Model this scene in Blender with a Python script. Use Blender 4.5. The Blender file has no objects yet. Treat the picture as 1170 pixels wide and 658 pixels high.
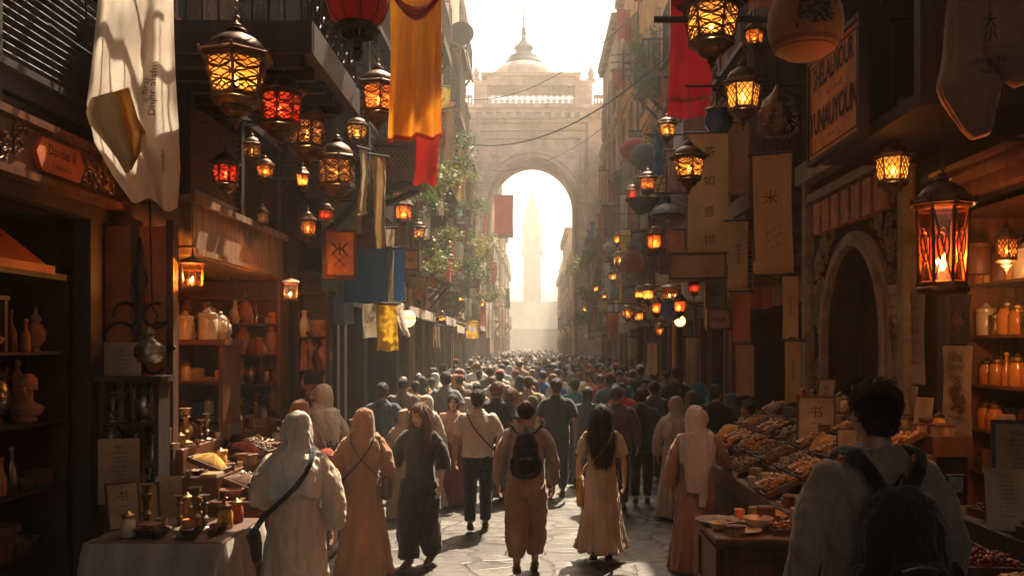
import bpy, math, random
from mathutils import Vector, Matrix, Euler, noise
PI = math.pi; R = math.radians
random.seed(7)
rnd = random.random
def U(a, b): return a + (b - a) * random.random()
SC = bpy.context.scene
COL = SC.collection
F = 1000.0; VX = 608.0; HY = 394.0; CH = 2.3
def at(px, py, D):                       # world point seen at that photo pixel at depth D
    return Vector(((px - VX) / F * D, D, CH + (HY - py) / F * D))

# ------------------------------------------------------------------ materials
MATS = {}
def _mix(nt, a, b, fac=None, typ='MULTIPLY', f=1.0):
    n = nt.nodes.new('ShaderNodeMix'); n.data_type = 'RGBA'; n.blend_type = typ
    n.inputs[0].default_value = f
    if fac is not None: nt.links.new(fac, n.inputs[0])
    for i, v in ((6, a), (7, b)):
        if hasattr(v, 'links') or hasattr(v, 'is_output'): nt.links.new(v, n.inputs[i])
        else: n.inputs[i].default_value = (*v, 1)
    return n.outputs[2]
def _noise(nt, vec, scale, det=4, rough=.6, dist=0):
    n = nt.nodes.new('ShaderNodeTexNoise'); n.inputs['Scale'].default_value = scale
    n.inputs['Detail'].default_value = det; n.inputs['Roughness'].default_value = rough
    n.inputs['Distortion'].default_value = dist
    nt.links.new(vec, n.inputs['Vector']); return n.outputs['Fac']
def _ramp(nt, fac, stops):
    n = nt.nodes.new('ShaderNodeValToRGB'); cr = n.color_ramp
    while len(cr.elements) < len(stops): cr.elements.new(.5)
    for e, (p, c) in zip(cr.elements, stops):
        e.position = p; e.color = (*c, 1) if len(c) == 3 else c
    nt.links.new(fac, n.inputs[0]); return n.outputs[0]
def _vec(nt, stretch=(1, 1, 1), rand=True):
    tc = nt.nodes.new('ShaderNodeTexCoord'); mp = nt.nodes.new('ShaderNodeMapping')
    mp.inputs['Scale'].default_value = stretch
    nt.links.new(tc.outputs['Object'], mp.inputs['Vector'])
    if rand:
        oi = nt.nodes.new('ShaderNodeObjectInfo'); m = nt.nodes.new('ShaderNodeMath'); m.operation = 'MULTIPLY'
        m.inputs[1].default_value = 37.0; nt.links.new(oi.outputs['Random'], m.inputs[0])
        nt.links.new(m.outputs[0], mp.inputs['Location'])
    return mp.outputs['Vector']
def _bump(nt, h, strength, dist=.02):
    b = nt.nodes.new('ShaderNodeBump'); b.inputs['Strength'].default_value = strength
    b.inputs['Distance'].default_value = dist; nt.links.new(h, b.inputs['Height']); return b.outputs['Normal']
def newmat(key):
    m = bpy.data.materials.new(key); m.use_nodes = True; MATS[key] = m
    nt = m.node_tree; return m, nt, nt.nodes['Principled BSDF'], nt.nodes['Material Output']
def pmat(key, c1, c2=None, scale=4, rough=.7, metal=0, bump=.25, bscale=40, stretch=(1, 1, 1), dirt=.5,
         spec=.5, trans=0, tcol=None, sheen=0, bdist=.01, dcol=None):
    if key in MATS: return MATS[key]
    m, nt, P, O = newmat(key)
    c2 = c2 or tuple(x * .6 for x in c1)
    v = _vec(nt, stretch)
    col = _ramp(nt, _noise(nt, v, scale, 6), [(.3, c2), (.68, c1)])
    if dirt:
        d = _ramp(nt, _noise(nt, v, scale * .37, 5, .7, .6), [(.38, dcol or (1 - dirt,) * 3), (.62, (1, 1, 1))])
        col = _mix(nt, col, d)
    nt.links.new(col, P.inputs['Base Color'])
    P.inputs['Roughness'].default_value = rough; P.inputs['Metallic'].default_value = metal
    P.inputs['Specular IOR Level'].default_value = spec
    if sheen:
        P.inputs['Sheen Weight'].default_value = sheen; P.inputs['Sheen Roughness'].default_value = .5
    if bump:
        nt.links.new(_bump(nt, _noise(nt, v, bscale, 4, .65), bump, bdist), P.inputs['Normal'])
    if metal:
        rr = _ramp(nt, _noise(nt, v, 15, 4), [(.35, (rough * .7,) * 3), (.7, (min(1, rough * 1.6),) * 3)])
        nt.links.new(rr, P.inputs['Roughness'])
    if trans:
        t = nt.nodes.new('ShaderNodeBsdfTranslucent'); nt.links.new(col, t.inputs['Color'])
        mx = nt.nodes.new('ShaderNodeMixShader'); mx.inputs[0].default_value = trans
        nt.links.new(P.outputs[0], mx.inputs[1]); nt.links.new(t.outputs[0], mx.inputs[2])
        nt.links.new(mx.outputs[0], O.inputs['Surface'])
    return m
def fabric(c, trans=.25, key=None, wr=.35):
    k = key or 'fabric_%.2f_%.2f_%.2f' % tuple(c)
    return pmat(k, c, tuple(x * .72 for x in c), 3, .92, 0, wr, 9, (1, 1, .6), .22, .15, trans, None, .25, .03)
def cloth(c):                            # worn clothing
    k = 'clothing_%.2f_%.2f_%.2f' % tuple(c)
    return pmat(k, c, tuple(x * .75 for x in c), 6, .9, 0, .95, 10, (1, 1, .4), .28, .2, 0, None, .2, .035)
def wood(key, c, rough=.6): return pmat(key, c, tuple(x * .45 for x in c), 3, rough, 0, .4, 14, (6, 6, .7), .45, .4)
def plaster(key, c, c2=None): return pmat(key, c, c2 or tuple(x * .7 for x in c), 1.3, .95, 0, .45, 22, (1, 1, .6), .4, .1, bdist=.02)
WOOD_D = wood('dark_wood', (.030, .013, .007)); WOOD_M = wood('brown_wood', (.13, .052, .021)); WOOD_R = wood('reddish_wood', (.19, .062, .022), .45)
WOOD_L = wood('pale_wood', (.34, .20, .11)); WOOD_B = wood('black_wood', (.022, .013, .009))
BRASS = pmat('aged_brass', (.50, .30, .12), (.12, .07, .035), 8, .35, .9, .3, 60, dirt=.6)
BRONZE = pmat('dark_bronze', (.22, .11, .05), (.04, .022, .014), 8, .4, .85, .35, 60, dirt=.5)
IRON = pmat('black_iron', (.03, .026, .024), (.05, .035, .028), 10, .55, .7, .3, 60)
CERAM = pmat('cream_ceramic', (.62, .50, .36), (.42, .31, .2), 6, .3, 0, .1, 40, dirt=.3)
TERRA = pmat('terracotta', (.42, .17, .08), (.28, .1, .05), 6, .8, 0, .3, 50)
PAPER = pmat('aged_paper', (.46, .32, .19), (.30, .19, .105), 3, .9, 0, .3, 14, dirt=.5, trans=.12)
INK = pmat('black_ink', (.018, .014, .012), rough=.9, bump=0, dirt=0)
INKB = pmat('brown_ink', (.09, .04, .025), rough=.9, bump=0, dirt=0)
GLAZE_B = pmat('blue_glaze', (.02, .09, .26), (.02, .05, .12), 9, .25, 0, .1, 40)
SILVER = pmat('tarnished_silver', (.45, .40, .34), (.16, .13, .1), 10, .3, .9, .2, 50, dirt=.5)
STONEF = pmat('carved_stone', (.30, .22, .15), (.16, .11, .075), 5, .9, 0, .5, 40)
GLASSD = pmat('dark_glass', (.02, .022, .025), (.03, .03, .03), 3, .08, 0, 0, dirt=0, spec=.6)
def clear_glass(key, tint, gl=.12):
    if key in MATS: return MATS[key]
    m, nt, P, O = newmat(key)
    t = nt.nodes.new('ShaderNodeBsdfTransparent'); t.inputs['Color'].default_value = (*tint, 1)
    g = nt.nodes.new('ShaderNodeBsdfGlossy'); g.inputs['Roughness'].default_value = .08; g.inputs['Color'].default_value = (1, 1, 1, 1)
    mx = nt.nodes.new('ShaderNodeMixShader'); mx.inputs[0].default_value = gl
    nt.links.new(t.outputs[0], mx.inputs[1]); nt.links.new(g.outputs[0], mx.inputs[2]); nt.links.new(mx.outputs[0], O.inputs['Surface'])
    return m
def lamp_glass(key, c, c2, tr=.4):       # frosted coloured pane, lit by the flame behind it
    if key in MATS: return MATS[key]
    m, nt, P, O = newmat(key)
    v = _vec(nt)
    n = nt.nodes.new('ShaderNodeTexVoronoi'); n.inputs['Scale'].default_value = 26; nt.links.new(v, n.inputs['Vector'])
    sx = nt.nodes.new('ShaderNodeSeparateColor'); nt.links.new(n.outputs['Color'], sx.inputs[0])
    col = _ramp(nt, sx.outputs[0], [(.1, c2), (.75, c)])
    a = nt.nodes.new('ShaderNodeBsdfTranslucent'); nt.links.new(col, a.inputs['Color'])
    t = nt.nodes.new('ShaderNodeBsdfTransparent'); nt.links.new(col, t.inputs['Color'])
    g = nt.nodes.new('ShaderNodeBsdfGlossy'); g.inputs['Roughness'].default_value = .25
    m1 = nt.nodes.new('ShaderNodeMixShader'); m1.inputs[0].default_value = tr
    m2 = nt.nodes.new('ShaderNodeMixShader'); m2.inputs[0].default_value = .07
    nt.links.new(a.outputs[0], m1.inputs[1]); nt.links.new(t.outputs[0], m1.inputs[2])
    nt.links.new(m1.outputs[0], m2.inputs[1]); nt.links.new(g.outputs[0], m2.inputs[2]); nt.links.new(m2.outputs[0], O.inputs['Surface'])
    return m
def flame_mat(key, c, s):
    m, nt, P, O = newmat(key)
    P.inputs['Base Color'].default_value = (0, 0, 0, 1); P.inputs['Emission Color'].default_value = (*c, 1)
    P.inputs['Emission Strength'].default_value = s; return m
FLAME = flame_mat('candle_flame', (1, .62, .22), 30)
GLOBE_Y = flame_mat('yellow_globe_glow', (1, .62, .12), 1.8)
GL_AMBER = lamp_glass('amber_lamp_glass', (1, .62, .22), (.95, .36, .06))
GL_RED = lamp_glass('red_lamp_glass', (.95, .10, .05), (.6, .03, .02))
GL_ORNG = lamp_glass('orange_lamp_glass', (1, .42, .12), (.8, .14, .03))
GL_DIM = lamp_glass('brown_lamp_glass', (.5, .25, .1), (.25, .1, .04), .3)
GL_CLEAR = clear_glass('clear_amber_glass', (1, .66, .34)); GL_PINK = clear_glass('clear_rose_glass', (1, .5, .3))
GL_JAR = clear_glass('jar_glass', (.95, .8, .62), .1)

# ------------------------------------------------------------------ mesh builder
class MB:
    def __init__(s): s.v = []; s.f = []; s.m = []; s.mi = 0
    def add(s, vs, fs):
        o = len(s.v); s.v.extend(Vector(x) for x in vs)
        s.f.extend(tuple(o + i for i in f) for f in fs); s.m.extend([s.mi] * len(fs)); return s
    def quad(s, a, b, c, d): return s.add([a, b, c, d], [(0, 1, 2, 3)])
    def box(s, x0, x1, y0, y1, z0, z1, rz=0, c=None):
        if x0 > x1: x0, x1 = x1, x0
        if y0 > y1: y0, y1 = y1, y0
        vs = [Vector((x, y, z)) for x in (x0, x1) for y in (y0, y1) for z in (z0, z1)]
        if rz:
            c = Vector(c) if c else Vector(((x0 + x1) / 2, (y0 + y1) / 2, 0)); M = Matrix.Rotation(rz, 3, 'Z')
            vs = [M @ (v - c) + c for v in vs]
        return s.add(vs, [(0, 1, 3, 2), (4, 6, 7, 5), (0, 4, 5, 1), (2, 3, 7, 6), (0, 2, 6, 4), (1, 5, 7, 3)])
    def cham(s, x0, x1, y0, y1, z0, z1, b=.01):      # box with softened top and vertical edges
        if x0 > x1: x0, x1 = x1, x0
        if y0 > y1: y0, y1 = y1, y0
        def ring(i, z): return [(x0 + i + b, y0 + i, z), (x1 - i - b, y0 + i, z), (x1 - i, y0 + i + b, z), (x1 - i, y1 - i - b, z), (x1 - i - b, y1 - i, z), (x0 + i + b, y1 - i, z), (x0 + i, y1 - i - b, z), (x0 + i, y0 + i + b, z)]
        return s.rings([ring(0, z0), ring(0, z1 - b), ring(b, z1)], True)
    def rings(s, rs, cap=True):
        n = len(rs[0]); vs = [p for r in rs for p in r]; fs = []
        for i in range(len(rs) - 1):
            for j in range(n):
                k = (j + 1) % n; fs.append((i * n + j, i * n + k, (i + 1) * n + k, (i + 1) * n + j))
        if cap: fs.append(tuple(range(n - 1, -1, -1))); fs.append(tuple((len(rs) - 1) * n + j for j in range(n)))
        return s.add(vs, fs)
    def tube(s, pts, r, n=8, cap=True):
        pts = [Vector(p) for p in pts]
        if not isinstance(r, (list, tuple)): r = [r] * len(pts)
        return s.loft(pts, [(a, a) for a in r], n, cap)
    def loft(s, pts, ab, n=14, cap=True, fold=None, ref=None):
        pts = [Vector(p) for p in pts]; rs = []; L = len(pts)
        X = Vector(ref or (1, 0, 0))
        for i, p in enumerate(pts):
            t = (pts[min(i + 1, L - 1)] - pts[max(i - 1, 0)])
            t = t.normalized() if t.length > 1e-9 else Vector((0, 0, 1))
            if abs(t.dot(X)) > .95: X = Vector((0, 1, 0)) if abs(t.y) < .9 else Vector((0, 0, 1))
            x = (X - t * X.dot(t)).normalized(); y = t.cross(x); X = x
            a, b = ab[i] if isinstance(ab[i], (tuple, list)) else (ab[i], ab[i]); ring = []
            for j in range(n):
                th = 2 * PI * j / n; k = 1 + (fold(th, i / (L - 1), i) if fold else 0)
                ring.append(p + x * (a * k * math.cos(th)) + y * (b * k * math.sin(th)))
            rs.append(ring)
        return s.rings(rs, cap)
    def ell(s, c, r, n=14, m=9, M=None):
        c = Vector(c); rs = []
        for i in range(1, m):
            ph = PI * i / m; ring = []
            for j in range(n):
                th = 2 * PI * j / n
                p = Vector((r[0] * math.sin(ph) * math.cos(th), r[1] * math.sin(ph) * math.sin(th), -r[2] * math.cos(ph)))
                ring.append(c + (M @ p if M else p))
            rs.append(ring)
        o = len(s.v); s.rings(rs, False)
        for sg, base in ((-1, 0), (1, (m - 2) * n)):
            p = Vector((0, 0, sg * r[2])); s.v.append(c + (M @ p if M else p)); t = len(s.v) - 1
            for j in range(n):
                a, b = o + base + j, o + base + (j + 1) % n
                s.f.append((t, b, a) if sg < 0 else (t, a, b)); s.m.append(s.mi)
        return s
    def lathe(s, prof, c=(0, 0, 0), n=16, rot=0, cap=True):
        c = Vector(c)
        return s.rings([[c + Vector((max(r, .0005) * math.cos(2 * PI * j / n + rot), max(r, .0005) * math.sin(2 * PI * j / n + rot), z)) for j in range(n)] for r, z in prof], cap)
    def torus(s, c, R1, r, axis='Z', n=14, k=6, arc=2 * PI, a0=0, sx=1, sy=1):
        c = Vector(c); pts = []
        cnt = n if arc >= 2 * PI - .01 else n + 1
        for i in range(cnt):
            t = a0 + arc * i / n; a, b = R1 * math.cos(t) * sx, R1 * math.sin(t) * sy
            pts.append(c + Vector({'Z': (a, b, 0), 'Y': (a, 0, b), 'X': (0, a, b)}[axis]))
        if arc >= 2 * PI - .01: pts += [pts[0], ]
        return s.tube(pts, r, k)
    def xf(s, M, i0=0):
        for i in range(i0, len(s.v)): s.v[i] = M @ s.v[i]
        return s
    def join(s, o, M=None):
        s.add([(M @ v if M else v) for v in o.v], o.f); return s
    def mesh(s, name, mats=(), origin=None, smooth=False):
        me = bpy.data.meshes.new(name)
        vs = [tuple(v - origin) for v in s.v] if origin is not None else [tuple(v) for v in s.v]
        me.from_pydata(vs, [], s.f)
        if not isinstance(mats, (list, tuple)): mats = [mats]
        for m in mats: me.materials.append(m)
        if len(mats) > 1: me.polygons.foreach_set('material_index', s.m)
        if smooth is True: me.polygons.foreach_set('use_smooth', [True] * len(me.polygons))
        me.update()
        if smooth == 'auto':
            me.polygons.foreach_set('use_smooth', [True] * len(me.polygons))
            try: me.set_sharp_from_angle(angle=R(38))
            except Exception: pass
        return me
    def build(s, name, mats, parent=None, smooth=False):
        me = s.mesh(name, mats, None, smooth)
        return link(name, me, parent)
def world_off(p):
    v = Vector((0, 0, 0))
    while p is not None: v += p.location; p = p.parent
    return v
def link(name, me, parent=None, loc=None):
    o = bpy.data.objects.new(name, me); COL.objects.link(o)
    if parent is not None:
        o.parent = parent
        if loc is None: o.location = -world_off(parent)
    if loc is not None: o.location = loc
    return o
def empty(name, loc=(0, 0, 0), rz=0):
    o = bpy.data.objects.new(name, None); COL.objects.link(o); o.location = loc; o.rotation_euler = (0, 0, rz); o.empty_display_size = .2
    return o
USED = {}
def tag(o, label, cat, group=None, kind=None):
    if label: o['label'] = label; USED.setdefault(label, []).append(o)
    if cat: o['category'] = cat
    if group: o['group'] = group
    if kind: o['kind'] = kind
    return o
def unique(cands):                       # first candidate label nobody carries yet
    for c in cands:
        if c not in USED and len(c.split()) <= 16: return c
    return next((c for c in cands if len(c.split()) <= 16), cands[0])
def kids(o): return [c for c in bpy.data.objects if c.parent == o]
PROTO_KIDS = {}
def copy_tree(o, parent=None):
    c = o.copy(); COL.objects.link(c); c.parent = parent
    if o not in PROTO_KIDS: PROTO_KIDS[o] = kids(o)
    for ch in PROTO_KIDS[o]: copy_tree(ch, c)
    return c
FIRST = {}
def put(proto, loc, rz=0, sc=1, label=None, cat=None, group=None, tilt=None):
    """place a thing: the prototype itself the first time, then copies of it and of its parts"""
    if proto not in FIRST:
        FIRST[proto] = 1
        PROTO_KIDS[proto] = kids(proto)
        for k in PROTO_KIDS[proto]: PROTO_KIDS[k] = kids(k)
        o = copy_tree(proto)
    else: o = copy_tree(proto)
    o.location = loc; o.rotation_euler = (tilt[0], tilt[1], rz) if tilt else (0, 0, rz)
    o.scale = (sc, sc, sc) if not isinstance(sc, (tuple, list)) else sc
    tag(o, label, cat, group); return o
def drop_protos():
    def rm(o):
        for k in PROTO_KIDS.get(o, kids(o)): rm(k)
        bpy.data.objects.remove(o)
    for p in list(PROTOS): rm(p)
PROTOS = []
def struct(name, mb, mats, smooth=False):
    o = mb.build(name, mats, None, smooth); o['kind'] = 'structure'; return o
_TX = {}
def glyphs(s, off=0):                           # flat mesh of a line of text, unit size, centred
    if (s, off) in _TX: return _TX[(s, off)]
    c = bpy.data.curves.new('lettering', 'FONT'); c.body = s; c.align_x = 'CENTER'; c.align_y = 'CENTER'; c.resolution_u = 3
    c.fill_mode = 'FRONT'; c.offset = off
    o = bpy.data.objects.new('lettering', c); COL.objects.link(o)
    me = bpy.data.meshes.new_from_object(o)
    r = ([tuple(v.co)[:2] for v in me.vertices], [tuple(p.vertices) for p in me.polygons])
    bpy.data.objects.remove(o); bpy.data.meshes.remove(me); bpy.data.curves.remove(c)
    _TX[(s, off)] = r; return r
def text_on(mb, s, fn, size, rot=0, sq=1.0, off=0):        # fn maps (x, y) in metres on the sheet to a 3D point
    vs, fs = glyphs(s, off); c, n = math.cos(rot), math.sin(rot)
    mb.add([fn(size * (x * sq * c - y * n), size * (x * sq * n + y * c)) for x, y in vs], fs)
# ------------------------------------------------------------------ people
SKIN = [pmat('skin_tan', (.36, .19, .115), (.30, .15, .09), 9, .55, 0, .12, 90, dirt=.1, sheen=.1),
        pmat('skin_brown', (.22, .105, .06), (.17, .08, .045), 9, .55, 0, .12, 90, dirt=.1, sheen=.1),
        pmat('skin_light', (.48, .28, .19), (.4, .22, .14), 9, .55, 0, .12, 90, dirt=.1, sheen=.1)]
HAIR = [pmat('black_hair', (.014, .010, .008), (.03, .02, .014), 5, .5, 0, 1, 26, (9, 9, .8), 0, .4, bdist=.02),
        pmat('dark_brown_hair', (.045, .022, .012), (.018, .01, .007), 5, .5, 0, 1, 26, (9, 9, .8), 0, .4, bdist=.02),
        pmat('auburn_hair', (.26, .085, .03), (.06, .024, .012), 5, .5, 0, 1, 26, (9, 9, .8), 0, .4, bdist=.02),
        pmat('greying_hair', (.16, .14, .12), (.08, .07, .06), 5, .6, 0, 1, 30, (9, 9, .8), 0, .3, bdist=.02)]
EYEW = pmat('eye_white', (.6, .55, .5), rough=.3, bump=0, dirt=0); LIPS = pmat('lips', (.26, .08, .06), (.2, .06, .05), rough=.5, bump=0, dirt=0)
LEATHER = pmat('black_leather', (.02, .017, .016), (.035, .028, .024), 8, .45, 0, .3, 60)
LEATHB = pmat('brown_leather', (.14, .06, .03), (.06, .03, .02), 8, .5, 0, .3, 60)
def remeshed(mb, vox, sm=2, disp=None, name='m'):
    me = mb.mesh(name); o = bpy.data.objects.new(name, me); COL.objects.link(o)
    r = o.modifiers.new('r', 'REMESH'); r.mode = 'VOXEL'; r.voxel_size = vox
    if sm:
        q = o.modifiers.new('s', 'SMOOTH'); q.iterations = sm; q.factor = .5
    dg = bpy.context.evaluated_depsgraph_get()
    ne = bpy.data.meshes.new_from_object(o.evaluated_get(dg), preserve_all_data_layers=False, depsgraph=dg)
    bpy.data.objects.remove(o); bpy.data.meshes.remove(me)
    if disp:
        ns = [v.normal.copy() for v in ne.vertices]
        for v, n in zip(ne.vertices, ns): v.co += n * disp(v.co)
    ne.polygons.foreach_set('use_smooth', [True] * len(ne.polygons)); ne.update()
    return ne
def add_strands(me, n, ln, wd, seed, down=.8):
    rs = random.Random(seed); ps = [p for p in me.polygons]; vs = [tuple(v.co) for v in me.vertices]; fs = [tuple(p.vertices) for p in ps]
    for k in range(n):
        p = rs.choice(ps); nn = p.normal; c = p.center
        if c.y > .075: continue
        d = (Vector((rs.gauss(0, .35), rs.gauss(0, .35) - .1, -down)) ); d = (d - nn * d.dot(nn)).normalized() + nn * rs.uniform(.08, .38); L_ = ln * rs.uniform(.6, 1.3); w = d.cross(nn).normalized() * wd
        o = len(vs); a = c - nn * .001; vs += [tuple(a - w), tuple(a + w), tuple(a + d * L_ * .6 + w * .6 + nn * .001), tuple(a + d * L_ + Vector((0, 0, -.2 * L_))), tuple(a + d * L_ * .6 - w * .6 + nn * .001)]; fs.append((o, o + 1, o + 2, o + 3, o + 4))
    ne = bpy.data.meshes.new('hair'); ne.from_pydata(vs, [], fs); ne.polygons.foreach_set('use_smooth', [True] * len(fs)); ne.update(); return ne
def wrinkle(amp, f=9, sq=.45, seed=0):
    off = Vector((seed * 3.1, seed * 1.7, seed))
    def d(p):
        a = noise.noise(Vector((p.x * f, p.y * f, p.z * f * sq)) + off)
        b = noise.noise(Vector((p.x * f * 2.3 + p.z * 5, p.y * f * 2.3, p.z * f * 1.3)) + off)
        c = noise.noise(Vector((p.x * f * 4.6 + 3, p.y * f * 4.6, p.z * f * 2.2 + p.x * 9)) - off)
        return amp * ((1 - abs(a) * 2.4) * .85 + (1 - abs(b) * 2) * .5 + c * .35)
    return d
def hand(mb, wr, dr, side, curl=.35):
    dr = dr.normalized(); z = -dr
    x = Vector((side, 0, 0)); x = (x - z * x.dot(z))
    x = x.normalized() if x.length > .05 else Vector((0, 0, 1)); y = z.cross(x) * side
    M = Matrix((x, y, z)).transposed()           # local x outward from the body, y forward, -z to the fingertips
    def T(p): return wr + M @ Vector(p)
    mb.loft([T((0, 0, .02)), T((0, 0, -.02)), T((-.002, .004, -.05)), T((-.006, .002, -.088)), T((-.008, .002, -.098))],
            [(.021, .026), (.017, .034), (.016, .042), (.014, .043), (.008, .036)], 10, ref=tuple(x))
    for y0, ln, r in ((-.033, .058, .0082), (-.0115, .07, .0088), (.0105, .076, .009), (.033, .066, .0088)):
        p = Vector((-.006, y0, -.086)); a = 0; pts = [T(p)]
        for k, fr in enumerate((.45, .32, .23)):
            a += curl * (1, 1.2, .8)[k]
            p = p + Vector((-math.sin(a) * ln * fr, y0 * .08, -math.cos(a) * ln * fr)); pts.append(T(p))
        mb.tube(pts, [r * 1.05, r, r * .95, r * .72], 7)
    mb.tube([T((0, .022, -.018)), T((-.008, .05, -.045)), T((-.016, .060, -.072)), T((-.026, .058, -.092))], [.014, .0125, .011, .008], 7)
ARM = {  # elbow, wrist (for the side x>0), in metres at a height of 1.75
    'hang': ((.265, -.035, 1.13), (.275, .05, .89)),
    'fwd': ((.26, .05, 1.13), (.25, .22, .93)),
    'back': ((.27, -.13, 1.15), (.29, -.14, .90)),
    'bent': ((.25, -.02, 1.14), (.12, .22, 1.08)),
    'reach': ((.27, .17, 1.20), (.26, .42, 1.12)),
    'low': ((.27, .02, 1.14), (.22, .20, .98)),
    'wide': ((.30, -.02, 1.15), (.36, .06, .92))}
def head_shape(mb, c, M, fem):
    def E(p, r): mb.ell(c + M @ Vector(p), r, 16, 10, M)
    E((0, -.015, .025), (.074, .093, .092)); E((0, .02, -.03), (.060, .070, .078))
    E((0, .052, -.088), (.030 if not fem else .024, .03, .026)); E((0, .015, -.07), (.052, .055, .04))
    E((0, .072, .022), (.046, .018, .012)); E((.034, .066, -.028), (.02, .016, .018)); E((-.034, .066, -.028), (.02, .016, .018))
    mb.tube([c + M @ Vector(p) for p in ((0, .083, .012), (0, .097, -.012), (0, .108, -.033), (0, .088, -.042))], [.007, .009, .012, .008], 8)
    E((0, .086, -.060), (.022, .011, .007)); E((0, .084, -.072), (.019, .010, .006))
    for s in (-1, 1): E((s * .078, -.008, -.012), (.010, .020, .031))
def make_person(fem=False, stride=.0, arms=('hang', 'hang'), yaw=0, pitch=0, sleeve='short', top='shirt', bottom='trousers', hair='short',
                vox=.012, seed=1, bulk=1.0, long_scarf=False, tuck=False, sleeve_w=1.0, hat=None, hem=.05, baggy=0, glasses=False):
    rs = random.Random(seed * 77 + 5); P = {}
    w = (.91 if fem else 1.0); W = w * bulk
    hc = Vector((0, .015, 1.625)); HM = Euler((pitch, 0, yaw), 'XYZ').to_matrix(); hc = hc + Vector((0, -math.sin(pitch) * .06, 0))
    # skeleton
    st = stride
    legs = []
    for s in (-1, 1):
        f = st * s
        hip = Vector((s * .088, 0, .90))
        if f >= 0: knee, ank, lift = Vector((s * .095, .02 + f * .55, .50)), Vector((s * .09, f * .85, .085)), 0
        else: knee, ank, lift = Vector((s * .095, .03 + f * .15, .49)), Vector((s * .09, f * .95, .085 - f * .28)), -f * 1.6
        legs.append((s, hip, knee, ank, lift))
    arm = []
    for s, k in zip((-1, 1), arms):
        e, wr = ARM[k]; sh = Vector((s * .178 * W, -.005, 1.405))
        e = Vector((s * e[0] * (W * .55 + .45), e[1], e[2])); wr = Vector((s * wr[0] * (W * .5 + .5), wr[1], wr[2]))
        arm.append((s, sh, e, wr))
    b = MB(); head_shape(b, hc, HM, fem)
    b.tube([Vector((0, -.02, 1.38)), Vector((0, -.012, 1.47)), hc + HM @ Vector((0, -.02, -.05))], [.075 * w, .056 * w, .052 * w], 12)
    b.loft([(0, 0, .84), (0, 0, .93), (0, 0, 1.08), (0, .005, 1.25), (0, 0, 1.38), (0, -.01, 1.455)],
           [(.13 * W, .09), (.165 * W, .115), (.135 * W, .095), (.155 * W, .115), (.17 * W, .10), (.06, .06)], 16)
    for s, sh, e, wr in arm:
        b.tube([sh + Vector((-s * .03, 0, 0)), sh + (e - sh) * .25, sh + (e - sh) * .6, e, e + (wr - e) * .3, wr], [.048 * W, .047 * W, .040 * W, .035 * W, .037 * W, .024 * W], 10)
        hand(b, wr, (wr - e) + Vector((0, .0, -.02)), s)
    for s, hip, kn, an, lift in legs:
        b.tube([hip, hip + (kn - hip) * .4, kn, kn + (an - kn) * .3, an], [.085 * W, .078 * W, .052 * W, .053 * W, .034 * W], 10)
        c, n = math.cos(lift), math.sin(lift)
        def FT(y, z): return an + Vector((0, y * c + z * n, -y * n + z * c))
        b.loft([FT(-.055, -.045), FT(-.02, -.04), FT(.06, -.048), FT(.13, -.062), FT(.17, -.066)], [(.028, .03), (.034, .042), (.038, .032), (.042, .02), (.03, .012)], 10)
    body = remeshed(b, vox, 1, None, 'person_body')
    for m in (SKIN[0], EYEW, LIPS, INK): body.materials.append(m)
    MI = HM.inverted()
    if vox < .02:
        for p in body.polygons:
            q = MI @ (p.center - hc)
            if q.y > .06:
                if abs(q.z + .066) < .010 and abs(q.x) < .022: p.material_index = 2
                elif abs(abs(q.x) - .031) < .015 and abs(q.z + .006) < .006: p.material_index = 3 if abs(abs(q.x) - .031) < .006 else 1
                elif abs(abs(q.x) - .033) < .02 and abs(q.z - .016) < .004: p.material_index = 3
    P['body'] = body
    dis = wrinkle(.006, 9, .45, seed); v2 = vox * 1.25
    def folds(a0, kk=(5, 8, 13), t0=.35):
        ph = [(k, rs.uniform(0, 6.3), rs.uniform(-1.2, 1.2), rs.uniform(.5, 1)) for k in kk]
        def f(th, t, i):
            tt = min(1, max(0, (t - t0) / (1 - t0)))
            return a0 * tt * sum(a * math.cos(k * th + p + d * t) for k, p, d, a in ph)
        return f
    # ---- footwear
    if bottom != 'none':
        sm = MB()
        for s, hip, kn, an, lift in legs:
            c, n = math.cos(lift), math.sin(lift)
            def FT(y, z): return an + Vector((0, y * c + z * n, -y * n + z * c))
            sm.loft([FT(-.075, -.055), FT(-.06, -.035), FT(0, -.030), FT(.07, -.047), FT(.15, -.06), FT(.195, -.066)], [(.025, .025), (.038, .045), (.042, .048), (.048, .034), (.046, .022), (.025, .012)], 12)
        P['shoes'] = remeshed(sm, max(vox, .01), 1, None, 'shoes')
    # ---- lower garment
    if bottom == 'trousers':
        g = MB(); bg = 1 + baggy
        g.loft([(0, 0, .80), (0, 0, .88), (0, 0, .97), (0, 0, 1.03)], [(.15 * W * (1 + baggy * .25), .115 * bg), (.178 * W * (1 + baggy * .15), .135 * (1 + baggy * .3)), (.165 * W, .12), (.15 * W, .11)], 18)
        for s, hip, kn, an, lift in legs:
            zt = an + (kn - an) * (.22 if baggy and not fem else .04 if fem else .10)
            g.loft([hip + Vector((0, 0, .02)), hip + (kn - hip) * .45, kn, kn + (an - kn) * .45, zt],
                   [(.10 * W * (1 + baggy * .15), .108 * bg)] + [(r * (1 + baggy * q), r * 1.05 * (1 + baggy * q)) for r, q in ((.092, .7), (.075, 1.1), (.070, 1.2), (.062, 1.0 if fem else .35))], 16,
                   fold=lambda th, t, i: .03 * math.cos(4 * th + 9 * t) * t)
        P['trousers'] = remeshed(g, v2, 1, wrinkle(.008 + .008 * baggy, 8, .8, seed + 3), 'trousers')
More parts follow.
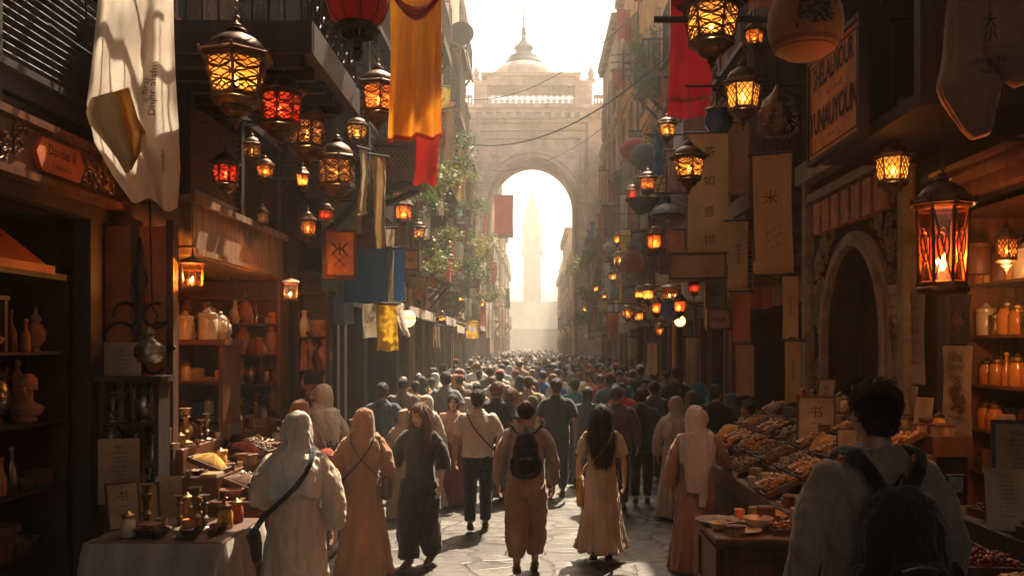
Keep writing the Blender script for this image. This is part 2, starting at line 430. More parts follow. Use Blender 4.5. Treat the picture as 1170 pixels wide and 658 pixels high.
    if bottom in ('skirt', 'dress', 'robe'):
        g = MB(); fl = {'skirt': 1.0, 'dress': 1.0, 'robe': 1.0}[bottom]
        zs = [(1.04, .150, .115), (.94, .182, .145), (.75, .205, .165), (.5, .235, .195), (.28, .265, .23), (hem + .03, .295, .27), (hem, .29, .265)]
        g.loft([(0, st * .3 * (1.04 - z) * .5, z) for z, a, c in zs], [(a * W * fl, c * fl) for z, a, c in zs], 72, fold=folds(.13, (7, 11, 16), .15))
        P['skirt' if top != 'robe' else 'robe'] = g
        if top != 'robe': P['skirt'] = remeshed(g, v2, 2, wrinkle(.006, 6, .3, seed), 'skirt')
    # ---- upper garment
    g = MB(); lo = {'shirt': .93, 'robe': .96, 'blouse': .84, 'dress': .96}[top] + (.06 if tuck else 0)
    g.loft([(0, 0, lo), (0, 0, lo + .05), (0, 0, 1.08), (0, .003, 1.24), (0, -.004, 1.36), (0, -.008, 1.43), (0, -.008, 1.475), (0, -.006, 1.50)],
           [(.178 * W, .135), (.175 * W, .132), (.158 * W if fem else .168 * W, .122), (.180 * W, .138), (.190 * W, .122), (.140 * W, .095), (.085 * W, .075), (.064 * W, .062)], 20)
    for s, sh, e, wr in arm:
        sh2 = sh + Vector((-s * .03, 0, .0)); k = sleeve_w
        g.ell(sh2 + Vector((s * .012, 0, -.012)), (.066, .066, .062), 12, 8)
        if sleeve == 'short': g.tube([sh2, sh + (e - sh) * .35, sh + (e - sh) * .78], [.068, .070 * k, .066 * k], 12)
        elif sleeve == 'elbow': g.tube([sh2, sh + (e - sh) * .5, e, e + (wr - e) * .35], [.068, .067 * k, .063 * k, .062 * k], 12)
        else:
            q = 1.10 if top == 'robe' else 1.0
            g.tube([sh2, sh + (e - sh) * .5, e, e + (wr - e) * .5, e + (wr - e) * .93], [.068, .064 * k * q, .057 * k * q, .054 * k * q * q, .048 * k * q * q], 12)
    if top == 'robe':
        m = P.pop('robe'); m.join(g); P['robe'] = remeshed(m, v2, 2, wrinkle(.013, 9, .13, seed), 'robe')
    else:
        if top == 'shirt' and not fem:
            g.torus((0, -.008, 1.492), .066, .014, 'Z', 14, 6)
        P['shirt' if top == 'shirt' else 'blouse' if top == 'blouse' else 'dress_top'] = remeshed(g, v2, 1, wrinkle(.011, 8, .5, seed), 'shirt')
    # ---- head
    def T(p): return hc + HM @ Vector(p)
    if hair in ('short', 'bald', 'bob'):
        h = MB()
        if hair == 'short':
            h.ell(T((0, -.026, .036)), (.084, .096, .093), 18, 12, HM); h.ell(T((0, -.052, -.025)), (.066, .052, .062), 14, 9, HM)
            h.ell(T((0, .03, .083)), (.062, .05, .034), 12, 8, HM)
        elif hair == 'bald':
            h.ell(T((0, -.030, .012)), (.083, .088, .084), 16, 10, HM); h.ell(T((0, -.05, -.03)), (.064, .050, .055), 14, 9, HM)
        else:
            h.ell(T((0, -.028, .03)), (.092, .1, .098), 18, 12, HM); h.ell(T((0, -.045, -.06)), (.09, .065, .09), 14, 9, HM)
        P['hair'] = add_strands(remeshed(h, max(.008, vox * .8), 1, wrinkle(.006, 26, .6, seed), 'hair'), 5000 if vox < .0085 else 1600 if vox < .012 else 500 if vox < .02 else 0, .022 if hair != 'bald' else .012, .0016 if vox < .0085 else .0028, seed)
    if hair == 'long':
        h = MB(); h.ell(T((0, -.028, .032)), (.090, .098, .096), 18, 12, HM)
        fd = lambda th, t, i: .07 * math.cos(7 * th + seed) + .05 * math.cos(12 * th + 2 * t)
        h.loft([T((0, -.03, .06)), T((0, -.045, -.03)), T((0, -.055, -.10)), Vector((hc.x, -.095, 1.42)), Vector((hc.x + .01, -.13, 1.30)), Vector((hc.x + .01, -.14, 1.17)), Vector((hc.x, -.135, 1.10))],
               [(.085, .08), (.098, .075), (.112, .07), (.13, .062), (.128, .05), (.10, .04), (.05, .02)], 26, fold=fd)
        for s in (-1, 1): h.loft([T((s * .07, -.02, .05)), T((s * .094, -.015, -.06)), T((s * .10, -.01, -.14)), Vector((s * .13, .04, 1.36)), Vector((s * .13, .08, 1.24))], [(.03, .04), (.026, .045), (.034, .045), (.04, .03), (.015, .012)], 10)
        P['hair'] = add_strands(remeshed(h, max(.008, vox * .8), 1, wrinkle(.008, 22, .25, seed), 'hair'), 2500 if vox < .012 else 700 if vox < .02 else 0, .09, .0035, seed, 1.6)
    if hair == 'scarf':
        h = MB(); f = folds(.075, (4, 7, 11), .25); y0 = -.012
        h.loft([T((0, -.02, .128)), T((0, -.022, .118)), T((0, -.026, .085)), T((0, -.03, .03)), T((0, -.033, -.04)), T((0, -.03, -.10)), Vector((0, y0, 1.475)), Vector((0, -.012, 1.42)), Vector((0, -.016, 1.35)), Vector((0, -.02, 1.26)), Vector((0, -.022, 1.2))],
               [(.02, .025), (.055, .065), (.086, .098), (.1, .108), (.1, .1), (.098, .096), (.125, .11), (.19 * W, .135), (.218 * W, .155), (.21 * W, .165), (.2 * W, .16)], 36, fold=f)
        for v in h.v:
            if v.z < 1.36: v.z += (1.36 - v.z) * .35 * math.sin(3 * math.atan2(v.x, v.y) + seed) - (.5 * (1.36 - v.z) * max(0, 1 - abs(v.x) / .2) if v.y < 0 else 0)
        h.torus(T((0, .052, -.01)), .083, .014, 'Y', 18, 7, sy=1.18)
        h.tube([Vector((-.10, .09, 1.47)), Vector((0, .13, 1.43)), Vector((.12, .07, 1.46)), Vector((.16, -.06, 1.44))], [.03, .04, .04, .03], 10)
        if long_scarf:
            f2 = lambda th, t, i: .16 * math.cos(5 * th + 3 * t) + .08 * math.cos(9 * th)
            h.loft([(0, -.10, 1.46), (.01, -.16, 1.32), (.02, -.19, 1.15), (.0, -.20, .98), (-.01, -.21, .86)], [(.16, .05), (.15, .045), (.125, .035), (.10, .03), (.07, .02)], 26, fold=f2)
            h.loft([(.06, -.14, 1.3), (.08, -.2, 1.05), (.08, -.21, .84), (.07, -.21, .72)], [(.05, .03), (.045, .025), (.04, .02), (.03, .015)], 16, fold=f2)
        P['headscarf'] = remeshed(h, v2 * .85, 2, wrinkle(.008, 13, .28, seed + 9), 'headscarf')
    if hat:
        h = MB(); h.lathe([(.088, .03), (.092, .06), (.085, .10), (.06, .122), (.02, .13)], (0, 0, 0), 18)
        if hat == 'peak': h.loft([(0, .05, .045), (0, .11, .05), (0, .165, .04)], [(.075, .012), (.07, .01), (.045, .006)], 12)
        h.xf(Matrix.Translation(hc) @ HM.to_4x4() @ Matrix.Translation((0, -.022, 0))); P['hat'] = h.mesh('hat', (), None, True)
    if glasses:
        h = MB()
        for s in (-1, 1):
            h.torus((s * .034, .098, -.006), .022, .0025, 'Y', 12, 5); h.tube([(s * .056, .096, 0), (s * .08, .05, .0), (s * .084, -.01, .002), (s * .082, -.03, -.012)], .0028, 5)
        h.xf(Matrix.Translation(hc) @ HM.to_4x4()); P['glasses'] = h.mesh('glasses', (), None, True)
    return P
def dress(P, mats, loc, rz, H, label, group=None):
    """link a person: the body is the thing, hair and clothing are its children"""
    k = H / 1.75
    root = bpy.data.objects.new('person', P['body']); COL.objects.link(root)
    root.location = loc; root.rotation_euler = (0, 0, rz); root.scale = (k, k, k)
    setslot(root, mats['body'])
    for n, me in P.items():
        if n == 'body': continue
        m = mats.get(n, LEATHER)
        if not me.materials: me.materials.append(m)
        c = bpy.data.objects.new(n, me); COL.objects.link(c); c.parent = root
        setslot(c, m)
    tag(root, label, 'person', group); return root
def setslot(o, m, i=0):
    o.material_slots[i].link = 'OBJECT'; o.material_slots[i].material = m
def in_frame(root):                      # local metres (height 1.75) of a placed person -> world
    return Matrix.LocRotScale(root.location, root.rotation_euler, root.scale)
def backpack(root, label, m, m2, big=1.0, low=.98):
    t = empty('backpack', root.location, root.rotation_euler.z); t.scale = root.scale
    b = MB(); k = big
    b.loft([(0, -.20, low), (0, -.21, low + .03), (0, -.215, low + .15), (0, -.205, low + .32), (0, -.19, low + .41), (0, -.18, low + .45)],
           [(.10 * k, .05), (.145 * k, .085), (.155 * k, .10), (.145 * k, .09), (.11 * k, .07), (.05 * k, .03)], 20)
    me = remeshed(b, .012, 2, wrinkle(.006, 14, 1, 3), 'backpack'); me.materials.append(m)
    o = bpy.data.objects.new('pack_body', me); COL.objects.link(o); o.parent = t
    b = MB(); b.loft([(0, -.30, low + .04), (0, -.318, low + .07), (0, -.315, low + .17), (0, -.30, low + .21)], [(.09 * k, .02), (.11 * k, .03), (.11 * k, .028), (.08 * k, .012)], 16)
    c = b.build('front_pocket', m2, None, True); c.parent = t; c.location = (0, 0, 0)
    for zc, hw_, hh, yy in ((low + .30, .125 * k, .13, -.292), (low + .13, .10 * k, .075, -.335)):
        b = MB(); b.tube([(hw_ * math.cos(a), yy + .05 * abs(math.cos(a)) ** 3 + .05 * max(0, math.sin(a)) * (hh > .1), zc + hh * math.sin(a)) for a in [PI * i / 16 for i in range(-2, 19)]], .0045, 5); c = b.build('zip', SILVER, None, True); c.parent = t
    for s in (-1, 1):
        b = MB(); b.loft([(s * .145 * k, -.22, low + .03), (s * .16 * k, -.225, low + .08), (s * .162 * k, -.225, low + .17), (s * .15 * k, -.22, low + .19)], [(.012, .05), (.022, .062), (.02, .062), (.008, .055)], 12); c = b.build('side_pocket', m2, None, True); c.parent = t
    b = MB(); b.tube([(-.03, -.18, low + .43), (0, -.2, low + .50), (.03, -.18, low + .43)], .008, 6); c = b.build('grab_handle', m2, None, True); c.parent = t
    for s in (-1, 1):
        b = MB(); b.loft([(s * .05, -.155, low + .43), (s * .09, -.15, 1.43), (s * .125, -.10, 1.49), (s * .135, .0, 1.495), (s * .14, .10, 1.43), (s * .15, .15, 1.30), (s * .18, .11, 1.12), (s * .15, -.10, low + .08)], [(.028, .010)] * 6 + [(.016, .007)] * 2, 10)
        c = b.build('strap', m2, None, True); c.parent = t
    tag(t, label, 'backpack'); return t
def shoulder_bag(root, label, m, side=1, size=(.12, .05, .10), drop=.92, bagpos=None, strap_side=None, cat='bag', r=.012, k=1):
    """side: hip the bag hangs at; the strap crosses to the other shoulder"""
    t = empty('shoulder_bag', root.location, root.rotation_euler.z); t.scale = root.scale
    s = side; ss = -s if strap_side is None else strap_side
    bp = Vector(bagpos or (s * .25, -.03, drop))
    b = MB(); a, d, h = size
    b.loft([bp + Vector((0, 0, -h)), bp + Vector((0, 0, -h * .8)), bp + Vector((0, 0, 0)), bp + Vector((0, 0, h * .8)), bp + Vector((0, 0, h))], [(d * .8, a * .8), (d, a), (d * 1.05, a * 1.02), (d * .8, a * .92), (d * .5, a * .75)], 14)
    me = remeshed(b, .010, 2, wrinkle(.004, 14, 1, 5), 'bag'); me.materials.append(m)
    o = bpy.data.objects.new('bag_body', me); COL.objects.link(o); o.parent = t
    b = MB(); b.box(bp.x + s * d * .9, bp.x + s * d * 1.15, -a * .8 + bp.y, a * .8 + bp.y, bp.z - h * .1, bp.z + h * .85); c = b.build('flap', m); c.parent = t
    top = bp + Vector((0, 0, h)); b = MB()
    b.loft([top, Vector((s * .19 * k, -.15 * k, 1.03)), Vector((s * .09 * k, -.18 * k, 1.14)), Vector((0, -.188 * k, 1.24)), Vector((ss * .07, -.178 * k, 1.34)), Vector((ss * .11, -.155 * k, 1.42)), Vector((ss * .125, -.09 * k, 1.48)), Vector((ss * .125, -.02, 1.505)), Vector((ss * .12, .09, 1.43)), Vector((0, .165, 1.24)), Vector((s * .19, .14, 1.03)), top], [(r, r * .8)] * 12, 8)
    c = b.build('strap', m, None, True); c.parent = t
    tag(t, label, cat); return t
def gp(px, D, H=None, z=0): return Vector(((px - VX) / F * D, D, z))
C = lambda *c: cloth(c)
S_, B_, L_ = SKIN
# near figures, from the photograph; rz 0 = walking away from the camera
hang2 = ('hang', 'hang')
p = make_person(True, .10, ('bent', 'hang'), R(25), R(-8), 'long', 'robe', 'robe', 'scarf', .010, 11, 1.14, sleeve_w=1.2, hem=.03)
WOM_CREAM = dress(p, dict(body=L_, headscarf=C(.78, .70, .60), robe=C(.72, .57, .42), shoes=LEATHB), gp(338, 6.55), R(14), 1.79, 'woman in cream robe and white headscarf with black strap beside the left spice stall')
shoulder_bag(WOM_CREAM, 'black cloth bag on a wide strap of the cream robed woman', C(.022, .018, .018), -1, (.13, .05, .11), .80, (-.29, .0, .80), 1, r=.021, k=1.17)
p = make_person(True, .08, ('hang', 'hang'), R(30), R(-8), 'long', 'robe', 'robe', 'scarf', .010, 12, 1.06, sleeve_w=1.15, hem=.02)
WOM_BROWN = dress(p, dict(body=L_, headscarf=C(.42, .22, .12), robe=C(.40, .19, .085), shoes=LEATHB), gp(415, 8.75), R(5), 1.66, 'woman in rust brown robe and brown headscarf standing with two dark bags')
shoulder_bag(WOM_BROWN, 'black square handbag at the left hip of the brown robed woman', LEATHER, -1, (.13, .05, .14), .95)
shoulder_bag(WOM_BROWN, 'dark slouchy handbag on the right side of the brown robed woman', LEATHB, 1, (.14, .055, .12), .93, r=.009)
p = make_person(True, .12, ('hang', 'wide'), R(-14), R(-14), 'elbow', 'blouse', 'trousers', 'long', .009, 13, 1.02, sleeve_w=1.2, baggy=.6)
WOM_DARK = dress(p, dict(body=L_, hair=HAIR[2], blouse=C(.045, .042, .038), trousers=C(.026, .024, .024), shoes=LEATHB), gp(480, 9.15), R(164), 1.69, 'woman with loose brown hair in dark jacket and wide trousers walking towards the camera')
p = make_person(False, .16, ('hang', 'fwd'), 0, R(-4), 'short', 'shirt', 'trousers', 'short', .009, 14, 1.08)
MAN_WHITE = dress(p, dict(body=S_, hair=HAIR[0], shirt=C(.60, .52, .44), trousers=C(.022, .024, .03), shoes=LEATHER), gp(546, 10.8), R(2), 1.75, 'man in cream short sleeved shirt and dark trousers with thin black strap')
shoulder_bag(MAN_WHITE, 'small black pouch slung across the man in cream shirt', LEATHER, 1, (.08, .03, .06), .98, (.2, .1, 1.0), r=.010)
p = make_person(False, .22, hang2, 0, R(-14), 'long', 'shirt', 'trousers', 'bald', .009, 15, 1.04, baggy=.45)
MAN_PACK = dress(p, dict(body=S_, hair=HAIR[1], shirt=C(.34, .26, .22), trousers=C(.30, .19, .11), shoes=LEATHB), gp(601, 8.8), R(0), 1.75, 'balding man in dusty pink shirt and baggy khaki trousers walking away mid street')
backpack(MAN_PACK, 'small navy backpack on the balding man in baggy trousers', C(.016, .018, .03), C(.012, .013, .02), .85, 1.0)
p = make_person(True, .14, hang2, 0, 0, 'short', 'robe', 'robe', 'long', .009, 16, .98, hem=.14)
WOM_TAN = dress(p, dict(body=L_, hair=HAIR[1], robe=C(.46, .33, .23), shoes=LEATHER), gp(687, 9.3), R(-3), 1.67, 'long haired woman in beige midi dress with crossbody strap walking away')
shoulder_bag(WOM_TAN, 'mustard yellow cloth tote hanging left of the beige dress woman', C(.50, .27, .06), -1, (.13, .045, .17), .80, (-.23, .06, .78), 1, 'tote bag', .008)
p = make_person(True, .05, ('hang', 'reach'), R(-28), R(-6), 'long', 'robe', 'robe', 'scarf', .010, 17, 1.05, long_scarf=True, sleeve_w=1.1, hem=.02)
WOM_PINK = dress(p, dict(body=S_, headscarf=C(.58, .46, .42), robe=C(.33, .17, .12), shoes=LEATHB), gp(796, 8.95), R(-14), 1.67, 'woman in long pale headscarf and dusty brown robe reaching over the right stall')
p = make_person(False, 0, ('hang', 'hang'), R(4), R(-5), 'long', 'shirt', 'trousers', 'short', .008, 18, 1.12, glasses=True)
MAN_NEAR = dress(p, dict(body=S_, hair=HAIR[0], shirt=C(.24, .17, .12), trousers=C(.03, .03, .03), shoes=LEATHER, glasses=IRON), gp(1000, 3.3, z=.40), R(5), 1.77, 'dark haired man in glasses and dark shirt standing closest to the camera')
backpack(MAN_NEAR, 'large black backpack on the man in glasses at lower right', C(.012, .010, .010), C(.009, .008, .008), 1.05, .93)
# second row
P_A = make_person(False, .14, hang2, 0, 0, 'short', 'shirt', 'trousers', 'short', .016, 21, 1.05)
P_B = make_person(False, -.14, ('fwd', 'back'), R(15), R(-5), 'short', 'shirt', 'trousers', 'short', .016, 22, .98)
P_C = make_person(False, .10, ('low', 'hang'), R(-20), 0, 'long', 'shirt', 'trousers', 'short', .016, 23, 1.1)
P_D = make_person(True, .08, hang2, R(12), 0, 'long', 'robe', 'robe', 'scarf', .016, 24, 1.05)
P_E = make_person(True, -.10, ('low', 'low'), R(-15), R(-5), 'elbow', 'blouse', 'skirt', 'long', .016, 25, .98)
P_F = make_person(False, .06, hang2, 0, 0, 'long', 'robe', 'robe', 'bald', .016, 26, 1.08)
P_G = make_person(True, .06, ('bent', 'hang'), R(30), R(-8), 'long', 'robe', 'robe', 'scarf', .016, 27, 1.0, long_scarf=True)
P_H = make_person(False, .12, ('back', 'fwd'), R(-8), 0, 'short', 'shirt', 'trousers', 'short', .016, 28, 1.0, hat='peak')
P_I = make_person(True, .10, ('bent', 'bent'), R(10), R(-8), 'long', 'blouse', 'skirt', 'bob', .016, 29, 1.1)
rows = [  # proto, px, D, rz, H, skin, hair, top, bottom, label
 (P_A, 636, 13.2, 0, 1.80, S_, HAIR[0], (.035, .045, .055), (.03, .032, .04), 'broad man in charcoal tee walking away in the middle of the street'),
 (P_A, 733, 12.6, -6, 1.69, S_, HAIR[0], (.02, .026, .045), (.015, .02, .035), 'man all in navy blue walking away right of the beige dress woman'),
 (P_A, 437, 12.6, 8, 1.76, S_, HAIR[1], (.05, .075, .11), (.22, .17, .12), 'man in slate blue tee behind the rust brown robed woman'),
 (P_G, 368, 10.3, 25, 1.83, S_, None, (.62, .53, .42), (.50, .36, .24), 'woman in white headscarf browsing behind the left goods stall'),
 (P_D, 342, 9.6, 20, 1.70, S_, None, (.33, .18, .11), (.22, .12, .08), 'woman in brown headscarf half hidden behind the cream robed woman'),
 (P_I, 518, 12.5, 172, 1.60, L_, HAIR[1], (.36, .2, .14), (.16, .035, .04), 'woman in tan jacket and maroon skirt walking towards the camera'),
 (P_D, 487, 12.2, -8, 1.60, S_, None, (.60, .5, .4), (.42, .34, .26), 'woman in cream headscarf behind the woman with loose brown hair'),
 (P_F, 461, 14.2, 0, 1.80, S_, HAIR[1], (.20, .16, .13), (.25, .18, .14), 'shaven headed man in grey robe behind the slate blue tee man'),
 (P_D, 772, 11.6, -12, 1.62, S_, None, (.36, .27, .21), (.32, .24, .19), 'woman in sand coloured headscarf behind the pale scarfed woman'),
 (P_C, 818, 12.3, -25, 1.75, S_, HAIR[0], (.018, .022, .022), (.02, .02, .02), 'stocky man in black shirt standing by the right shopfronts'),
 (P_C, 705, 12.1, -4, 1.74, S_, HAIR[1], (.085, .05, .045), (.05, .035, .035), 'man in dark plum shirt between the beige dress woman and navy man'),
 (P_H, 657, 15.8, 0, 1.70, B_, HAIR[0], (.03, .20, .22), (.05, .05, .06), 'man in teal shirt and peaked cap deep in the crowd'),
 (P_B, 568, 12.9, 3, 1.76, S_, HAIR[2], (.03, .035, .04), (.05, .05, .06), 'man with reddish brown hair in dark tee behind the cream shirt man'),
 (P_E, 585, 13.0, -4, 1.66, L_, HAIR[2], (.24, .17, .12), (.10, .08, .06), 'woman with loose auburn hair beside the charcoal tee man'),
 (P_B, 509, 15.0, 5, 1.84, S_, HAIR[0], (.17, .19, .21), (.10, .10, .11), 'man in grey tee ahead of the tan jacket woman'),
 (P_C, 748, 14.4, 6, 1.70, B_, HAIR[0], (.05, .035, .035), (.03, .03, .03), 'man in dark brown shirt close behind the man in navy'),
 (P_F, 545, 15.6, 0, 1.66, S_, HAIR[1], (.45, .36, .27), (.5, .42, .32), 'man in straw coloured robe deep in the crowd near the middle'),
 (P_I, 671, 14.2, -6, 1.62, S_, HAIR[0], (.06, .09, .12), (.05, .05, .06), 'woman with bobbed black hair in blue grey jacket behind the beige dress'),
 (P_H, 604, 15.6, 4, 1.74, S_, HAIR[1], (.33, .23, .14), (.12, .10, .08), 'man in tan shirt and flat cap ahead of the balding man'),
 (P_D, 790, 13.4, -5, 1.60, S_, None, (.10, .07, .06), (.07, .05, .05), 'woman in dark brown headscarf near the right stalls'),
 (P_C, 856, 10.9, 70, 1.62, B_, HAIR[0], (.035, .028, .025), (.03, .03, .03), 'stallholder in dark clothes standing behind the right goods stall'),
 (P_D, 462, 11.6, 10, 1.45, S_, None, (.5, .38, .26), (.36, .24, .15), 'short woman in straw coloured headscarf behind the rust robed woman'),
 (P_H, 571, 18.0, 0, 1.78, S_, HAIR[0], (.36, .30, .25), (.1, .1, .1), 'man wearing a bright red cap in the crowd'),
]
def recolor(P, sk, hr, top, bot):
    d = dict(body=sk, shoes=LEATHER)
    if hr: d['hair'] = hr
    if 'headscarf' in P: d['headscarf'] = cloth(top); d['robe'] = cloth(bot)
    elif 'robe' in P: d['robe'] = cloth(top)
    for k in ('shirt', 'blouse', 'dress_top'): d[k] = cloth(top)
    for k in ('trousers', 'skirt'): d[k] = cloth(bot)
    return d
for P, px, D, rz, H, sk, hr, top, bot, lab in rows:
    d = recolor(P, sk, hr, top, bot)
    if 'hat' in P: d['hat'] = cloth((.55, .03, .02)) if 'red cap' in lab else cloth((.05, .20, .24)) if 'teal' in lab else cloth((.25, .17, .10))
    dress(P, d, gp(px, D), R(rz), H, lab)
# the crowd
def thin(P):                             # one light mesh per far figure, several materials
    out = bpy.data.meshes.new('distant_person'); vs, fs, mi, names = [], [], [], []
    for n in ('body', 'hair', 'headscarf', 'robe', 'shirt', 'blouse', 'skirt', 'trousers', 'hat'):
        me = P.get(n)
        if me is None: continue
        o = len(vs); vs += [tuple(v.co) for v in me.vertices]; fs += [tuple(o + i for i in q.vertices) for q in me.polygons]
        mi += [len(names)] * len(me.polygons); names.append(n)
    out.from_pydata(vs, [], fs)
    for n in names: out.materials.append(INK)
    out.polygons.foreach_set('material_index', mi); out.polygons.foreach_set('use_smooth', [True] * len(mi)); out.update()
    return out, names
V = .034
Q = [make_person(False, .14, hang2, 0, 0, 'short', 'shirt', 'trousers', 'short', V, 31, 1.08),
     make_person(False, -.12, ('fwd', 'back'), R(20), 0, 'long', 'shirt', 'trousers', 'short', V, 32, 1.1),
     make_person(True, .08, hang2, R(-10), 0, 'long', 'robe', 'robe', 'scarf', V, 33, 1.08),
     make_person(True, .08, hang2, 0, 0, 'long', 'blouse', 'skirt', 'long', V, 34, 1.05),
     make_person(False, .08, ('low', 'low'), 0, 0, 'long', 'robe', 'robe', 'bald', V, 35, 1.1),
     make_person(False, .1, hang2, 0, 0, 'short', 'shirt', 'trousers', 'short', V, 36, 1.08, hat='flat')]
QN = ['short haired man in %s tee', 'man in %s long sleeved shirt', 'woman in %s headscarf', 'long haired woman in %s top', 'man in %s robe', 'man in %s top and round cap']
QT = [thin(q) for q in Q]
TONES = [('charcoal', (.04, .045, .05)), ('navy', (.025, .032, .06)), ('cream', (.62, .54, .43)), ('white', (.68, .64, .57)), ('tan', (.38, .26, .17)),
         ('brown', (.16, .09, .06)), ('grey', (.22, .21, .2)), ('slate blue', (.08, .12, .17)), ('black', (.018, .017, .017)), ('olive', (.11, .10, .06)), ('rust', (.32, .12, .06)), ('pale blue', (.3, .38, .42)), ('teal', (.02, .19, .22)), ('bright blue', (.04, .13, .34)), ('red', (.42, .03, .03)), ('mustard', (.5, .3, .05)), ('snow white', (.76, .74, .70))]
taken = [(r[1], r[2]) for r in rows]
cr = random.Random(5); D = 14.3; cnt = 0; far = []
while cnt < 262 and D < 60:
    gap = .62 if D < 30 else .72
    x = -2.55 + cr.uniform(0, .5)
    while x < 3.3:
        y = D + cr.uniform(-.3, .3); px = VX + x / y * F
        if not any(abs(px - a) < 30 and abs(y - b) < 1.0 for a, b in taken) and cr.random() < .93 and cnt < 270:
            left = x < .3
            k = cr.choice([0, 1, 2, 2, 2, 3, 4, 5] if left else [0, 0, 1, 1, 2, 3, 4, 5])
            pale = cr.random() < (.74 if left else .34)  # more pale clothes on the sunlit side: its brightness put into colour
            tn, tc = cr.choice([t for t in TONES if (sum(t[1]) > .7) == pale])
            bt = cr.choice(TONES)[1]; sk = cr.choice([S_, S_, B_, L_]); hr = cr.choice(HAIR[:3] + [HAIR[0]])
            rz = cr.choice([0, 0, 0, 0, 0, 0, 180, 60]) + cr.uniform(-18, 18); H = (cr.uniform(1.56, 1.9) if k not in (2, 3) else cr.uniform(1.47, 1.72)) * (.8 if cr.random() < .05 else 1)
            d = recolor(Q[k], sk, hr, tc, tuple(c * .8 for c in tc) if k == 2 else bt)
            if 'hat' in Q[k]: d['hat'] = cloth(cr.choice([(.5, .42, .33), (.3, .05, .03), (.02, .02, .02)]))
            row = 'near' if y < 20 else 'middle' if y < 32 else 'farthest'
            away = 'walking away' if abs((rz + 90) % 360 - 90) < 60 else 'facing the camera'
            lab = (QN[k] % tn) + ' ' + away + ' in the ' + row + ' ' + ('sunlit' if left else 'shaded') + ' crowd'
            grp = 'crowd: ' + lab
            if y < 22: dress(Q[k], d, Vector((x, y, 0)), R(rz), H, lab, grp)
            else:
                me, nm = QT[k]; o = bpy.data.objects.new('person', me); COL.objects.link(o)
                o.location = (x, y, 0); o.rotation_euler = (0, 0, R(rz)); o.scale = (H / 1.75,) * 3
                for i, n in enumerate(nm): setslot(o, d[n], i)
                tag(o, lab, 'person', grp)
            cnt += 1
        x += cr.uniform(.75, 1.25) * gap * (1.15 if D < 24 else 1.25)
    D += gap * (1.15 if D < 22 else 1.75 if D < 40 else 3.0)
# beyond the countable rows the crowd runs on through the gate as one mass
fm = MB(); src = [(Q[i]) for i in (0, 2, 4)]; names = []
me0 = bpy.data.meshes.new('crowd'); vs, fs, mi = [], [], []
pal = [cloth(t[1]) for t in TONES] + [SKIN[0], HAIR[0]]
tiny = []
for i in (0, 2, 4):                      # very light figures
    b = MB(); b.mi = 0
    b.ell((0, 0, 1.63), (.09, .1, .12), 8, 6); b.loft([(0, 0, .1), (0, 0, .7), (0, 0, 1.0), (0, 0, 1.3), (0, 0, 1.44), (0, 0, 1.5)], [(.2, .16), (.19, .15), (.17, .12), (.22, .14), (.19, .12), (.06, .06)], 10)
    for s in (-1, 1): b.tube([(s * .2, 0, 1.4), (s * .28, -.02, 1.1), (s * .27, .08, .8)], [.06, .05, .04], 6)
    tiny.append(b)
y = 36.0
while y < 112:
    x = -2.7 + cr.uniform(0, .6)
    lim = 3.4 if y < 55 else 2.3
    while x < lim:
        if cr.random() < .8 and x > (-2.8 if y < 55 else -2.3):
            b = cr.choice(tiny); k = cr.uniform(.88, 1.05); o = len(vs); rz = cr.uniform(-.3, .3)
            M = Matrix.Translation((x, y + cr.uniform(-.4, .4), 0)) @ Matrix.Rotation(rz, 4, 'Z') @ Matrix.Scale(k, 4)
            vs += [tuple(M @ v) for v in b.v]; fs += [tuple(o + i for i in f) for f in b.f]
            ti = cr.randrange(len(TONES)); hd = cr.choice([len(pal) - 1, len(pal) - 1, 3, 2])
            nh = 5 * 8 + 8
            mi += [hd if q < nh else ti for q in range(len(b.f))]
        x += cr.uniform(.6, 1.1)
    y += .95 if y < 60 else 1.5
me0.from_pydata(vs, [], fs)
for m in pal: me0.materials.append(m)
me0.polygons.foreach_set('material_index', mi); me0.polygons.foreach_set('use_smooth', [True] * len(mi)); me0.update()
o = link('crowd', me0); tag(o, 'dense far crowd of people filling the street up to the gateway', 'crowd', None, 'stuff')
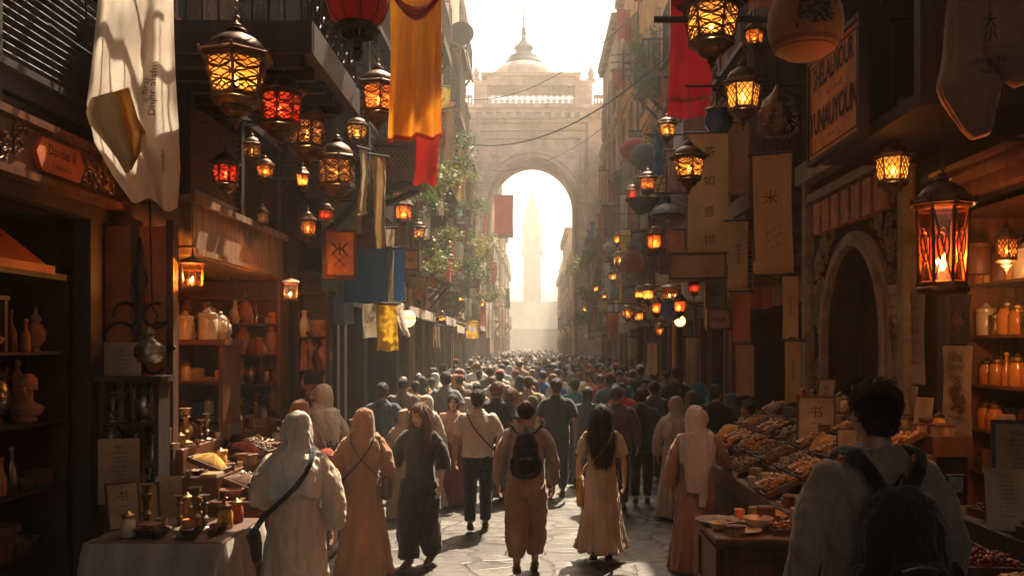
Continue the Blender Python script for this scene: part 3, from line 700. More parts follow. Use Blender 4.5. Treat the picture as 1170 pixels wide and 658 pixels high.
# ------------------------------------------------------------------ setting
def street_mat():
    m, nt, P, O = newmat('worn_flagstones')
    v = _vec(nt, (1, 1, 1), False)
    nz = nt.nodes.new('ShaderNodeTexNoise'); nz.inputs['Scale'].default_value = .9; nz.inputs['Detail'].default_value = 3; nt.links.new(v, nz.inputs['Vector'])
    vm = nt.nodes.new('ShaderNodeVectorMath'); vm.operation = 'MULTIPLY_ADD'; nt.links.new(nz.outputs['Color'], vm.inputs[0]); vm.inputs[1].default_value = (.28, .28, .0); nt.links.new(v, vm.inputs[2])
    vo = nt.nodes.new('ShaderNodeTexVoronoi'); vo.feature = 'DISTANCE_TO_EDGE'; vo.inputs['Scale'].default_value = 1; vc = nt.nodes.new('ShaderNodeTexVoronoi'); vc.inputs['Scale'].default_value = 1
    ms = nt.nodes.new('ShaderNodeMapping'); ms.inputs['Scale'].default_value = (2.3, 3.4, 1); nt.links.new(vm.outputs[0], ms.inputs['Vector'])
    for q in (vo, vc): q.inputs['Randomness'].default_value = .62; nt.links.new(ms.outputs[0], q.inputs['Vector'])
    gap = _ramp(nt, vo.outputs['Distance'], [(.015, (.22,) * 3), (.07, (1, 1, 1))]); sc_ = nt.nodes.new('ShaderNodeSeparateColor'); nt.links.new(vc.outputs['Color'], sc_.inputs[0]); base = _ramp(nt, sc_.outputs[0], [(.05, (.06, .05, .045)), (.5, (.09, .078, .068)), (.95, (.14, .118, .098))])
    br = nt.nodes.new('ShaderNodeTexBrick'); nt.links.new(vm.outputs[0], br.inputs['Vector'])
    br.inputs['Scale'].default_value = 1; br.inputs['Brick Width'].default_value = .40; br.inputs['Row Height'].default_value = .25; br.inputs['Mortar Size'].default_value = .014
    br.inputs['Mortar Smooth'].default_value = .5; br.inputs['Bias'].default_value = -.2
    br.inputs['Color1'].default_value = (.20, .165, .135, 1); br.inputs['Color2'].default_value = (.115, .10, .088, 1); br.inputs['Mortar'].default_value = (.035, .028, .024, 1)
    d = _ramp(nt, _noise(nt, v, 1.1, 6, .7, .4), [(.36, (.42, .38, .34)), (.62, (1, 1, 1))])
    d2 = _ramp(nt, _noise(nt, v, 14, 4, .7), [(.3, (.68, .66, .64)), (.6, (1, 1, 1))])
    col = _mix(nt, _mix(nt, _mix(nt, base, gap), d), d2); nt.links.new(col, P.inputs['Base Color'])
    rr = _ramp(nt, _noise(nt, v, 1.9, 5, .65), [(.35, (.38,) * 3), (.65, (.75,) * 3)]); nt.links.new(rr, P.inputs['Roughness'])
    h = nt.nodes.new('ShaderNodeMath'); h.operation = 'MULTIPLY_ADD'; nt.links.new(gap, h.inputs[0]); h.inputs[1].default_value = 1.0
    nt.links.new(_noise(nt, v, 9, 6, .7), h.inputs[2]); nt.links.new(_bump(nt, h.outputs[0], .6, .02), P.inputs['Normal'])
    return m
g = MB(); g.quad((-400, -200, -.004), (400, -200, -.004), (400, 900, -.004), (-400, 900, -.004)); struct('ground', g, plaster('dry_earth', (.25, .19, .13)))
g = MB(); g.quad((-6.5, -12, 0), (6.5, -12, 0), (6.5, 118, 0), (-6.5, 118, 0)); struct('street', g, street_mat())
P_SAND = plaster('sand_plaster', (.50, .37, .23)); P_OCHRE = plaster('ochre_plaster', (.64, .36, .13), (.50, .26, .09)); P_PINK = plaster('pinkish_stone', (.66, .50, .41), (.54, .41, .33)); 
def ashlar(m):                           # real stone joints cut into the plain stone
    nt = m.node_tree; P = nt.nodes['Principled BSDF']; src = P.inputs['Base Color'].links[0].from_socket
    v = _vec(nt, (1, 1, 1), False); mp = nt.nodes.new('ShaderNodeMapping'); mp.inputs['Rotation'].default_value = (R(90), 0, 0); nt.links.new(v, mp.inputs['Vector'])
    br = nt.nodes.new('ShaderNodeTexBrick'); nt.links.new(mp.outputs[0], br.inputs['Vector']); br.inputs['Scale'].default_value = 1; br.inputs['Brick Width'].default_value = .9; br.inputs['Row Height'].default_value = .42; br.inputs['Mortar Size'].default_value = .012
    br.inputs['Color1'].default_value = (1, 1, 1, 1); br.inputs['Color2'].default_value = (.92, .90, .88, 1); br.inputs['Mortar'].default_value = (.72, .67, .62, 1)
    nt.links.new(_mix(nt, src, br.outputs['Color']), P.inputs['Base Color'])
ashlar(P_PINK); P_RIM = plaster('brown_stone', (.36, .24, .16), (.28, .19, .13))
P_BROWN = plaster('brown_plaster', (.13, .068, .036)); P_GREY = plaster('grey_brown_stone', (.26, .20, .15)); P_TERR = plaster('terracotta_plaster', (.46, .21, .09)); P_PALE = plaster('pale_plaster', (.60, .50, .36))
P_DARK = plaster('dark_plaster', (.042, .021, .012))  # plain plaster in a very dark brown
def arch_slices(hw, spring, rise, n=16):
    """(z, half width) pairs of a slightly pointed arch"""
    out = []
    for i in range(n + 1):
        h = math.sin(PI / 2 * i / n); out.append((spring + rise * h, hw * max(0, (1 - h * h)) ** .5 * .93 + hw * .07 * (1 - h)))
    return out
def arch_wall(mb, x0, x1, y0, y1, z0, z1, cx, hw, spring, rise, T=lambda p: p):
    sl = [(z0, hw)] + arch_slices(hw, spring, rise)
    for (za, wa), (zb, wb) in zip(sl, sl[1:]):
        for y in (y0, y1):
            mb.quad(T((x0, y, za)), T((cx - wa, y, za)), T((cx - wb, y, zb)), T((x0, y, zb)))
            mb.quad(T((cx + wa, y, za)), T((x1, y, za)), T((x1, y, zb)), T((cx + wb, y, zb)))
        for s in (-1, 1): mb.quad(T((cx + s * wa, y0, za)), T((cx + s * wa, y1, za)), T((cx + s * wb, y1, zb)), T((cx + s * wb, y0, zb)))
    zt = sl[-1][0]
    for y in (y0, y1): mb.quad(T((x0, y, zt)), T((x1, y, zt)), T((x1, y, z1)), T((x0, y, z1)))
    for x in (x0, x1): mb.quad(T((x, y0, z0)), T((x, y1, z0)), T((x, y1, z1)), T((x, y0, z1)))
    mb.quad(T((x0, y0, z1)), T((x1, y0, z1)), T((x1, y1, z1)), T((x0, y1, z1)))
def arch_band(mb, cx, hw, spring, rise, z0, wd, y0, y1, T=lambda p: p, dn=True):
    sl = ([(z0, hw)] if dn else []) + arch_slices(hw, spring, rise); so = ([(z0, hw + wd)] if dn else []) + arch_slices(hw + wd, spring, rise + wd * 1.1)
    for s in (-1, 1):
        for (a, wa), (b, wb), (c, wc), (d, wd2) in zip(sl, sl[1:], so, so[1:]):
            q = [(cx + s * wa, y0, a), (cx + s * wb, y0, b), (cx + s * wd2, y0, d), (cx + s * wc, y0, c)]
            r = [(x, y1, z) for x, y, z in q]
            mb.quad(*[T(p) for p in q]); mb.quad(*[T(p) for p in (q[3], q[2], r[2], r[3])]); mb.quad(*[T(p) for p in (q[0], q[1], r[1], r[0])])
# ---- the gateway
def gateway():
    t = empty('gateway', (0, 56, 0)); tag(t, 'monumental pale stone gateway with tall pointed arch closing the end of the street', 'gateway')
    S = 56 / F
    def X(px): return (px - VX) * S
    def Z(py): return CH + (HY - py) * S
    y0 = 56.0
    b = MB(); arch_wall(b, -4.6, 5.1, y0, y0 + 3, 0, Z(124), 0, 2.75, Z(232), Z(182) - Z(232)); b.build('arch_wall', P_PINK, t)
    b = MB(); arch_band(b, 0, 2.68, Z(232), Z(184) - Z(232), 0, .2, y0 - .30, y0 + 2.9); b.build('arch_moulding', P_RIM, t)
    b = MB(); arch_band(b, 0, 2.92, Z(232), Z(180) - Z(232), Z(236), .36, y0 - .16, y0 + .1, dn=False); arch_band(b, 0, 3.25, Z(232), Z(175) - Z(232), Z(236), .12, y0 - .30, y0 + .1, dn=False); b.build('outer_arch_moulding', P_PINK, t)
    b = MB()
    for x0, x1 in ((-4.5, -3.55), (3.55, 4.5)):
        b.box(x0, x1, y0 - .22, y0 + .05, 0, Z(140))
        b.box(x0 - .08, x1 + .08, y0 - .3, y0 + .05, Z(236), Z(231)); b.box(x0 - .05, x1 + .05, y0 - .27, y0 + .05, 0, 1.1)
    b.build('pier', P_PINK, t)
    for z0, z1, pr in ((Z(141), Z(137), .26), (Z(137), Z(131), .34), (Z(131), Z(126), .46), (Z(126), Z(122), .6)):
        b = MB(); b.box(-4.75 - pr * .4, 5.2 + pr * .4, y0 - pr, y0 + 3.2, z0, z1 - .003); b.build('cornice', P_PINK, t)
    b = MB()      # sunk rectangular frame round the arch and round bosses
    for x0, x1, z0, z1 in ((-3.3, 3.3, Z(150), Z(147)), (-3.3, 3.3, Z(159), Z(156.5)), (-3.3, -3.13, Z(231), Z(159)), (3.13, 3.3, Z(231), Z(159))): b.box(x0, x1, y0 - .22, y0 + .02, z0, z1)
    b.build('panel_frame', P_PINK, t)
    b = MB()
    for k in range(15): b.box(-4.4 + k * .62, -4.15 + k * .62, y0 - .62, y0 - .2, Z(137.5), Z(131.5))
    b.build('dentils', P_PINK, t)
    for px in (566, 651):
        b = MB(); b.lathe([(.30, 0), (.30, .05), (.2, .08), (.2, .05), (.08, .12), (0, .13)], n=18); b.xf(Matrix.Translation((X(px), y0, Z(176))) @ Matrix.Rotation(R(90), 4, 'X')); b.build('boss', P_PINK, t, 'auto')
    # attic with the pierced parapet
    xa, xb, z0, z1 = X(541), X(677), Z(122), Z(86); ya = y0 + .25
    b = MB(); b.box(xa, X(556), ya, ya + 2.4, z0, z1 - .25); b.box(X(657), xb, ya, ya + 2.4, z0, z1 - .25); b.box(X(556), X(657), ya, ya + 2.4, z0, Z(117)); b.box(X(556), X(657), ya, ya + .45, Z(96.5), z1); b.box(X(556), X(657), ya + 2, ya + 2.4, Z(96.5), z1)
    b.build('attic', P_PINK, t)
    b = MB(); b.box(X(549), X(664), ya - .12, ya + 2.5, z1, z1 + .22); b.build('attic_cornice', P_PINK, t)
    b = MB(); zz0, zz1 = Z(117), Z(96.5); xx0, xx1 = X(556), X(657); n = 15; dx = (xx1 - xx0) / n; hz_ = (zz1 - zz0) / 3
    for i in range(n + 1):
        for j in range(4):
            cx, cz = xx0 + i * dx, zz0 + j * hz_
            b.torus((cx, ya + .2, cz), .19, .035, 'Y', 8, 4)
            if i < n and j < 3: b.tube([(cx, ya + .2, cz), (cx + dx, ya + .2, cz + hz_)], .032, 4); b.tube([(cx + dx, ya + .2, cz), (cx, ya + .2, cz + hz_)], .032, 4)
    b.build('openwork_parapet', P_PINK, t)
    for x0, x1 in ((-4.8, xa - .05), (xb + .05, 5.3)):
        b = MB(); k = int((x1 - x0) / .22)
        b.box(x0, x1, y0 - .3, y0 + .1, Z(112.5), Z(110)); b.box(x0, x1, y0 - .35, y0 + .15, z0, z0 + .12)
        for i in range(k + 1): b.lathe([(.05, z0 + .1), (.08, z0 + .25), (.04, z0 + .4), (.05, Z(112.5))], (x0 + .05 + i * (x1 - x0 - .1) / k, y0 - .1, 0), 6)
        b.build('balustrade', P_PINK, t)
    for px in (543, 676):
        b = MB(); zb = z1 - .25; b.lathe([(.28, zb), (.28, zb + .2), (.16, zb + .3), (.22, zb + .5), (.2, zb + .7), (.08, zb + .85), (.05, zb + 1.1), (0, zb + 1.25)], (X(px), ya + .5, 0), 10); b.build('urn', P_PINK, t, 'auto')
    cx = X(598); d0 = z1 + .2; cy = ya + 2.6
    b = MB(); b.lathe([(2.35, d0), (2.35, d0 + .1), (2.25, d0 + .35), (2.1, d0 + .7), (1.8, d0 + 1.0), (1.35, d0 + 1.25), (.9, d0 + 1.38)], (cx, cy, 0), 28); b.build('dome', P_PINK, t, 'auto')
    GR = plaster('weathered_lead', (.20, .21, .20), (.13, .14, .13)); e = d0 + 1.25
    b = MB(); b.lathe([(1.25, e), (1.28, e + .18), (1.05, e + .45), (1.0, e + .6), (.72, e + .75), (.55, e + .8), (.52, e + 1.15), (.68, e + 1.2), (.6, e + 1.35), (.3, e + 1.6), (.16, e + 1.8), (.12, e + 2.1), (.2, e + 2.2), (.12, e + 2.35), (.18, e + 2.5), (.06, e + 2.7), (.045, e + 3.1), (.11, e + 3.2), (.04, e + 3.3), (.03, e + 4.1), (0, e + 4.2)], (cx, cy, 0), 18)
    b.box(cx - .3, cx + .3, cy - .03, cy + .03, e + 3.55, e + 3.62); f = b.build('dome_lantern', GR, t, 'auto')
gateway()
P_TOWER = plaster('dark_tower_stone', (.13, .115, .10))
def tower():
    t = empty('clock_tower', (0, 194, 0)); tag(t, 'tall hazy square tower with gallery and pointed lantern seen through the arch', 'tower'); S = .196
    def Z(py): return CH + (HY - py) * S
    cy = 197; sq = lambda w, z: [(-w, cy - w, z), (w, cy - w, z), (w, cy + w, z), (-w, cy + w, z)]
    b = MB(); b.rings([sq(2.09, 0), sq(1.96, Z(292))]); b.build('shaft', P_TOWER, t)
    b = MB(); b.rings([sq(2.48, Z(292)), sq(2.55, Z(288)), sq(2.22, Z(287)), sq(2.09, Z(262)), sq(2.42, Z(260)), sq(2.48, Z(256)), sq(1.76, Z(254)), sq(1.63, Z(247))]); b.build('belfry', P_TOWER, t)
    b = MB()
    for s in (-1., 1.): b.box(s - .4, s + .4, cy - 2.35, cy - 2.0, Z(285), Z(268))
    b.build('belfry_dark', WOOD_B, t)  # black blocks standing in for the dark inside the openings
    b = MB(); b.lathe([(1.63, Z(247)), (1.57, Z(240)), (1.89, Z(239)), (1.05, Z(234)), (0.81, Z(230)), (0.98, Z(229)), (0.39, Z(224)), (0.16, Z(218)), (0.26, Z(216)), (0.08, Z(212)), (0.05, Z(196)), (0.00, Z(195))], (0, cy, 0), 12); b.build('spire', P_TOWER, t)
tower()
# ---- generic street house
def win(mb_fr, y, z, w, h, x, s, root, fr, shut=None, arch=False):
    p = MB(); p.quad((x + s * .16, y - w / 2, z), (x + s * .16, y + w / 2, z), (x + s * .16, y + w / 2, z + h), (x + s * .16, y - w / 2, z + h))
    pane = p.build('window', GLASSD, root)
    f = MB(); k = .06
    f.box(x - s * .03, x + s * .12, y - w / 2 - k, y - w / 2 + .02, z - .02, z + h + k); f.box(x - s * .03, x + s * .12, y + w / 2 - .02, y + w / 2 + k, z - .02, z + h + k)
    f.box(x - s * .034, x + s * .124, y - w / 2 - k, y + w / 2 + k, z + h, z + h + k + .02); f.box(x + s * .06, x + s * .13, y - .025, y + .025, z, z + h); f.box(x + s * .062, x + s * .128, y - w / 2, y + w / 2, z + h * .6, z + h * .6 + .04)
    f.build('frame', fr, pane)
    q = MB(); q.box(x - s * .12, x + s * .1, y - w / 2 - .12, y + w / 2 + .12, z - .1, z - .02); q.build('sill', fr, pane)
    if shut:
        for sy in (-1, 1):
            if rnd() < .8:
                q = MB(); a = y + sy * (w / 2 + .05); c = a + sy * w * .42; x1 = x - s * U(.05, .22)
                for k2 in range(9): zz = z + h * k2 / 9; q.add([(x - s * .04, a, zz), (x1 - s * .0, c, zz), (x1 - s * .03, c, zz + h / 9 * .9), (x - s * .07, a, zz + h / 9 * .9)], [(0, 1, 2, 3)])
                q.tube([(x - s * .05, a, z), (x1 - s * .01, c, z), (x1 - s * .01, c, z + h), (x - s * .05, a, z + h)], .018, 4)
                q.build('shutter', shut, pane)
def balcony(root, x, s, ya, yb, z, dp, mat, closed=False, roofed=True):
    xo = x - s * dp
    b = MB(); b.box(x + s * .02, xo, ya, yb, z - .14, z); b.box(xo + s * .02, xo - s * .04, ya - .04, yb + .04, z - .2, z + .04)
    o = b.build('balcony', mat, root)
    n = max(2, int((yb - ya) / 1.2))
    for i in range(n + 1):
        b = MB(); y = ya + .1 + (yb - ya - .2) * i / n; b.tube([(x, y, z - .8), (x - s * dp * .35, y, z - .55), (x - s * dp * .85, y, z - .16)], .05, 5); b.build('bracket', mat, o)
    b = MB(); ht = .95 if not closed else 2.1
    b.box(xo - s * .03, xo + s * .03, ya, yb, z + ht - .06, z + ht)
    for y in (ya, yb): b.box(x, xo, y - .025, y + .025, z + ht - .055, z + ht - .005)
    n = int((yb - ya) / (.13 if not closed else .11))
    for i in range(n + 1):
        y = ya + (yb - ya) * i / n; b.box(xo - s * .014, xo + s * .014, y - .014, y + .014, z + .04, z + ht - .05)
    for i in range(1, int(dp / .15)):
        for y in (ya, yb): b.box(xo + s * i * .15 - .012, xo + s * i * .15 + .012, y - .012, y + .012, z + .02, z + ht - .05)
    if closed:
        for k in range(1, 15): b.box(xo - s * .02, xo + s * .005, ya, yb, z + ht * k / 15, z + ht * k / 15 + .025)
        for k in range(1, 15):
            b.box(x, xo, ya - .01, ya + .008, z + ht * k / 15, z + ht * k / 15 + .025)
        b.box(xo + s * .1, x, ya + .1, yb - .1, z, z + ht)
        for y in (ya, (ya + yb) / 2, yb): b.box(xo - s * .04, xo + s * .04, y - .05, y + .05, z, z + ht + .03)
    else:
        k = 0
        while ya + .26 * k + .2 < yb: b.torus((xo, ya + .26 * k + .13, z + .5), .10, .012, 'X', 8, 4); k += 1
    b.build('railing', IRON if not closed and rnd() < .5 else mat, o)
    if closed and roofed:
        b = MB(); b.add([(x, ya - .1, z + ht + .4), (x, yb + .1, z + ht + .4), (xo - s * .15, yb + .1, z + ht + .02), (xo - s * .15, ya - .1, z + ht + .02), (x, ya - .1, z + ht + .3), (x, yb + .1, z + ht + .3), (xo - s * .15, yb + .1, z + ht - .06), (xo - s * .15, ya - .1, z + ht - .06)], [(0, 1, 2, 3), (4, 5, 6, 7), (0, 3, 7, 4), (1, 2, 6, 5), (3, 2, 6, 7)]); b.build('canopy_roof', mat, o)
    return o
def house(side, x, y0, y1, H, wall, trim, label, openings=None, nwin=2, shutter=None, zs=3.4, bal=(), depth=5, floors=None, shopz=2.9, cavity=2.3, style=0):
    s = side; t = empty('house', (x, y0, 0)); tag(t, label, 'house')
    if openings is None:
        n = max(1, int((y1 - y0) / 3.2)); w = (y1 - y0) / n; openings = [(y0 + i * w + .35, y0 + (i + 1) * w - .35, .12, shopz) for i in range(n)]
    fl = floors or [z for z in [zs + .3 + 2.9 * k for k in range(8)] if z + 2.6 < H]
    wins = []
    for z in fl:
        for i in range(nwin):
            yc = y0 + (y1 - y0) * (i + .5) / nwin; wins.append((yc, z + .75, min(1.0, (y1 - y0) / nwin * .45), 1.55))
    holes = list(openings) + [(y - w / 2, y + w / 2, z, z + h) for y, z, w, h in wins]
    ys = sorted({y0, y1} | {h[0] for h in holes} | {h[1] for h in holes}); zz = sorted({0, H} | {h[2] for h in holes} | {h[3] for h in holes})
    b = MB()
    for a, c in zip(ys, ys[1:]):
        for d, e in zip(zz, zz[1:]):
            m, n = (a + c) / 2, (d + e) / 2
            if not any(h[0] < m < h[1] and h[2] < n < h[3] for h in holes): b.quad((x, a, d), (x, c, d), (x, c, e), (x, a, e))
    for a, c, d, e in holes:
        for q in (((a, d), (c, d)), ((a, e), (c, e)), ((a, d), (a, e)), ((c, d), (c, e))):
            (p, r), (u, v) = q; b.quad((x, p, r), (x + s * .2, p, r), (x + s * .2, u, v), (x, u, v))
    xb = x + s * depth
    b.quad((x, y0, 0), (xb, y0, 0), (xb, y0, H), (x, y0, H)); b.quad((x, y1, 0), (xb, y1, 0), (xb, y1, H), (x, y1, H)); b.quad((xb, y0, 0), (xb, y1, 0), (xb, y1, H), (xb, y0, H)); b.quad((x, y0, H), (xb, y0, H), (xb, y1, H), (x, y1, H))
    b.build('wall', wall, t)
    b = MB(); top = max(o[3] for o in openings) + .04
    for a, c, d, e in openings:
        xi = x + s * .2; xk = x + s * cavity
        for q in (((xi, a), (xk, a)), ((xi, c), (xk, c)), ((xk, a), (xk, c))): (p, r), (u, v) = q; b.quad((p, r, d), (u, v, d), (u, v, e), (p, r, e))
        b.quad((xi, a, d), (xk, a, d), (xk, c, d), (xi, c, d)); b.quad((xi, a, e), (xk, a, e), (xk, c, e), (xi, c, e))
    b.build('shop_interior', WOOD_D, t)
    b = MB()         # timber posts, lintels and string courses standing proud of the wall
    for a, c, d, e in openings:
        for y in (a, c): b.box(x - s * .09, x + s * .05, y - .09, y + .09, 0, e + .002)
        b.box(x - s * .12, x + s * .06, a - .2, c + .2, e, e + .26); b.box(x - s * .16, x + s * .04, a - .25, c + .25, e + .26, e + .33)
    b.build('shop_frame', trim, t)
    b = MB()
    for z in [zs] + [f - .15 for f in fl[1:]]: b = MB(); b.box(x - s * .10, x + s * .02, y0 + .01, y1 - .01, z, z + .14); b.box(x - s * .15, x + s * .02, y0 + .01, y1 - .01, z + .1395, z + .19); b.build('string_course', trim if style else wall, t)
    b = MB(); b.box(x - s * .28, x + s * .3, y0 + .01, y1 - .01, H - .18, H + .12); b.box(x - s * .18, x + s * .05, y0 + .012, y1 - .012, H - .36, H - .18)
    n = int((y1 - y0) / .5)
    for i in range(n): yy = y0 + .25 + i * (y1 - y0 - .3) / n; b.box(x - s * .24, x + s * .01, yy, yy + .16, H - .52, H - .19)
    b.build('cornice', wall, t)
    for y, z, w, h in wins: win(None, y, z, w, h, x, s, t, trim, shutter)
    for (ya, yb, z, dp, closed) in bal: balcony(t, x, s, ya, yb, z, dp, trim, closed)
    return t
LD, RD = -3.6, 3.6
house(-1, -3.6, -8, 7.35, 9.2, P_DARK, WOOD_D, 'dark old shop house with carved fascia over the left antique shelves', [(4.6, 7.05, .1, 3.3)], 3, WOOD_B, 4.0, cavity=2.2, style=1)
house(-1, -3.62, 7.37, 10.78, 9.6, P_BROWN, WOOD_R, 'brown shop house with lamp lit goods shop behind the left spice stall', [(7.6, 10.6, .1, 3.05)], 1, WOOD_M, 3.7, cavity=1.6, style=1)
house(-1, -2.9, 10.8, 15, 10.4, P_DARK, WOOD_D, 'narrow dark timber fronted house behind the blue cloths on the left side', [(11.2, 12.7, .1, 2.9), (13.2, 14.7, .1, 2.9)], 2, WOOD_D, 3.6, [(11.1, 13.0, 4.3, .8, True)], style=1)
house(-1, -3.0, 15.02, 21, 12.6, P_GREY, WOOD_M, 'grey brown stone house with plant covered balconies on the left side', None, 2, WOOD_M, bal=[(15.6, 18.2, 3.9, .7, False), (18.4, 20.6, 6.9, .7, True), (15.5, 17.8, 9.6, .6, False)])
house(-1, -2.85, 21.02, 28, 14.8, P_SAND, WOOD_M, 'sand coloured house behind the orange banner on the left side', None, 3, WOOD_M, bal=[(21.6, 24.2, 4.1, .7, True), (24.8, 27.5, 7.2, .7, False), (22, 24, 10.1, .6, False)])
house(-1, -3.0, 28.02, 36, 17.4, P_PALE, WOOD_L, 'tall pale plastered house on the left side of the street', None, 3, WOOD_L, bal=[(29, 32, 4.0, .6, False), (32.6, 35.4, 7.0, .7, True), (29, 31, 10.0, .6, True), (32, 35, 13, .6, False)])
house(-1, -3.5, 36.02, 45, 18.6, P_SAND, WOOD_M, 'tallest sandstone house on the left side before the gateway', None, 3, WOOD_M, bal=[(37, 40, 4.2, .6, True), (41, 44, 7.2, .6, False), (37, 39.5, 10.4, .6, True)])
house(-1, -4.2, 45.02, 55.6, 16.4, P_PALE, WOOD_L, 'hazy pale house touching the gateway on its left side', None, 3, WOOD_L, bal=[(46, 49, 4.2, .6, False), (50, 53, 7.2, .6, True), (46.5, 49.5, 10.4, .5, False)])
house(1, 3.6, -8, 7.75, 9.2, P_DARK, WOOD_D, 'dark shop house with lamp lit jar shelves at the right edge', [(4.7, 7.5, .1, 3.45)], 3, WOOD_B, 4.1, cavity=.62, style=1)
house(1, 3.85, 11.5, 17, 10.6, P_BROWN, WOOD_M, 'brown plastered house behind the hanging scroll banners on the right side', None, 2, WOOD_M, bal=[(12.2, 14.4, 4.4, .8, True)], style=1)
house(1, 3.9, 17.02, 23.5, 12.6, P_TERR, WOOD_M, 'terracotta plastered house behind the many lanterns on the right side', None, 2, WOOD_M, bal=[(17.5, 20, 4.2, .8, False), (20.4, 22, 7.2, .6, False)])
house(1, 3.8, 23.52, 31, 14.8, P_OCHRE, WOOD_M, 'orange ochre house with leafy balcony high on the right side', None, 3, WOOD_M, bal=[(24, 26.0, 4.0, .6, True), (24.4, 26.5, 9.9, .7, False)])
house(1, 3.95, 31.02, 39, 17.4, P_OCHRE, WOOD_L, 'tallest orange house with arched windows on the right side', None, 3, WOOD_L, bal=[(32, 34, 4.1, .6, False), (35.5, 37.5, 7.1, .5, True)])
house(1, 3.8, 39.02, 47, 17.0, P_SAND, WOOD_L, 'sandy yellow house two doors before the gateway on the right side', None, 3, WOOD_L, bal=[(40, 42, 4.1, .5, True)])
house(1, 4.5, 47.02, 55.6, 14.4, P_PALE, WOOD_L, 'low pale ochre house touching the gateway on its right side', None, 3, WOOD_L, bal=[(48, 51, 4.2, .5, False)])
# beyond the arch
for sd, x, y0, y1, H, m, lb in ((-1, -2.7, 62, 72, 15, P_PALE, 'first hazy house beyond the arch on the left'), (-1, -2.5, 72.1, 84, 12.5, P_SAND, 'second hazy house beyond the arch on the left'), (-1, -2.6, 84.1, 100, 10, P_PALE, 'farthest low house beyond the arch on the left'),
                                (1, 3.1, 62, 73, 9, P_SAND, 'first hazy house beyond the arch on the right'), (1, 3.0, 73.1, 86, 12, P_PALE, 'second taller hazy house beyond the arch on the right'), (1, 3.2, 86.1, 100, 9.5, P_SAND, 'farthest house beyond the arch on the right')):
    house(sd, x, y0, y1, H, m, WOOD_L, lb, None, 3, None, bal=[(y0 + 1, y0 + 4, 4.1, .5, False)])
t = empty('hall', (0, 180, 0)); tag(t, 'long low hazy hall standing below the distant tower', 'hall')
b = MB(); b.box(-14, 14, 180, 191, 0, 5.6); b.build('wall', P_TOWER, t)
b = MB(); b.add([(-14.5, 179.4, 5.6), (14.5, 179.4, 5.6), (14.5, 191.6, 5.6), (-14.5, 191.6, 5.6), (-9, 185.5, 11.5), (9, 185.5, 11.5)], [(0, 1, 5, 4), (1, 2, 5), (2, 3, 4, 5), (3, 0, 4), (0, 1, 2, 3)]); b.build('roof', P_TOWER, t)
for i in range(9): b = MB(); arch_band(b, -12 + i * 3, .5, 3.4, .6, 1.8, .2, 179.8, 180.1); b.build('window', P_TOWER, t)
for sd, x, y0, y1, H, lb in ((-1, -3.2, 104, 122, 13, 'pale house far beyond the arch on the left'), (1, 3.6, 104, 124, 11, 'pale house far beyond the arch on the right'), (-1, -4.2, 126, 150, 16, 'last faint house on the left before the tower'), (1, 4.8, 128, 150, 15, 'last faint house on the right before the tower')): house(sd, x, y0, y1, H, P_PALE, WOOD_L, lb, None, 4)
# right niche doorway house (3.6 .. arch opening)
t = empty('doorway_house', (3.6, 7.77, 0)); tag(t, 'dark house with tall black pointed doorway in a carved stone surround on the right', 'house')
TR = lambda p: (3.6 + p[1], p[0], p[2])
b = MB(); arch_wall(b, 7.77, 11.48, 0, .45, 0, 9.8, 9.75, .88, 2.45, .95, TR); b.box(4.06, 8, 7.77, 7.95, 0, 9.8); b.box(4.06, 8, 11.3, 11.48, 0, 9.8); b.box(4.06, 8, 7.96, 11.29, 3.6, 9.79); b.box(7, 7.9, 7.96, 11.29, 0, 3.59); b.build('wall', P_DARK, t)
b = MB(); b.box(3.98, 4.03, 8.8, 10.7, .02, 3.5); b.build('dark_backing', WOOD_B, t)  # black sheet standing in for the darkness inside the opening
b = MB(); arch_band(b, 9.75, .88, 2.45, .95, 0, .07, -.09, .05, TR); arch_band(b, 9.75, 1.0, 2.45, 1.0, 0, .10, -.05, .05, TR); b.build('door_moulding', STONEF, t)
b = MB(); rs = random.Random(3)
for i in range(230):
    a = rs.uniform(.02, .98) * PI; r = rs.uniform(1.16, 1.50); y, z = 9.75 + math.cos(a) * r, 2.45 + math.sin(a) * r * 1.12
    k = rs.uniform(.03, .07); b.torus((3.57, y, z), k, .013, 'X', 9, 4, rs.uniform(3, 5.6), rs.uniform(0, 6))
for i in range(70):
    y = rs.choice((8.48, 8.56, 10.94, 11.0)) + rs.uniform(-.06, .06); z = rs.uniform(.2, 2.6); b.torus((3.57, y, z), rs.uniform(.03, .055), .012, 'X', 8, 4, 5, rs.uniform(0, 6))
b.build('carved_ornament', STONEF, t)
b = MB()
for a, c, d, e in ((8.2, 8.34, 0, 4.35), (11.16, 11.3, 0, 4.35)): b.box(3.48, 3.61, a, c, d, e)
b.box(3.42, 3.61, 8.1, 11.4, 4.35, 4.6); b.box(3.5, 3.608, 8.35, 11.15, 4.1, 4.2); b.build('stone_frame', STONEF, t)
b = MB()
for k in range(7): y = 8.75 + k * .32; b.box(3.5, 3.59, y, y + .22, 3.66, 4.04)
b.build('carved_panel', TERRA, t)
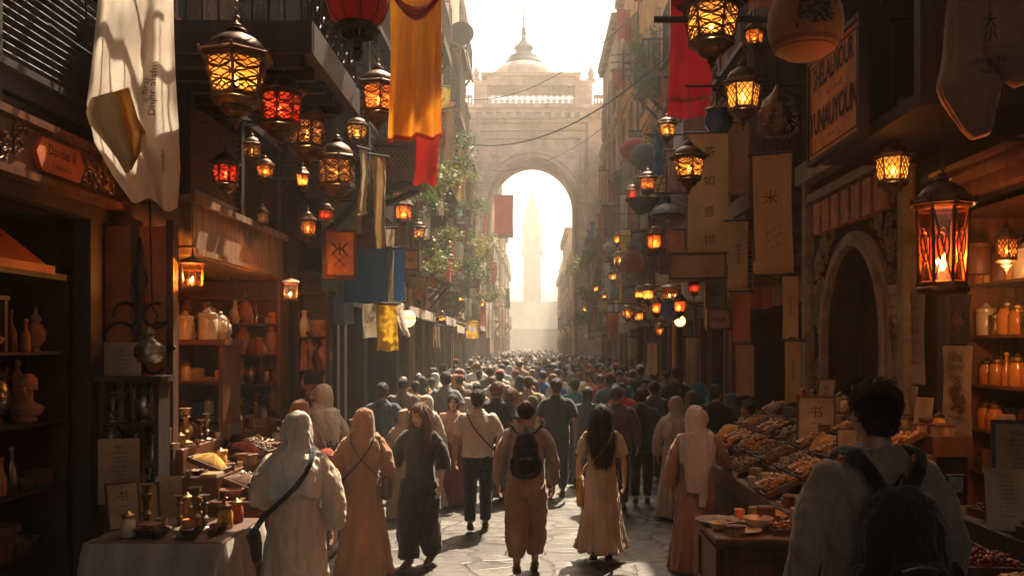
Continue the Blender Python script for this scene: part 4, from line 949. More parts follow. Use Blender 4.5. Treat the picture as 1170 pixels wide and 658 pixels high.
# added canvases, unseen overhead, that shade and dapple the near street
def canvas(y0, y1, z, m, lab):
    b = MB(); n = 12; k = 10
    vs = [(-3.55 + 7.1 * i / n, y0 + (y1 - y0) * j / k, z - .5 * math.sin(PI * i / n) + .06 * math.sin(j * 2 + i)) for i in range(n + 1) for j in range(k + 1)]
    b.add(vs, [(i * (k + 1) + j, (i + 1) * (k + 1) + j, (i + 1) * (k + 1) + j + 1, i * (k + 1) + j + 1) for i in range(n) for j in range(k)])
    tag(b.build('shade_canvas', m, None, True), lab, 'awning')
canvas(-8, -1.8, 8.6, fabric((.30, .2, .12), .1), 'unseen brown canvas added to shade the street behind the camera')
canvas(-1.5, 4.6, 8.7, fabric((.34, .24, .14), .1), 'unseen tan canvas added to shade the street just before the first shops')
def canvas2(x0, x1, y0, y1, z, m, lab):  # added patches with gaps, to keep the sun off the near air
    b = MB(); n = 8; vs = [(x0 + (x1 - x0) * i / n + .15 * math.sin(j), y0 + (y1 - y0) * j / n + .2 * math.sin(i * 1.3), z - .35 * math.sin(PI * i / n) + .05 * math.sin(j * 2 + i)) for i in range(n + 1) for j in range(n + 1)]
    b.add(vs, [(i * (n + 1) + j, (i + 1) * (n + 1) + j, (i + 1) * (n + 1) + j + 1, i * (n + 1) + j + 1) for i in range(n) for j in range(n)])
    tag(b.build('shade_canvas', m, None, True), lab, 'awning')
canvas2(-1.6, .95, 4.7, 8.3, 8.65, fabric((.33, .2, .12), .08), 'unseen cloth added overhead to keep sun off the air near the camera')
canvas2(1.0, 3.7, 4.9, 13.0, 8.6, fabric((.30, .20, .12), .08), 'unseen wide brown cloth added to shade the right half of the street')
canvas2(-3.7, -1.9, 5.0, 7.4, 8.5, fabric((.32, .22, .12), .08), 'unseen narrow tan cloth added to shade the antique shop')
canvas2(-1.9, .1, 9.75, 10.5, 8.9, fabric((.28, .18, .12), .08), 'unseen small brown cloth added overhead to dapple the sun near the lanterns')
canvas2(-2.2, .2, 14.2, 15.4, 9.3, fabric((.34, .22, .13), .08), 'unseen strip of cloth added high across the street to break the sunlight')
# ------------------------------------------------------------------ lanterns
def lattice(b, q, style, r=.006):
    """openwork over one pane; q = corners (bl, br, tr, tl)"""
    bl, br, tr, tl = [Vector(p) for p in q]; nrm = (br - bl).cross(tl - bl).normalized() * .006
    def P(u, v): return bl.lerp(br, u).lerp(tl.lerp(tr, u), v) + nrm
    if style == 'arab':
        for k in range(3):
            cv = .2 + .3 * k
            b.tube([P(.5 + .46 * math.cos(2 * PI * i / 10), cv + .17 * math.sin(2 * PI * i / 10)) for i in range(11)], r, 4, False)
        for c0 in (0, 1):
            for k in range(4): b.tube([P(abs(c0 - .5 * math.sin(PI * i / 6)), k * .25 + i * .25 / 6) for i in range(7)], r, 4, False)
        b.tube([P(0, .04), P(.5, .30), P(1, .04)], r, 4, False); b.tube([P(0, .96), P(.5, .7), P(1, .96)], r, 4, False)
    elif style == 'diamond':
        n = 5
        for k in range(-3, n + 1):
            for sg in (1, -1):
                pts = []
                for i in range(8):
                    v = i / 7; u = (k + v * 3.2) / 3 if sg > 0 else 1 - (k + v * 3.2) / 3
                    if -.001 <= u <= 1.001: pts.append(P(u, v))
                if len(pts) > 1: b.tube(pts, r, 4, False)
    elif style == 'bars':
        for u in (.33, .66): b.tube([P(u, 0), P(u, 1)], r, 4, False)
        for v in (.25, .75): b.tube([P(0, v), P(1, v)], r, 4, False)
    else:
        b.tube([P(0, 0), P(1, 1)], r, 4, False); b.tube([P(1, 0), P(0, 1)], r, 4, False); b.tube([P(.5 + .3 * math.cos(2 * PI * i / 12), .5 + .22 * math.sin(2 * PI * i / 12)) for i in range(13)], r, 4, False)
def lantern_proto(n, rb, rt, z0, z1, metal, glass, style, cap='dome', flame=True):
    """a unit tall lantern hanging from (0,0,1)"""
    t = empty('lantern'); PROTOS.append(t)
    def rg(r, z, k=0): return [Vector((r * math.cos(2 * PI * (j + .5) / n + k), r * math.sin(2 * PI * (j + .5) / n + k), z)) for j in range(n)]
    lo, hi = rg(rb, z0), rg(rt, z1)
    b = MB()
    for j in range(n): b.add([lo[j], lo[(j + 1) % n], hi[(j + 1) % n], hi[j]], [(0, 1, 2, 3)])
    b.build('glass', glass, t)
    b = MB()
    for j in range(n):
        b.tube([lo[j] * 1.0, hi[j] * 1.0], .013, 5)
        q = [lo[j], lo[(j + 1) % n], hi[(j + 1) % n], hi[j]]; lattice(b, q, style, .0078)
    b.rings([rg(rb * 1.10, z0 - .02), rg(rb * 1.10, z0 + .008), rg(rb * 1.02, z0 + .022), rg(rb * .97, z0 + .022)], False); b.rings([rg(rt * .97, z1 - .02), rg(rt * 1.03, z1 - .02), rg(rt * 1.12, z1 + .0), rg(rt * 1.12, z1 + .02)], False)
    b.build('frame', metal, t)
    b = MB(); rc = rt * 1.25
    if cap == 'dome':
        b.rings([rg(rc, z1 + .015), rg(rc * 1.02, z1 + .03), rg(rc * .86, z1 + .055), rg(rc * .84, z1 + .075), rg(rc * .72, z1 + .085)], True)
        h = .955 - z1 - .08; c0 = z1 + .08
        b.lathe([(rc * .74, c0), (rc * .72, c0 + h * .12), (rc * .6, c0 + h * .3), (rc * .42, c0 + h * .44), (rc * .24, c0 + h * .55), (rc * .18, c0 + h * .6), (rc * .26, c0 + h * .66), (rc * .24, c0 + h * .72), (rc * .12, c0 + h * .78), (rc * .16, c0 + h * .84), (rc * .06, c0 + h * .92), (.008, .96)], n=14)
        for j in range(n): b.ell(tuple(rg(rc * .98, z1 + .045)[j]), (.016, .016, .022), 6, 4)
    elif cap == 'cone':
        b.rings([rg(rc, z1 + .01), rg(rc, z1 + .03), rg(rc * .5, z1 + .16), rg(rc * .48, z1 + .19), rg(rc * .12, z1 + .25), rg(rc * .12, .94), rg(.01, .96)])
    else:
        b.rings([rg(rc, z1 + .01), rg(rc, z1 + .035), rg(rc * .9, z1 + .06), rg(rc * .35, z1 + .13), rg(rc * .12, z1 + .16), rg(.012, .95)])
    b.torus((0, 0, .975), .025, .006, 'Y', 10, 5); b.build('cap', metal, t, 'auto')
    b = MB(); k = z0
    if k > .15:
        b.rings([rg(rb * 1.06, k - .018), rg(rb * 1.15, k - .03), rg(rb * .95, k - .06), rg(rb * .7, k - .09)], True)
        b.lathe([(rb * .7, k - .09), (rb * .62, k - .12), (rb * .34, k - .155), (rb * .2, k - .17), (rb * .24, k - .19), (rb * .1, k - .215), (rb * .12, k - .235), (.004, k - .275)], n=12)
    else: b.rings([rg(rb * 1.1, k - .02), rg(rb * 1.2, k - .035), rg(rb * 1.2, k - .06), rg(rb * .8, k - .075)], True)
    b.build('base', metal, t, 'auto')
    b = MB(); b.lathe([(.028, z0 + .02), (.028, z0 + .10)], n=8); cn = b.build('candle', CERAM, t)
    b = MB(); b.lathe([(.004, z0 + .10), (.020, z0 + .125), (.022, z0 + .15), (.010, z0 + .19), (.001, z0 + .22)], n=8); b.build('flame', FLAME, t, True)
    return t
CH_B = MB()
for k in range(14): CH_B.torus((0, 0, (k + .5) / 14), .012, .0035, 'XY'[k % 2], 8, 4, sy=3.0)
CHAIN = CH_B.mesh('chain', BRONZE)
LP = {'A': lantern_proto(6, .20, .265, .30, .62, BRONZE, GL_AMBER, 'arab'), 'B': lantern_proto(8, .20, .22, .28, .60, BRONZE, GL_RED, 'arab'),
      'C': lantern_proto(6, .17, .20, .26, .62, BRONZE, GL_ORNG, 'diamond', 'cone'), 'D': lantern_proto(4, .27, .30, .12, .60, BRONZE, GL_CLEAR, 'bars', 'flat'),
      'E': lantern_proto(8, .165, .195, .09, .67, BRONZE, clear_glass('clear_orange_glass', (1, .50, .24), .10), 'x'), 'G': lantern_proto(8, .21, .225, .28, .60, BRONZE, GL_DIM, 'arab'),
      'H': lantern_proto(6, .18, .22, .28, .60, BRONZE, GL_AMBER, 'diamond'), 'J': lantern_proto(6, .20, .255, .28, .62, BRONZE, GL_ORNG, 'arab')}
LWR = {'A': .66, 'B': .56, 'C': .50, 'D': .84, 'E': .60, 'G': .56, 'H': .55, 'J': .63}
LCOL = {'A': (1, .52, .16), 'B': (1, .16, .06), 'C': (1, .38, .12), 'D': (1, .46, .14), 'E': (1, .40, .12), 'G': (1, .4, .15), 'H': (1, .5, .16), 'J': (1, .4, .12)}
def lantern(kind, px, y0, y1, D, label, watt=6, hang=.6, rz=None, group='brass and iron lanterns hung along the street', arm=None):
    """y0, y1: top and bottom of the body in the photograph at depth D"""
    p0, p1 = at(px, y1, D), at(px, y0, D); h = p1.z - p0.z
    o = put(LP[kind], p0, U(0, 1) if rz is None else rz, h, label, 'lantern', group)
    c = link('chain', CHAIN, o, (0, 0, .985)); c.scale = (1, 1, hang / h)
    zt = p1.z + hang
    if arm is not None:                   # wall arm the lantern hangs from
        b = MB(); x1 = p0.x; b.tube([(arm, D, zt + .02), (x1 + (.04 if arm < x1 else -.04), D, zt + .02)], .016, 6); b.tube([(arm, D, zt - .3), (arm + (x1 - arm) * .35, D, zt - .06), (arm + (x1 - arm) * .6, D, zt)], .012, 6)
        b.xf(Matrix.Scale(1 / h, 4) @ Matrix.Rotation(-o.rotation_euler.z, 4, 'Z') @ Matrix.Translation(-p0)); q = b.build('wall_arm', IRON, o); q.location = (0, 0, 0)
    if watt:
        l = bpy.data.lights.new('lamp_light', 'POINT'); l.energy = watt * (h / .6) ** 1.0 * (2.0 if kind in 'DE' else (.6 if px > 840 else .85) if D < 12 else .7); l.color = LCOL[kind]; l.shadow_soft_size = .02 * h / .6
        lo = bpy.data.objects.new('lamp_light', l); COL.objects.link(lo); lo.location = p0 + Vector((0, 0, h * (.36 if kind not in 'DE' else .30))); 
    return o
L = lantern
L('A', 270, 18, 152, 6.6, 'largest glowing amber lantern with pierced brass panes beside the white banner', 9, .9, .2, arm=-3.6)
L('B', 320, 66, 172, 7.4, 'red glass lantern with dark domed cap next to the largest amber lantern', 8, .8, .5, arm=-3.6)
L('G', 351, 103, 194, 8.3, 'dim smoky lantern between the red glass lantern and the tall dark one', 3, .5, .1, arm=-3.6)
L('G', 385, 148, 236, 8.7, 'tall dark round lantern with faint amber panes below the balcony', 2, .7, .7, arm=-3.6)
L('J', 432, 68, 152, 8.4, 'orange lantern hanging right beside the long orange banner', 7, .55, .3)
L('H', 221, 122, 178, 8.2, 'small amber lantern in shadow left of the largest lantern', 4, .5, arm=-3.6)
L('B', 258, 163, 228, 7.9, 'small red lantern hanging under the largest amber lantern', 4, .5, arm=-3.6)
L('C', 346, 186, 222, 9.2, 'little orange lantern hanging under the dim smoky lantern', 3, .4, arm=-3.6)
L('D', 220, 280, 334, 7.4, 'square iron lantern with clear amber glass hanging over the left counter', 14, .5, .45)
L('D', 332, 309, 346, 9.2, 'square clear glass lantern lighting the left shop shelves', 10, .5, .3)
L('C', 461, 218, 264, 14, 'slim orange lantern by the leafy balcony on the left', 4, .4, arm=-2.9)
L('C', 352, 236, 280, 9.8, 'tiny unlit bell shaped lantern above the left shopfront', 0, .3, arm=-2.9)
L('J', 478, 248, 282, 17, 'orange lantern hanging among the balcony plants', 5, .4, arm=-3.0)
L('H', 494, 268, 298, 19, 'small amber lantern beyond the balcony plants', 5, .4, arm=-3.0)
L('A', 813, -36, 84, 8.6, 'large amber brass lantern cut by the top edge beside the red banner', 10, .6, .3)
L('H', 849, 62, 150, 8.9, 'bright amber lantern right of the blue pot and red banner', 9, .7, .4, arm=3.6)
L('A', 787, 156, 224, 10.8, 'amber lantern hanging over the long scroll banner', 7, .6, .1, arm=3.8)
L('J', 740, 190, 228, 14.5, 'small orange lantern over the black iron tray on the right', 5, .5, arm=3.8)
L('C', 748, 252, 296, 13.5, 'narrow orange lantern low beside the maroon cloth bag', 5, .4, arm=3.8)
L('B', 793, 314, 342, 12.8, 'small squat red lantern under the box shaped sign', 3, .3, arm=3.8)
L('H', 1020, 146, 232, 7.4, 'lit amber lantern hanging before the dark doorway house', 6, .9, .1, arm=3.6)
L('E', 1077, 188, 338, 5.0, 'biggest rose glass lantern with bright flame before the jar shelves', 9, .9, .38)
L('H', 741, 318, 352, 15.5, 'glowing amber lantern in the row above the shaded crowd', 7, .4, arm=3.85)
L('C', 750, 334, 366, 14.8, 'slender amber lantern right beside the glowing one over the crowd', 6, .4, arm=3.85)
L('J', 717, 344, 370, 19, 'orange lantern far along the right shopfronts', 6, .3, arm=3.9)
L('C', 730, 348, 372, 21, 'farther narrow lantern along the right shopfronts', 5, .3, arm=3.9)
L('J', 754, 365, 388, 17, 'low red orange lantern close to the street lamp', 7, .3, arm=3.9)
L('D', 765, 318, 345, 16, 'square lantern under the terracotta house balcony', 4, .3, arm=3.9)
L('J', 303, 176, 212, 9.0, 'small orange lantern behind the dim smoky lantern', 4, .4, arm=-3.6)
L('B', 372, 226, 262, 10.2, 'small round red lantern under the tall dark lantern', 3, .4, arm=-2.9)
L('G', 288, 150, 190, 8.8, 'unlit sooty lantern half hidden by the red glass lantern', 0, .5, arm=-3.6)
L('A', 408, 128, 172, 10.6, 'amber lantern hanging low behind the orange glowing one', 4, .5, arm=-2.9)
L('G', 300, 232, 262, 9.4, 'small sooty lantern above the planked fascia', 0, .3, arm=-3.6)
L('J', 862, 20, 62, 9.6, 'orange lantern in the shadows under the painted globe', 4, .4, arm=3.6)
L('A', 762, 128, 168, 13.2, 'mid sized amber lantern below the deep red banner', 5, .5, arm=3.85)
L('B', 722, 206, 236, 17.5, 'red lantern beside the hanging iron tray', 4, .4, arm=3.9)
L('A', 708, 282, 312, 21, 'amber lantern next to the puffy maroon bag', 5, .4, arm=3.9)
L('C', 776, 330, 366, 12.6, 'narrow orange lantern right above the street lamp globe', 4, .3, arm=3.85)
L('H', 731, 322, 348, 18.5, 'amber lantern in the middle of the right lantern row', 5, .3, arm=3.9)
for px, y0, y1, D, kd in ((514, 298, 320, 24, 'H'), (526, 330, 348, 27, 'C'), (537, 296, 312, 33, 'J'), (551, 340, 354, 35, 'H'), (505, 352, 372, 22, 'C'), (700, 305, 326, 25, 'H'), (690, 330, 346, 30, 'J'), (681, 322, 336, 36, 'C'), (705, 262, 284, 24, 'C'), (668, 348, 358, 45, 'H'), (722, 285, 308, 20, 'J'), (697, 362, 378, 27, 'H')):
    sd = -1 if px < 608 else 1
    L(kd, px, y0, y1, D, unique(['tiny %s lantern far along the %s shopfronts' % (a, 'sunlit' if sd < 0 else 'shaded') for a in ('amber', 'orange', 'hazy amber', 'dull orange', 'pale', 'high hung', 'low hung', 'faint')]), 6, .4, arm=-3.0 if sd < 0 else 3.85)
# big red globe lantern at the top, and painted globe on the right
t = empty('globe_lantern', at(408, 40, 6.5)); o0 = t.location.copy(); tag(t, 'big red fabric globe lantern with black fringed rim at the top edge', 'lantern')
b = MB(); b.lathe([(.13, .06), (.20, .12), (.235, .24), (.22, .36), (.14, .46), (.08, .49)], o0, 20); b.build('shade', fabric((.55, .02, .02), .3), t, True)
b = MB(); b.lathe([(.15, .0), (.17, .03), (.15, .07), (.12, .07), (.12, .0)], o0, 20)
for k in range(20): a = 2 * PI * k / 20; b.tube([o0 + Vector((.15 * math.cos(a), .15 * math.sin(a), .01)), o0 + Vector((.14 * math.cos(a), .14 * math.sin(a), -.05))], .005, 4)
for k in range(10): a = 2 * PI * k / 10; b.tube([o0 + Vector((r * math.cos(a), r * math.sin(a), z)) for r, z in ((.135, .06), (.205, .12), (.24, .24), (.225, .36), (.145, .46))], .004, 4)
b.build('ribs', IRON, t); b = MB(); b.tube([o0 + Vector((0, 0, .48)), o0 + Vector((0, 0, 2.2))], .006, 5); b.build('cord', IRON, t)
b = MB(); b.lathe([(.02, -.02), (.05, -.05), (.03, -.1), (.045, -.13), (.01, -.2)], o0, 10); b.build('tassel', IRON, t)
t = empty('globe_lantern', at(920, 68, 6.0)); o0 = t.location.copy(); tag(t, 'large unlit tan paper globe painted with a dark leafy sprig', 'lantern')
b = MB(); pr = [(.05, 0), (.14, .02), (.21, .07), (.245, .15), (.255, .24), (.245, .33), (.21, .41), (.13, .46), (.05, .48)]; b.lathe(pr, o0, 24); b.build('shade', fabric((.26, .115, .05), .1), t, True)
b = MB(); rs = random.Random(8)
for k in range(46):
    a = R(-92) + rs.gauss(0, .26); z = .24 + rs.gauss(0, .05); r = .258
    c = Vector((r * math.cos(a), r * math.sin(a), z)); u = Vector((-math.sin(a), math.cos(a), 0)); v = Vector((0, 0, 1)); an = rs.uniform(0, 6.3); d = u * math.cos(an) + v * math.sin(an); e = u * -math.sin(an) + v * math.cos(an); q = rs.uniform(.02, .04)
    b.add([o0 + c - d * q, o0 + c + e * q * .35 + c.normalized() * .004, o0 + c + d * q, o0 + c - e * q * .35 + c.normalized() * .004], [(0, 1, 2, 3)])
b.build('painted_sprig', INK, t)
b = MB()
for z, r in ((.06, .205), (.085, .222), (.10, .23)): b.torus(o0 + Vector((0, 0, z)), r, .0035, 'Z', 24, 4)
b.build('painted_bands', INKB, t); b = MB(); b.tube([o0 + Vector((0, 0, .47)), o0 + Vector((0, 0, 2.0))], .006, 5); b.build('cord', IRON, t)
# ------------------------------------------------------------------ cloths, banners, signs
def sheet(name, P, nu, nv, mat, parent=None):
    b = MB(); vs = [P(i / nu, j / nv) for j in range(nv + 1) for i in range(nu + 1)]
    b.add(vs, [(j * (nu + 1) + i, j * (nu + 1) + i + 1, (j + 1) * (nu + 1) + i + 1, (j + 1) * (nu + 1) + i) for j in range(nv) for i in range(nu)])
    return b.build(name, mat, parent, True)
def banner(x, D, z1, z0, w, mat, label, rz=0, wave=.04, waves=2.2, curl=0, text=None, tsize=.1, ink=None, rod=True, sway=0, taper=0, name='banner', cat='banner', group=None, hem=None, seed=0, up=0):
    """a hanging cloth; rz turns it about the vertical; P(u, v): u across, v from the top down"""
    c = Vector((x, D, 0)); ux = Vector((math.cos(rz), math.sin(rz), 0)); nn = Vector((math.sin(rz), -math.cos(rz), 0)); Lz = z1 - z0
    ph = seed * 1.7 + x * 3
    def P(u, v):
        wv = wave * v ** .6 * math.sin(u * waves * 2 * PI + ph + v * 1.1) + wave * .6 * v * math.sin(v * 5 + ph)
        wv += wave * .35 * noise.noise(Vector((u * 4, v * 9, ph)))
        k = 1 - taper * v - .04 * math.sin(PI * v); q = c + ux * ((u - .5) * w * k + sway * v * v)
        z = z1 - Lz * v + .012 * math.sin(u * 9 + ph) * v
        if curl and v > .86:
            a = (v - .86) / .14 * PI * 1.35; r = curl; z = z1 - Lz * .86 - r * math.sin(a); q = q + nn * (r - r * math.cos(a))
        return q + nn * wv + Vector((0, 0, z))
    t = empty(name, (x, D, z1)); tag(t, label, cat, group)
    sheet('cloth', P, 22, 46, mat, t)
    if rod:
        b = MB(); b.tube([c + ux * (-.5 * w - .05) + Vector((0, 0, z1 + .005)), c + ux * (.5 * w + .05) + Vector((0, 0, z1 + .005))], .016, 7)
        if up: b.tube([c + ux * (-.4 * w) + Vector((0, 0, z1)), c + Vector((0, 0, z1 + up)), c + ux * (.4 * w) + Vector((0, 0, z1))], .005, 4)
        b.build('rod', WOOD_D, t)
    if hem: 
        b = MB()
        for (va, vb) in hem[1]:
            vs = [P(i / 22, v) + nn * .006 for v in (va, vb) for i in range(23)]; b.add(vs, [(i, i + 1, 24 + i, 23 + i) for i in range(22)])
        b.build('border', hem[0], t, True)
    if text:
        for (s, tx, ty, sz, rot, sq) in text:
            b = MB(); text_on(b, s, lambda a, e: P(min(1, max(0, .5 + (tx + a) / w)), min(1, max(0, (ty - e) / Lz))) + nn * .008, sz, rot, sq); b.build('lettering', ink or INKB, t)
    return t
FW = fabric((.62, .54, .45), .5); FT = fabric((.42, .25, .115), .25); FO = pmat('orange_silk', (.86, .36, .015), (.62, .16, .01), 2.2, .8, 0, .8, 7, (3, 3, .35), .35, .2, .5, None, .2, .04); FR = fabric((.55, .02, .015), .35); FRD = fabric((.30, .008, .014), .22)
FB = fabric((.008, .10, .30), .15); FLB = fabric((.10, .26, .38), .25); FY = fabric((.80, .46, .03), .45); FC = fabric((.55, .42, .28), .3); FBR = fabric((.28, .14, .07), .2)
# the large white banner, folded over on itself low down
t = empty('banner', at(150, -60, 5.9)); tag(t, 'long white cloth banner with folded edge hanging nearest on the left', 'banner')
def _pl(P, v):
    k = v * (len(P) - 1); i = min(int(k), len(P) - 2); f = k - i; return tuple(P[i][q] * (1 - f) + P[i + 1][q] * f for q in range(len(P[0])))
WL = [(118, -60), (112, 0), (106, 60), (99, 118), (108, 160), (128, 196), (150, 226)]; WRT = [(196, -60), (198, -10), (199, 45), (201, 95), (204, 145), (206, 195), (203, 240)]
def PW(u, v):
    a, c = _pl(WL, v), _pl(WRT, v); px = a[0] + (c[0] - a[0]) * u; py = a[1] + (c[1] - a[1]) * u + 5 * math.sin(u * 9 + 1) * v
    d = 5.9 + .10 * math.sin(u * 7 + v * 1.5) * min(1, v * 3) + .05 * math.sin(u * 17 + v * 2.2) + .10 * math.sin(u * 3.3 + 1) + .05 * noise.noise(Vector((u * 5, v * 7, 1)))
    return at(px, py, d)
sheet('cloth', PW, 30, 60, FW, t)
b = MB()                                  # turned back corner; its lit crescent and darker inside are put into the colours
def PF(L_, R_, d0, bul):
    def f(u, v):
        a, c = _pl(L_, v), _pl(R_, v); return at(a[0] + (c[0] - a[0]) * u, a[1] + (c[1] - a[1]) * u, d0 - bul * math.sin(PI * min(1, u * 1.1)) * (1 - .5 * v) + .03 * math.sin(u * 11 + v * 4) + .02 * math.sin(v * 13))
    return f
sheet('turned_fold', PF([(104, 112), (98, 128), (102, 142), (118, 161), (134, 182), (143, 198)], [(128, 105), (136, 119), (140, 137), (145, 157), (151, 178), (147, 198)], 5.74, .30), 16, 20, fabric((.78, .60, .34), .6), t)
sheet('fold_inside', PF([(120, 108), (128, 120), (133, 138), (139, 158), (146, 178), (149, 194)], [(147, 100), (152, 116), (158, 136), (167, 152), (161, 174), (150, 195)], 5.78, -.05), 12, 20, fabric((.55, .25, .06), .5), t)
b = MB(); b.tube([at(92, -62, 5.9), at(212, -62, 5.9)], .02, 6); b.tube([at(92, -62, 5.9) + Vector((-.8, 0, 0)), at(92, -62, 5.9)], .02, 6); b.build('rod', WOOD_D, t)
for s, u0, v0, sz in (('Dhjhr alafm', .74, .50, .075), ('al farat', .66, .50, .06), ('mehdar', .78, .78, .05)):
    b = MB(); text_on(b, s, lambda a, e: PW(u0 + a / .62, v0 - e / 1.75) + Vector((0, -.012, 0)), sz, R(84)); b.build('lettering', INKB, t)
banner(at(475, 0, 8)[0], 8.0, 5.75, at(0, 161, 8).z, .50, FO, 'long glowing orange banner hanging from the top on the left side', R(-8), .07, 2.7, hem=(FR, [(.975, 1.0), (0, .02)]), taper=-.08, up=.5)
banner(at(489, 0, 8.3)[0], 8.3, at(0, 140, 8.3).z, at(0, 211, 8.3).z, .22, FR, 'short bright red cloth hanging below the long orange banner', R(8), .04, 1.2, sway=-.03, rod=False)
t = empty('festoon', (at(440, 5, 7.9))); tag(t, 'red cloth swag draped along the top of the orange banner', 'swag')
sheet('cloth', lambda u, v: at(450 + 52 * u, -6 + 14 * math.sin(PI * u) + v * (6 + 10 * math.sin(PI * u)), 7.88 + .05 * math.sin(v * 9 + u * 3)), 16, 6, FR, t)
banner(at(418, 0, 11.2)[0], 11.2, at(0, 283, 11.2).z, at(0, 346, 11.2).z, .56, FB, 'wide dark blue cloth hanging flat on the left side', 0, .02, 1.5)
banner(at(453, 0, 13)[0], 13, at(0, 283, 13).z, at(0, 351, 13).z, .22, FB, 'narrow dark blue cloth next to the wide dark blue one', R(12), .03, 1)
banner(at(444, 0, 12.5)[0], 12.5, at(0, 284, 12.5).z, at(0, 330, 12.5).z, .16, FLB, 'pale blue scarf hanging between the two dark blue cloths', R(-10), .04, 1, taper=.5)
banner(at(443, 0, 12.2)[0], 12.2, at(0, 347, 12.2).z, at(0, 401, 12.2).z, .27, FY, 'bright yellow cloth hanging below the blue cloths', R(6), .045, 1.5, taper=-.1)
banner(at(457, 0, 12.6)[0], 12.6, at(0, 345, 12.6).z, at(0, 384, 12.6).z, .14, FW, 'white scarf draped against the bright yellow cloth', R(-14), .04, 1, sway=.12, taper=.2)
banner(at(432, 0, 10.5)[0], 10.5, at(0, 178, 10.5).z, at(0, 282, 10.5).z, .20, FT, 'twisted tan cloth hanging above the wide dark blue cloth', R(40), .06, 1.4, sway=.06)
banner(at(415, 0, 10.0)[0], 10.0, at(0, 170, 10).z, at(0, 245, 10).z, .13, FC, 'narrow cream cloth beside the tall dark lantern', R(55), .05, 1.4)
banner(at(575.5, 0, 52)[0], 52, at(0, 223, 52).z, at(0, 272, 52).z, 1.15, fabric((.62, .03, .025), .6), 'faded red flag hanging inside the gateway arch', 0, .06, 1.2, hem=(FC, [(.9, 1.0)]), up=1.2)
# right side banners
banner(at(790, 0, 12)[0], 12.0, at(0, -30, 12).z, at(0, 134, 12).z, .56, FRD, 'long deep red banner hanging between the right hand lanterns', R(-10), .04, 1.6, hem=(fabric((.5, .14, .02), .2), [(.86, .89)]), taper=-.1, sway=-.02)
banner(at(809, 0, 13)[0], 13.0, at(0, 152, 13).z, at(0, 301, 13).z, .62, FT, 'broad tan scroll banner with four large painted characters', R(-4), .015, 1, text=[('茶', 0.02, .3, .18, 0, 1), ('如', .02, .72, .18, 0, 1), ('意', .02, 1.18, .18, 0, 1), ('物', .02, 1.6, .18, 0, 1)])
banner(at(844, 0, 11.4)[0], 11.4, at(0, 140, 11.4).z, at(0, 233, 11.4).z, .27, FBR, 'short brown cloth above the narrow scroll', R(-14), .03, 1, curl=.04)
banner(at(843, 0, 11.0)[0], 11.0, at(0, 252, 11).z, at(0, 340, 11).z, .25, FT, 'narrow tan scroll with curled lower end', R(-18), .02, 1, curl=.045, text=[('jhal rif', 0, .42, .10, R(90), 1)])
banner(at(882, 0, 9.5)[0], 9.5, at(0, 176, 9.5).z, at(0, 327, 9.5).z, .42, FT, 'large tan scroll banner curling at its foot before the doorway house', R(-26), .02, .8, curl=.07, text=[('米', -.02, .48, .17, 0, 1), ('drihal inf', 0, .82, .055, R(24), 1), ('a rahlin', .01, .90, .055, R(24), 1), ('or sahl', .02, .99, .05, R(24), 1)], sway=.04)
banner(at(903, 0, 9.9)[0], 9.9, at(0, 316, 9.9).z, at(0, 386, 9.9).z, .18, FT, 'slim paper strip below the large tan scroll', R(-30), .01, 1, text=[('rifat salim', 0, .34, .06, R(90), 1)], rod=False)
banner(at(906, 0, 9.8)[0], 9.8, at(0, 389, 9.8).z, at(0, 459, 9.8).z, .18, FT, 'second slim paper strip hanging below the first strip', R(-26), .01, 1, text=[('nahr dalaf', 0, .34, .055, R(90), 1)])
banner(at(847, 0, 12.2)[0], 12.2, at(0, 333, 12.2).z, at(0, 392, 12.2).z, .25, fabric((.50, .12, .03), .35), 'orange red panel hanging below the narrow scroll', R(-10), .015, 1, hem=(FBR, [(0, .06), (.94, 1)]))
banner(at(851, 0, 12.6)[0], 12.6, at(0, 393, 12.6).z, at(0, 452, 12.6).z, .26, FT, 'tan cloth strip hanging below the orange red panel', R(-10), .02, 1)
# cloth sacks hanging at top right
def sack(px, D, y1, y0, w, label, text, cat='cloth bag'):
    t = empty('hanging_sack', at(px, y1, D)); tag(t, label, cat); p = at(px, y1, D); h = at(0, y0, D).z * -1 + p.z
    b = MB(); fd = lambda th, t_, i: .13 * (abs(math.sin(4.5 * th + i * .25)) - .5) + .06 * (abs(math.sin(8.5 * th - i * .3)) - .5)
    b.loft([p, p + Vector((.0, 0, -h * .1)), p + Vector((-.005, 0, -h * .3)), p + Vector((-.01, 0, -h * .5)), p + Vector((-.02, 0, -h * .68)), p + Vector((-.01, 0, -h * .74)), p + Vector((.01, 0, -h * .86)), p + Vector((.03, 0, -h * .96)), p + Vector((.04, 0, -h))],
           [(w * .35, w * .2), (w * .36, w * .24), (w * .37, w * .26), (w * .38, w * .28), (w * .44, w * .33), (w * .41, w * .31), (w * .29, w * .24), (w * .2, w * .16), (w * .13, w * .1)], 36, fold=fd)
    me = remeshed(b, .009, 1, wrinkle(.006, 9, .4, int(px)), 'sack'); me.materials.append(fabric((.27, .15, .095), .12)); o = link('sack_cloth', me, t)
    b = MB()
    for s, dz, sz, rr in text: text_on(b, s, lambda a, e: p + Vector((a * .92 - .01, -w * .50 * math.sqrt(max(.1, 1 - (a / w * 1.5) ** 2)) - .02, -h * dz + e)), sz, rr)
    b.build('lettering', INK, t); b = MB(); b.tube([p + Vector((0, 0, -.02)), p + Vector((0, 0, .7))], .01, 5); b.build('cord', IRON, t)
sack(1112, 4.5, -30, 156, .34, 'bulging tan cloth sack with printed lines hanging at the upper right', [('大', .38, .075, 0), ('小', .46, .075, 0), ('rihala dor', .60, .055, R(8)), ('NIIIIII', .67, .045, R(8))])
